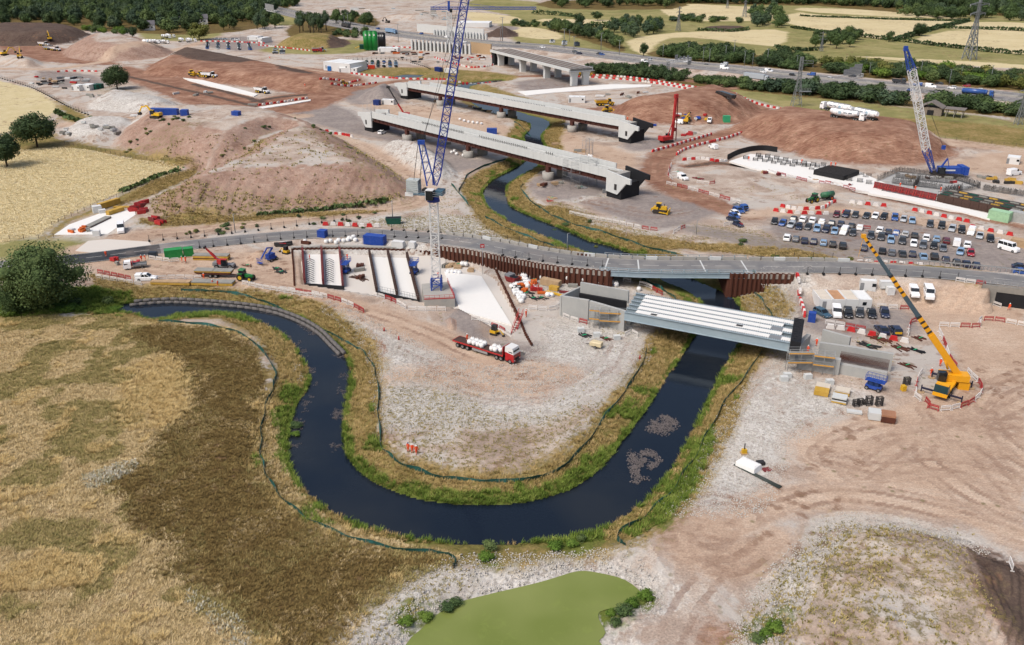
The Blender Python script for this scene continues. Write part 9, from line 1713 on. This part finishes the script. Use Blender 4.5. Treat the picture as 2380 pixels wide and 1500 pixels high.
fm=MB();fm.m=0;fm.loft([ring(-2.1,.85,.25,.95),ring(0,.9,.25,1.0),ring(2.1,.8,.25,.8)]);fm.m=1;fm.box((-.2,0,1.2),(2.4,1.6,.5),taper=.8);fm.m=2
for x in (-1.3,1.3):fm.cyl((x,-.88,.32),(x,.88,.32),.32,8)
FAR=fm.mesh('far_car',[paint,glass_m,tyre_m])
def far_lot(poly,n,lab,group,rz,cols=('navy','dgrey','silver','white','blue','black','grey','lblue')):
 P=G0s(poly);A,B,C_=P[0],P[1],P[-1];U=np.linalg.norm(B-A);V=np.linalg.norm(C_-A);nr=max(1,int(V/6.5));nc=max(2,int(n/nr))
 for r_ in range(nr):
  for c in range(nc):
   if random.random()<.12:continue
   q=A+(B-A)*((c+.5)/nc)+(C_-A)*((r_+.5)/nr);k_=random.choice(cols);obj('far_car',FAR,None,color=CC[k_][0],loc=(q[0],q[1],h1(q[0],q[1])),rz=rz+random.uniform(-.08,.08),label='small %s car %s'%(CC[k_][1],lab),cat='car',group=group)
far_lot([ZF_(965,625),ZF_(1300,628),ZF_(1290,575),ZF_(975,570)],26,'in the fenced lot by the office cabins','cars in the fenced lot',-1.2);far_lot([ZE(1860,455),ZE(2360,470),ZE(2350,405),ZE(1870,395)],40,'in the compound before the wood','cars in the wood compound',-1.0,('blue','navy','white','silver','blue'));far_lot([ZE(1980,372),ZE(2200,378),ZE(2200,362),ZE(1990,358)],6,'behind the blue car compound','cars behind the compound',.2,('white','silver'));far_lot([ZF_(125,500),ZF_(255,505),ZF_(240,465),ZF_(130,455)],6,'beside the embankment fence','cars beside the embankment',.2,('white','silver','dgrey'))
far_lot([ZG(270,405),ZG(620,440),ZG(600,400),ZG(280,370)],14,'in the depot beyond the motorway','cars in the depot',.3)
# plant on the far side
EXC2.spawn('excavator','yellow excavator digging at the foot of the dark heap','excavator',G(*ZE(460,372)),2.2,None,srgb(224,178,40));EXC2.spawn('excavator','yellow excavator in the red cutting','excavator',G(*ZE(185,535)),1.9,None,srgb(206,164,60));EXC.spawn('excavator','small yellow excavator beside the red cutting','excavator',G(*ZE(45,512)),1.0,None,srgb(224,178,40));EXC.spawn('excavator','dark excavator on the far works beyond the motorway','excavator',G(*ZF_(1195,212)),2.4,None,srgb(70,66,60))
for (u,v,Zf),rz,c,lab in (((410,425,ZE),-.4,'white','white dump truck at the back of the haul queue'),((460,462,ZE),-.4,'silver','grey dump truck in the middle of the haul queue'),((515,470,ZE),-.5,'white','white dump truck leading the haul queue'),((1935,715,ZE),-.3,'white','white dump truck on the embankment strip'),((2420,860,ZE),-.6,'white','white dump truck at the end of the white strip'),((565,480,ZF_),.3,'silver','grey dump truck on the tan track')):ADT.spawn('dump_truck',lab,'dump truck',G(*Zf(u,v)),rz,None,CC[c][0])
for (u,v),lab in (((1775,695),'yellow bulldozer on the embankment, first of two'),((1855,708),'yellow bulldozer beside the white dump truck')):DOZER.spawn('bulldozer',lab,'bulldozer',G(*ZE(u,v)),-.5)
for (u,v),lab in (((1530,358),'white concrete mixer truck behind the powder tanks'),((1570,352),'white concrete mixer truck by the yellowish willow'),((1690,390),'pale concrete mixer truck below the willow'),((1765,392),'grey concrete mixer truck at the compound gate')):MIXER.spawn('mixer_truck',lab,'truck',G(*ZE(u,v)),.5,'concrete mixers',CC['white'][0])
TIPPER.spawn('tipper_truck','red tipper truck on the tan track by the grassy heap','truck',G(*ZF_(545,482)),.2,None,CC['red'][0]);TRACTOR.spawn('tractor','yellow roller tractor on the red track','tractor',G(*ZF_(795,785)),.4,None,srgb(200,150,40));POWDER.spawn('tanker_lorry','white powder tanker beside the pink heap','lorry',G(*ZE(1400,405)),.1,None,CC['white'][0],(.8,.8,.8));POWDER.spawn('tanker_lorry','second white powder tanker beside the pink heap','lorry',G(*ZE(1490,405)),.1,None,CC['white'][0],(.8,.8,.8))
t=thing('screening_plant','green and yellow screening plant by the silos','machine',G(*ZF_(990,455)),.2);m=MB();m.box((0,0,3),(9,3,1.2));m.box((-2,0,1.4),(5,2.4,2.2));m.build('hopper',M('dark_green'),t);m=MB();m.bar((4,0,1.2),(9,0,4.2),1.2,.4);m.bar((-4,0,2.4),(-8,0,1),1.2,.4);m.build('conveyor',yellow_p,t)
# yards: rows of stacked pieces, each a small pile
def yard(poly,n,mats,lab,group,size=(2.0,5.0)):
 P=G0s(poly);n=max(3,int(n*.66))
 X=RNG.uniform(P[:,0].min(),P[:,0].max(),n*12);Y=RNG.uniform(P[:,1].min(),P[:,1].max(),n*12);k=np.where(sd_poly(X,Y,P,5)>0)[0][:n]
 for i in k:
  L=random.uniform(*size);W=random.uniform(.8,2.2);n_=random.randint(2,4);m=MB()
  t=thing('material_pile',lab,'pile',(X[i],Y[i],h1(X[i],Y[i])),random.uniform(-.5,.5)+(0 if random.random()<.7 else 1.5),group);mt=random.choice(mats)
  for j in range(n_):m=MB();m.box((random.uniform(-.3,.3),(j-(n_-1)/2)*W/n_,.35+random.uniform(0,.3)),(L,W/n_*.85,random.uniform(.5,1.1)));m.build('piece',mt,t)
MX=[rust,gy,dark_st,white_p,red_p,wood,grey_p,conc_l]
yard([ZE(120,740),ZE(880,700),ZE(860,770),ZE(560,810),ZE(300,800)],34,MX,'pile of mixed site materials in the yard by the round oak','piles in the oak yard');yard([ZF_(860,500),ZF_(1600,510),ZF_(1600,470),ZF_(1150,485)],26,[rust,rust,dark_st,gy,orange_p],'rusty steel pile below the silos','steel piles below the silos');yard([ZF_(1750,560),ZF_(2120,560),ZF_(2120,500),ZF_(1780,510)],24,[white_p,red_p,orange_p,gy,rust],'small material pile by the far viaduct','piles by the far viaduct');yard([ZF_(1420,185),ZF_(1740,190),ZF_(1740,150),ZF_(1440,155)],18,[grey_p,gy,blue_st],'grey pipe pile on the far works','pipe piles on the far works');yard([(1215,425),(1310,420),(1400,440),(1330,460),(1250,450)],8,[wood,gy,rust],'small material pile under the viaduct','piles under the viaduct',(1.2,2.8));yard([ZD(1500,60),ZD(2300,190),ZD(2200,230),ZD(1600,150)],20,[wood,white_p,dark_st,rust,gy],'scattered material pile along the long viaduct','piles along the viaduct',(1.2,3.5));yard([ZF_(1300,920),ZF_(1750,960),ZF_(2380,1090),ZF_(2380,1040),ZF_(1700,940)],26,[gy,white_p,dark_st,wood],'scattered material pile under the viaduct behind','piles under the viaduct behind',(1.2,3.5));yard([ZG(700,1160),ZG(1400,1190),ZG(1900,1130),ZG(1500,1110)],22,[white_p,gy,blue_p,red_p,yellow_p],'small material pile by the red rig','piles by the red rig',(1.2,3));yard([ZG(560,880),ZG(1300,850),ZG(1320,930),ZG(600,900)],12,[white_p,gy,rust],'material pile beside the white strip','piles beside the white strip',(2,6));yard([Z8(1880,430),Z8(2380,470),Z8(2380,520),Z8(2000,500)],16,[gy,dark_st,ply,white_p],'material pile behind the rebar rows','piles behind the rebar rows',(1.5,4));yard([ZE(1100,1090),ZE(1900,1080),ZE(1900,1060),ZE(1120,1075)],14,[red_p,white_p,yellow_p,dark_st],'material pile along the blue container','piles along the blue container',(1.5,4));yard([ZE(760,880),ZE(1050,870),ZE(1000,900),ZE(780,905)],6,[gy,white_p],'pale slab pile before the oak','pale piles before the oak');yard([ZC(540,930),ZC(820,900),ZC(880,975),ZC(560,985)],9,[wood,orange_p,white_p,gy,yellow_p],'scrap pile at the front of the concrete pad','scrap on the concrete pad',(1.0,2.4));yard([ZB(690,430),ZB(780,440),ZB(800,690),ZB(700,690)],8,[brown_st,rust,gy],'formwork pile between the bays','formwork piles between bays',(1.2,3));yard([ZA(1780,290),ZA(2280,250),ZA(2300,275),ZA(1800,310)],8,[red_p,dark_st,white_p,rust],'material pile along the carriageway fence','piles along the fence',(1.2,3));yard([Z7(1300,20),Z7(1780,40),Z7(1700,80),Z7(1350,60)],9,[white_p,gy,red_p],'material pile inside the haul road curve','piles inside the curve',(1.2,3));yard([ZC(1130,60)if False else (205,318),(260,312),(330,316),(250,325)],12,[conc_l,conc_d,gy],'broken concrete slab pile on the rubble','broken slabs on the rubble',(1.5,3.5));yard([(120,300),(200,306),(250,322),(150,322)],14,[conc_l,conc_d,gy],'broken concrete lump in the rubble heap','broken concrete lumps',(1.2,3));yard([(900,20),(1080,30),(1090,55),(950,45)],20,[conc_l,conc_d,gy,blue_st],'pale structure piece on the distant works','distant works pieces',(4,12));yard([(760,10),(900,15),(880,40),(780,30)],12,[conc_l,white_p,conc_d],'pale concrete piece beyond the motorway','concrete pieces beyond the motorway',(4,12))
# gravel shoals in the river
X,Y=box_pts(20,75,120,185,9);s1=np.maximum(sd_poly(X,Y,G0s([(1515,985),(1545,972),(1562,985),(1545,1005),(1520,1002)],WZ),3),sd_poly(X,Y,G0s([(1445,1085),(1475,1060),(1510,1055),(1520,1070),(1490,1100),(1450,1112)],WZ),3));q=s1+(fnoise(X/2,Y/2)-.42)*4>-.2;shoal=M('shoal_stone',srgb(112,104,102,.75),.8,var=.3,scale=1.2)
scatter_stuff('gravel',stones('stone',shoal,7,.14,8),X[q],Y[q],.6,1.3,'pinkish gravel shoals breaking the river surface',0,np.full(q.sum(),WZ+.01));X,Y=box_pts(-60,-25,130,215,7);rv=sd_poly(X,Y,RIVER,9);q=(rv>-.6)&(rv<.3)&(fnoise(X/3,Y/3)>.52)&(X<-30);scatter_stuff('gravel',stones('stone',shoal,5,.1,9),X[q],Y[q],.5,1.0,'stones at the water edge',0,np.full(q.sum(),WZ+.02))
# pond and shore plants
for pts,lab in (([(945,1450),(990,1438),(1040,1415),(1062,1405)],'green bush at the pond edge below the brown patch'),([(1130,1300),(1140,1280)],'green bush on the gravel by the river'),([(1290,1275),(1330,1268),(1350,1258)],'green bush between the river and the pond'),([(1420,1430),(1450,1425),(1470,1410),(1500,1392),(1430,1455)],'green bush on the pond spit'),([(690,995),(688,1015)],'green clump standing in the river edge'),([(1780,1480),(1800,1465),(1760,1488)],'green bush at the foot of the stony heap')):
 for a,b in pts:p=G(a,b);p.z=max(p.z,PZ if b>1260 else WZ);tree(p,random.uniform(1.6,3.0),random.uniform(.8,1.5),'bush_d' if random.random()<.6 else 'bush_a',lab,'bush',lab+'s',trunk=False,name='green_shrub')
for i in range(16):a,b=random.uniform(0,290),random.uniform(700,735);p=G(a,b);tree(p,random.uniform(3,5),random.uniform(1.2,2.4),random.choice(['bush_d','bush_a']),'leafy green bush on the bank below the huge tree','bush','bushes below the huge tree',trunk=False,name='leafy_bush')
for i in range(26):
 f=i/25;a,b=280+330*f*.3,345-40*f;
for ln,n,lab in (([(470,390),(540,365),(600,335),(615,315)],16,'scrubby green weed clump in the mound gully'),([(285,335),(340,318),(420,310)],16,'scrubby green weed clump on the mound terrace'),([(430,510),(560,500),(700,490),(840,478)],22,'scrubby weed clump at the foot of the big mound'),([(710,298),(770,335),(850,385)],12,'scrubby weed clump on the mound crest'),([(1300,485),(1340,490),(1400,515)],8,'scrubby weed clump below the dozer yard'),([(1800,570),(1950,595),(1700,545)],12,'scrubby weed clump along the car park verge')):
 P=G0s(smooth(ln,4),4)
 for i in range(n):q=P[random.randrange(len(P))]+RNG.normal(size=2)*3;p=Vector((q[0],q[1],h1(*q)));tree(p,random.uniform(1.2,3.0),random.uniform(.5,1.2),random.choice(['bush_a','bush_c','bush_b']),lab,'weed clump',lab+'s',trunk=False,name='weed_clump')
yard([(1690,395),(1850,415),(2010,445),(1990,432),(1800,398)],14,[gy,wood,red_st,white_p],'offcut pile along the foundation trench','piles along the trench',(1,2.5));yard([(2040,425),(2180,452),(2270,436),(2210,415),(2090,402)],16,[red_p,gy,wood,brown_st],'formwork piece among the rebar rows','pieces among the rebar rows',(1,3));yard([(250,600),(440,615),(560,650),(420,640),(260,620)],7,[wood,red_p,gy],'small offcut pile on the sandy yard','piles on the sandy yard',(.8,1.6));yard([(1160,640),(1330,660),(1330,700),(1200,690)],14,[wood,gy,orange_p,dark_st,white_p],'small site piece on the bag laydown','pieces on the bag laydown',(.8,2));yard([(980,600),(1040,600),(1120,630),(1040,628)],8,[wood,gy,rust],'offcuts on the stones behind the crane','offcuts behind the crane',(1,3));yard([(300,190),(560,225),(640,255),(420,240)],8,[conc_l,gy],'pale drainage unit on the red track','drainage units on the red track',(2,5));yard([(20,170),(120,185),(200,215),(100,205)],18,MX,'mixed pile along the field fence yard','piles in the fence yard',(1.5,4));yard([(900,125),(1060,125),(1120,150),(960,150)],20,MX,'mixed pile before the column row','piles before the column row',(1.5,4));yard([(1270,320),(1360,350),(1460,380),(1400,390),(1290,350)],9,[gy,dark_st,wood],'mixed pile in the yard between viaducts','piles in the viaduct yard',(1.2,3))
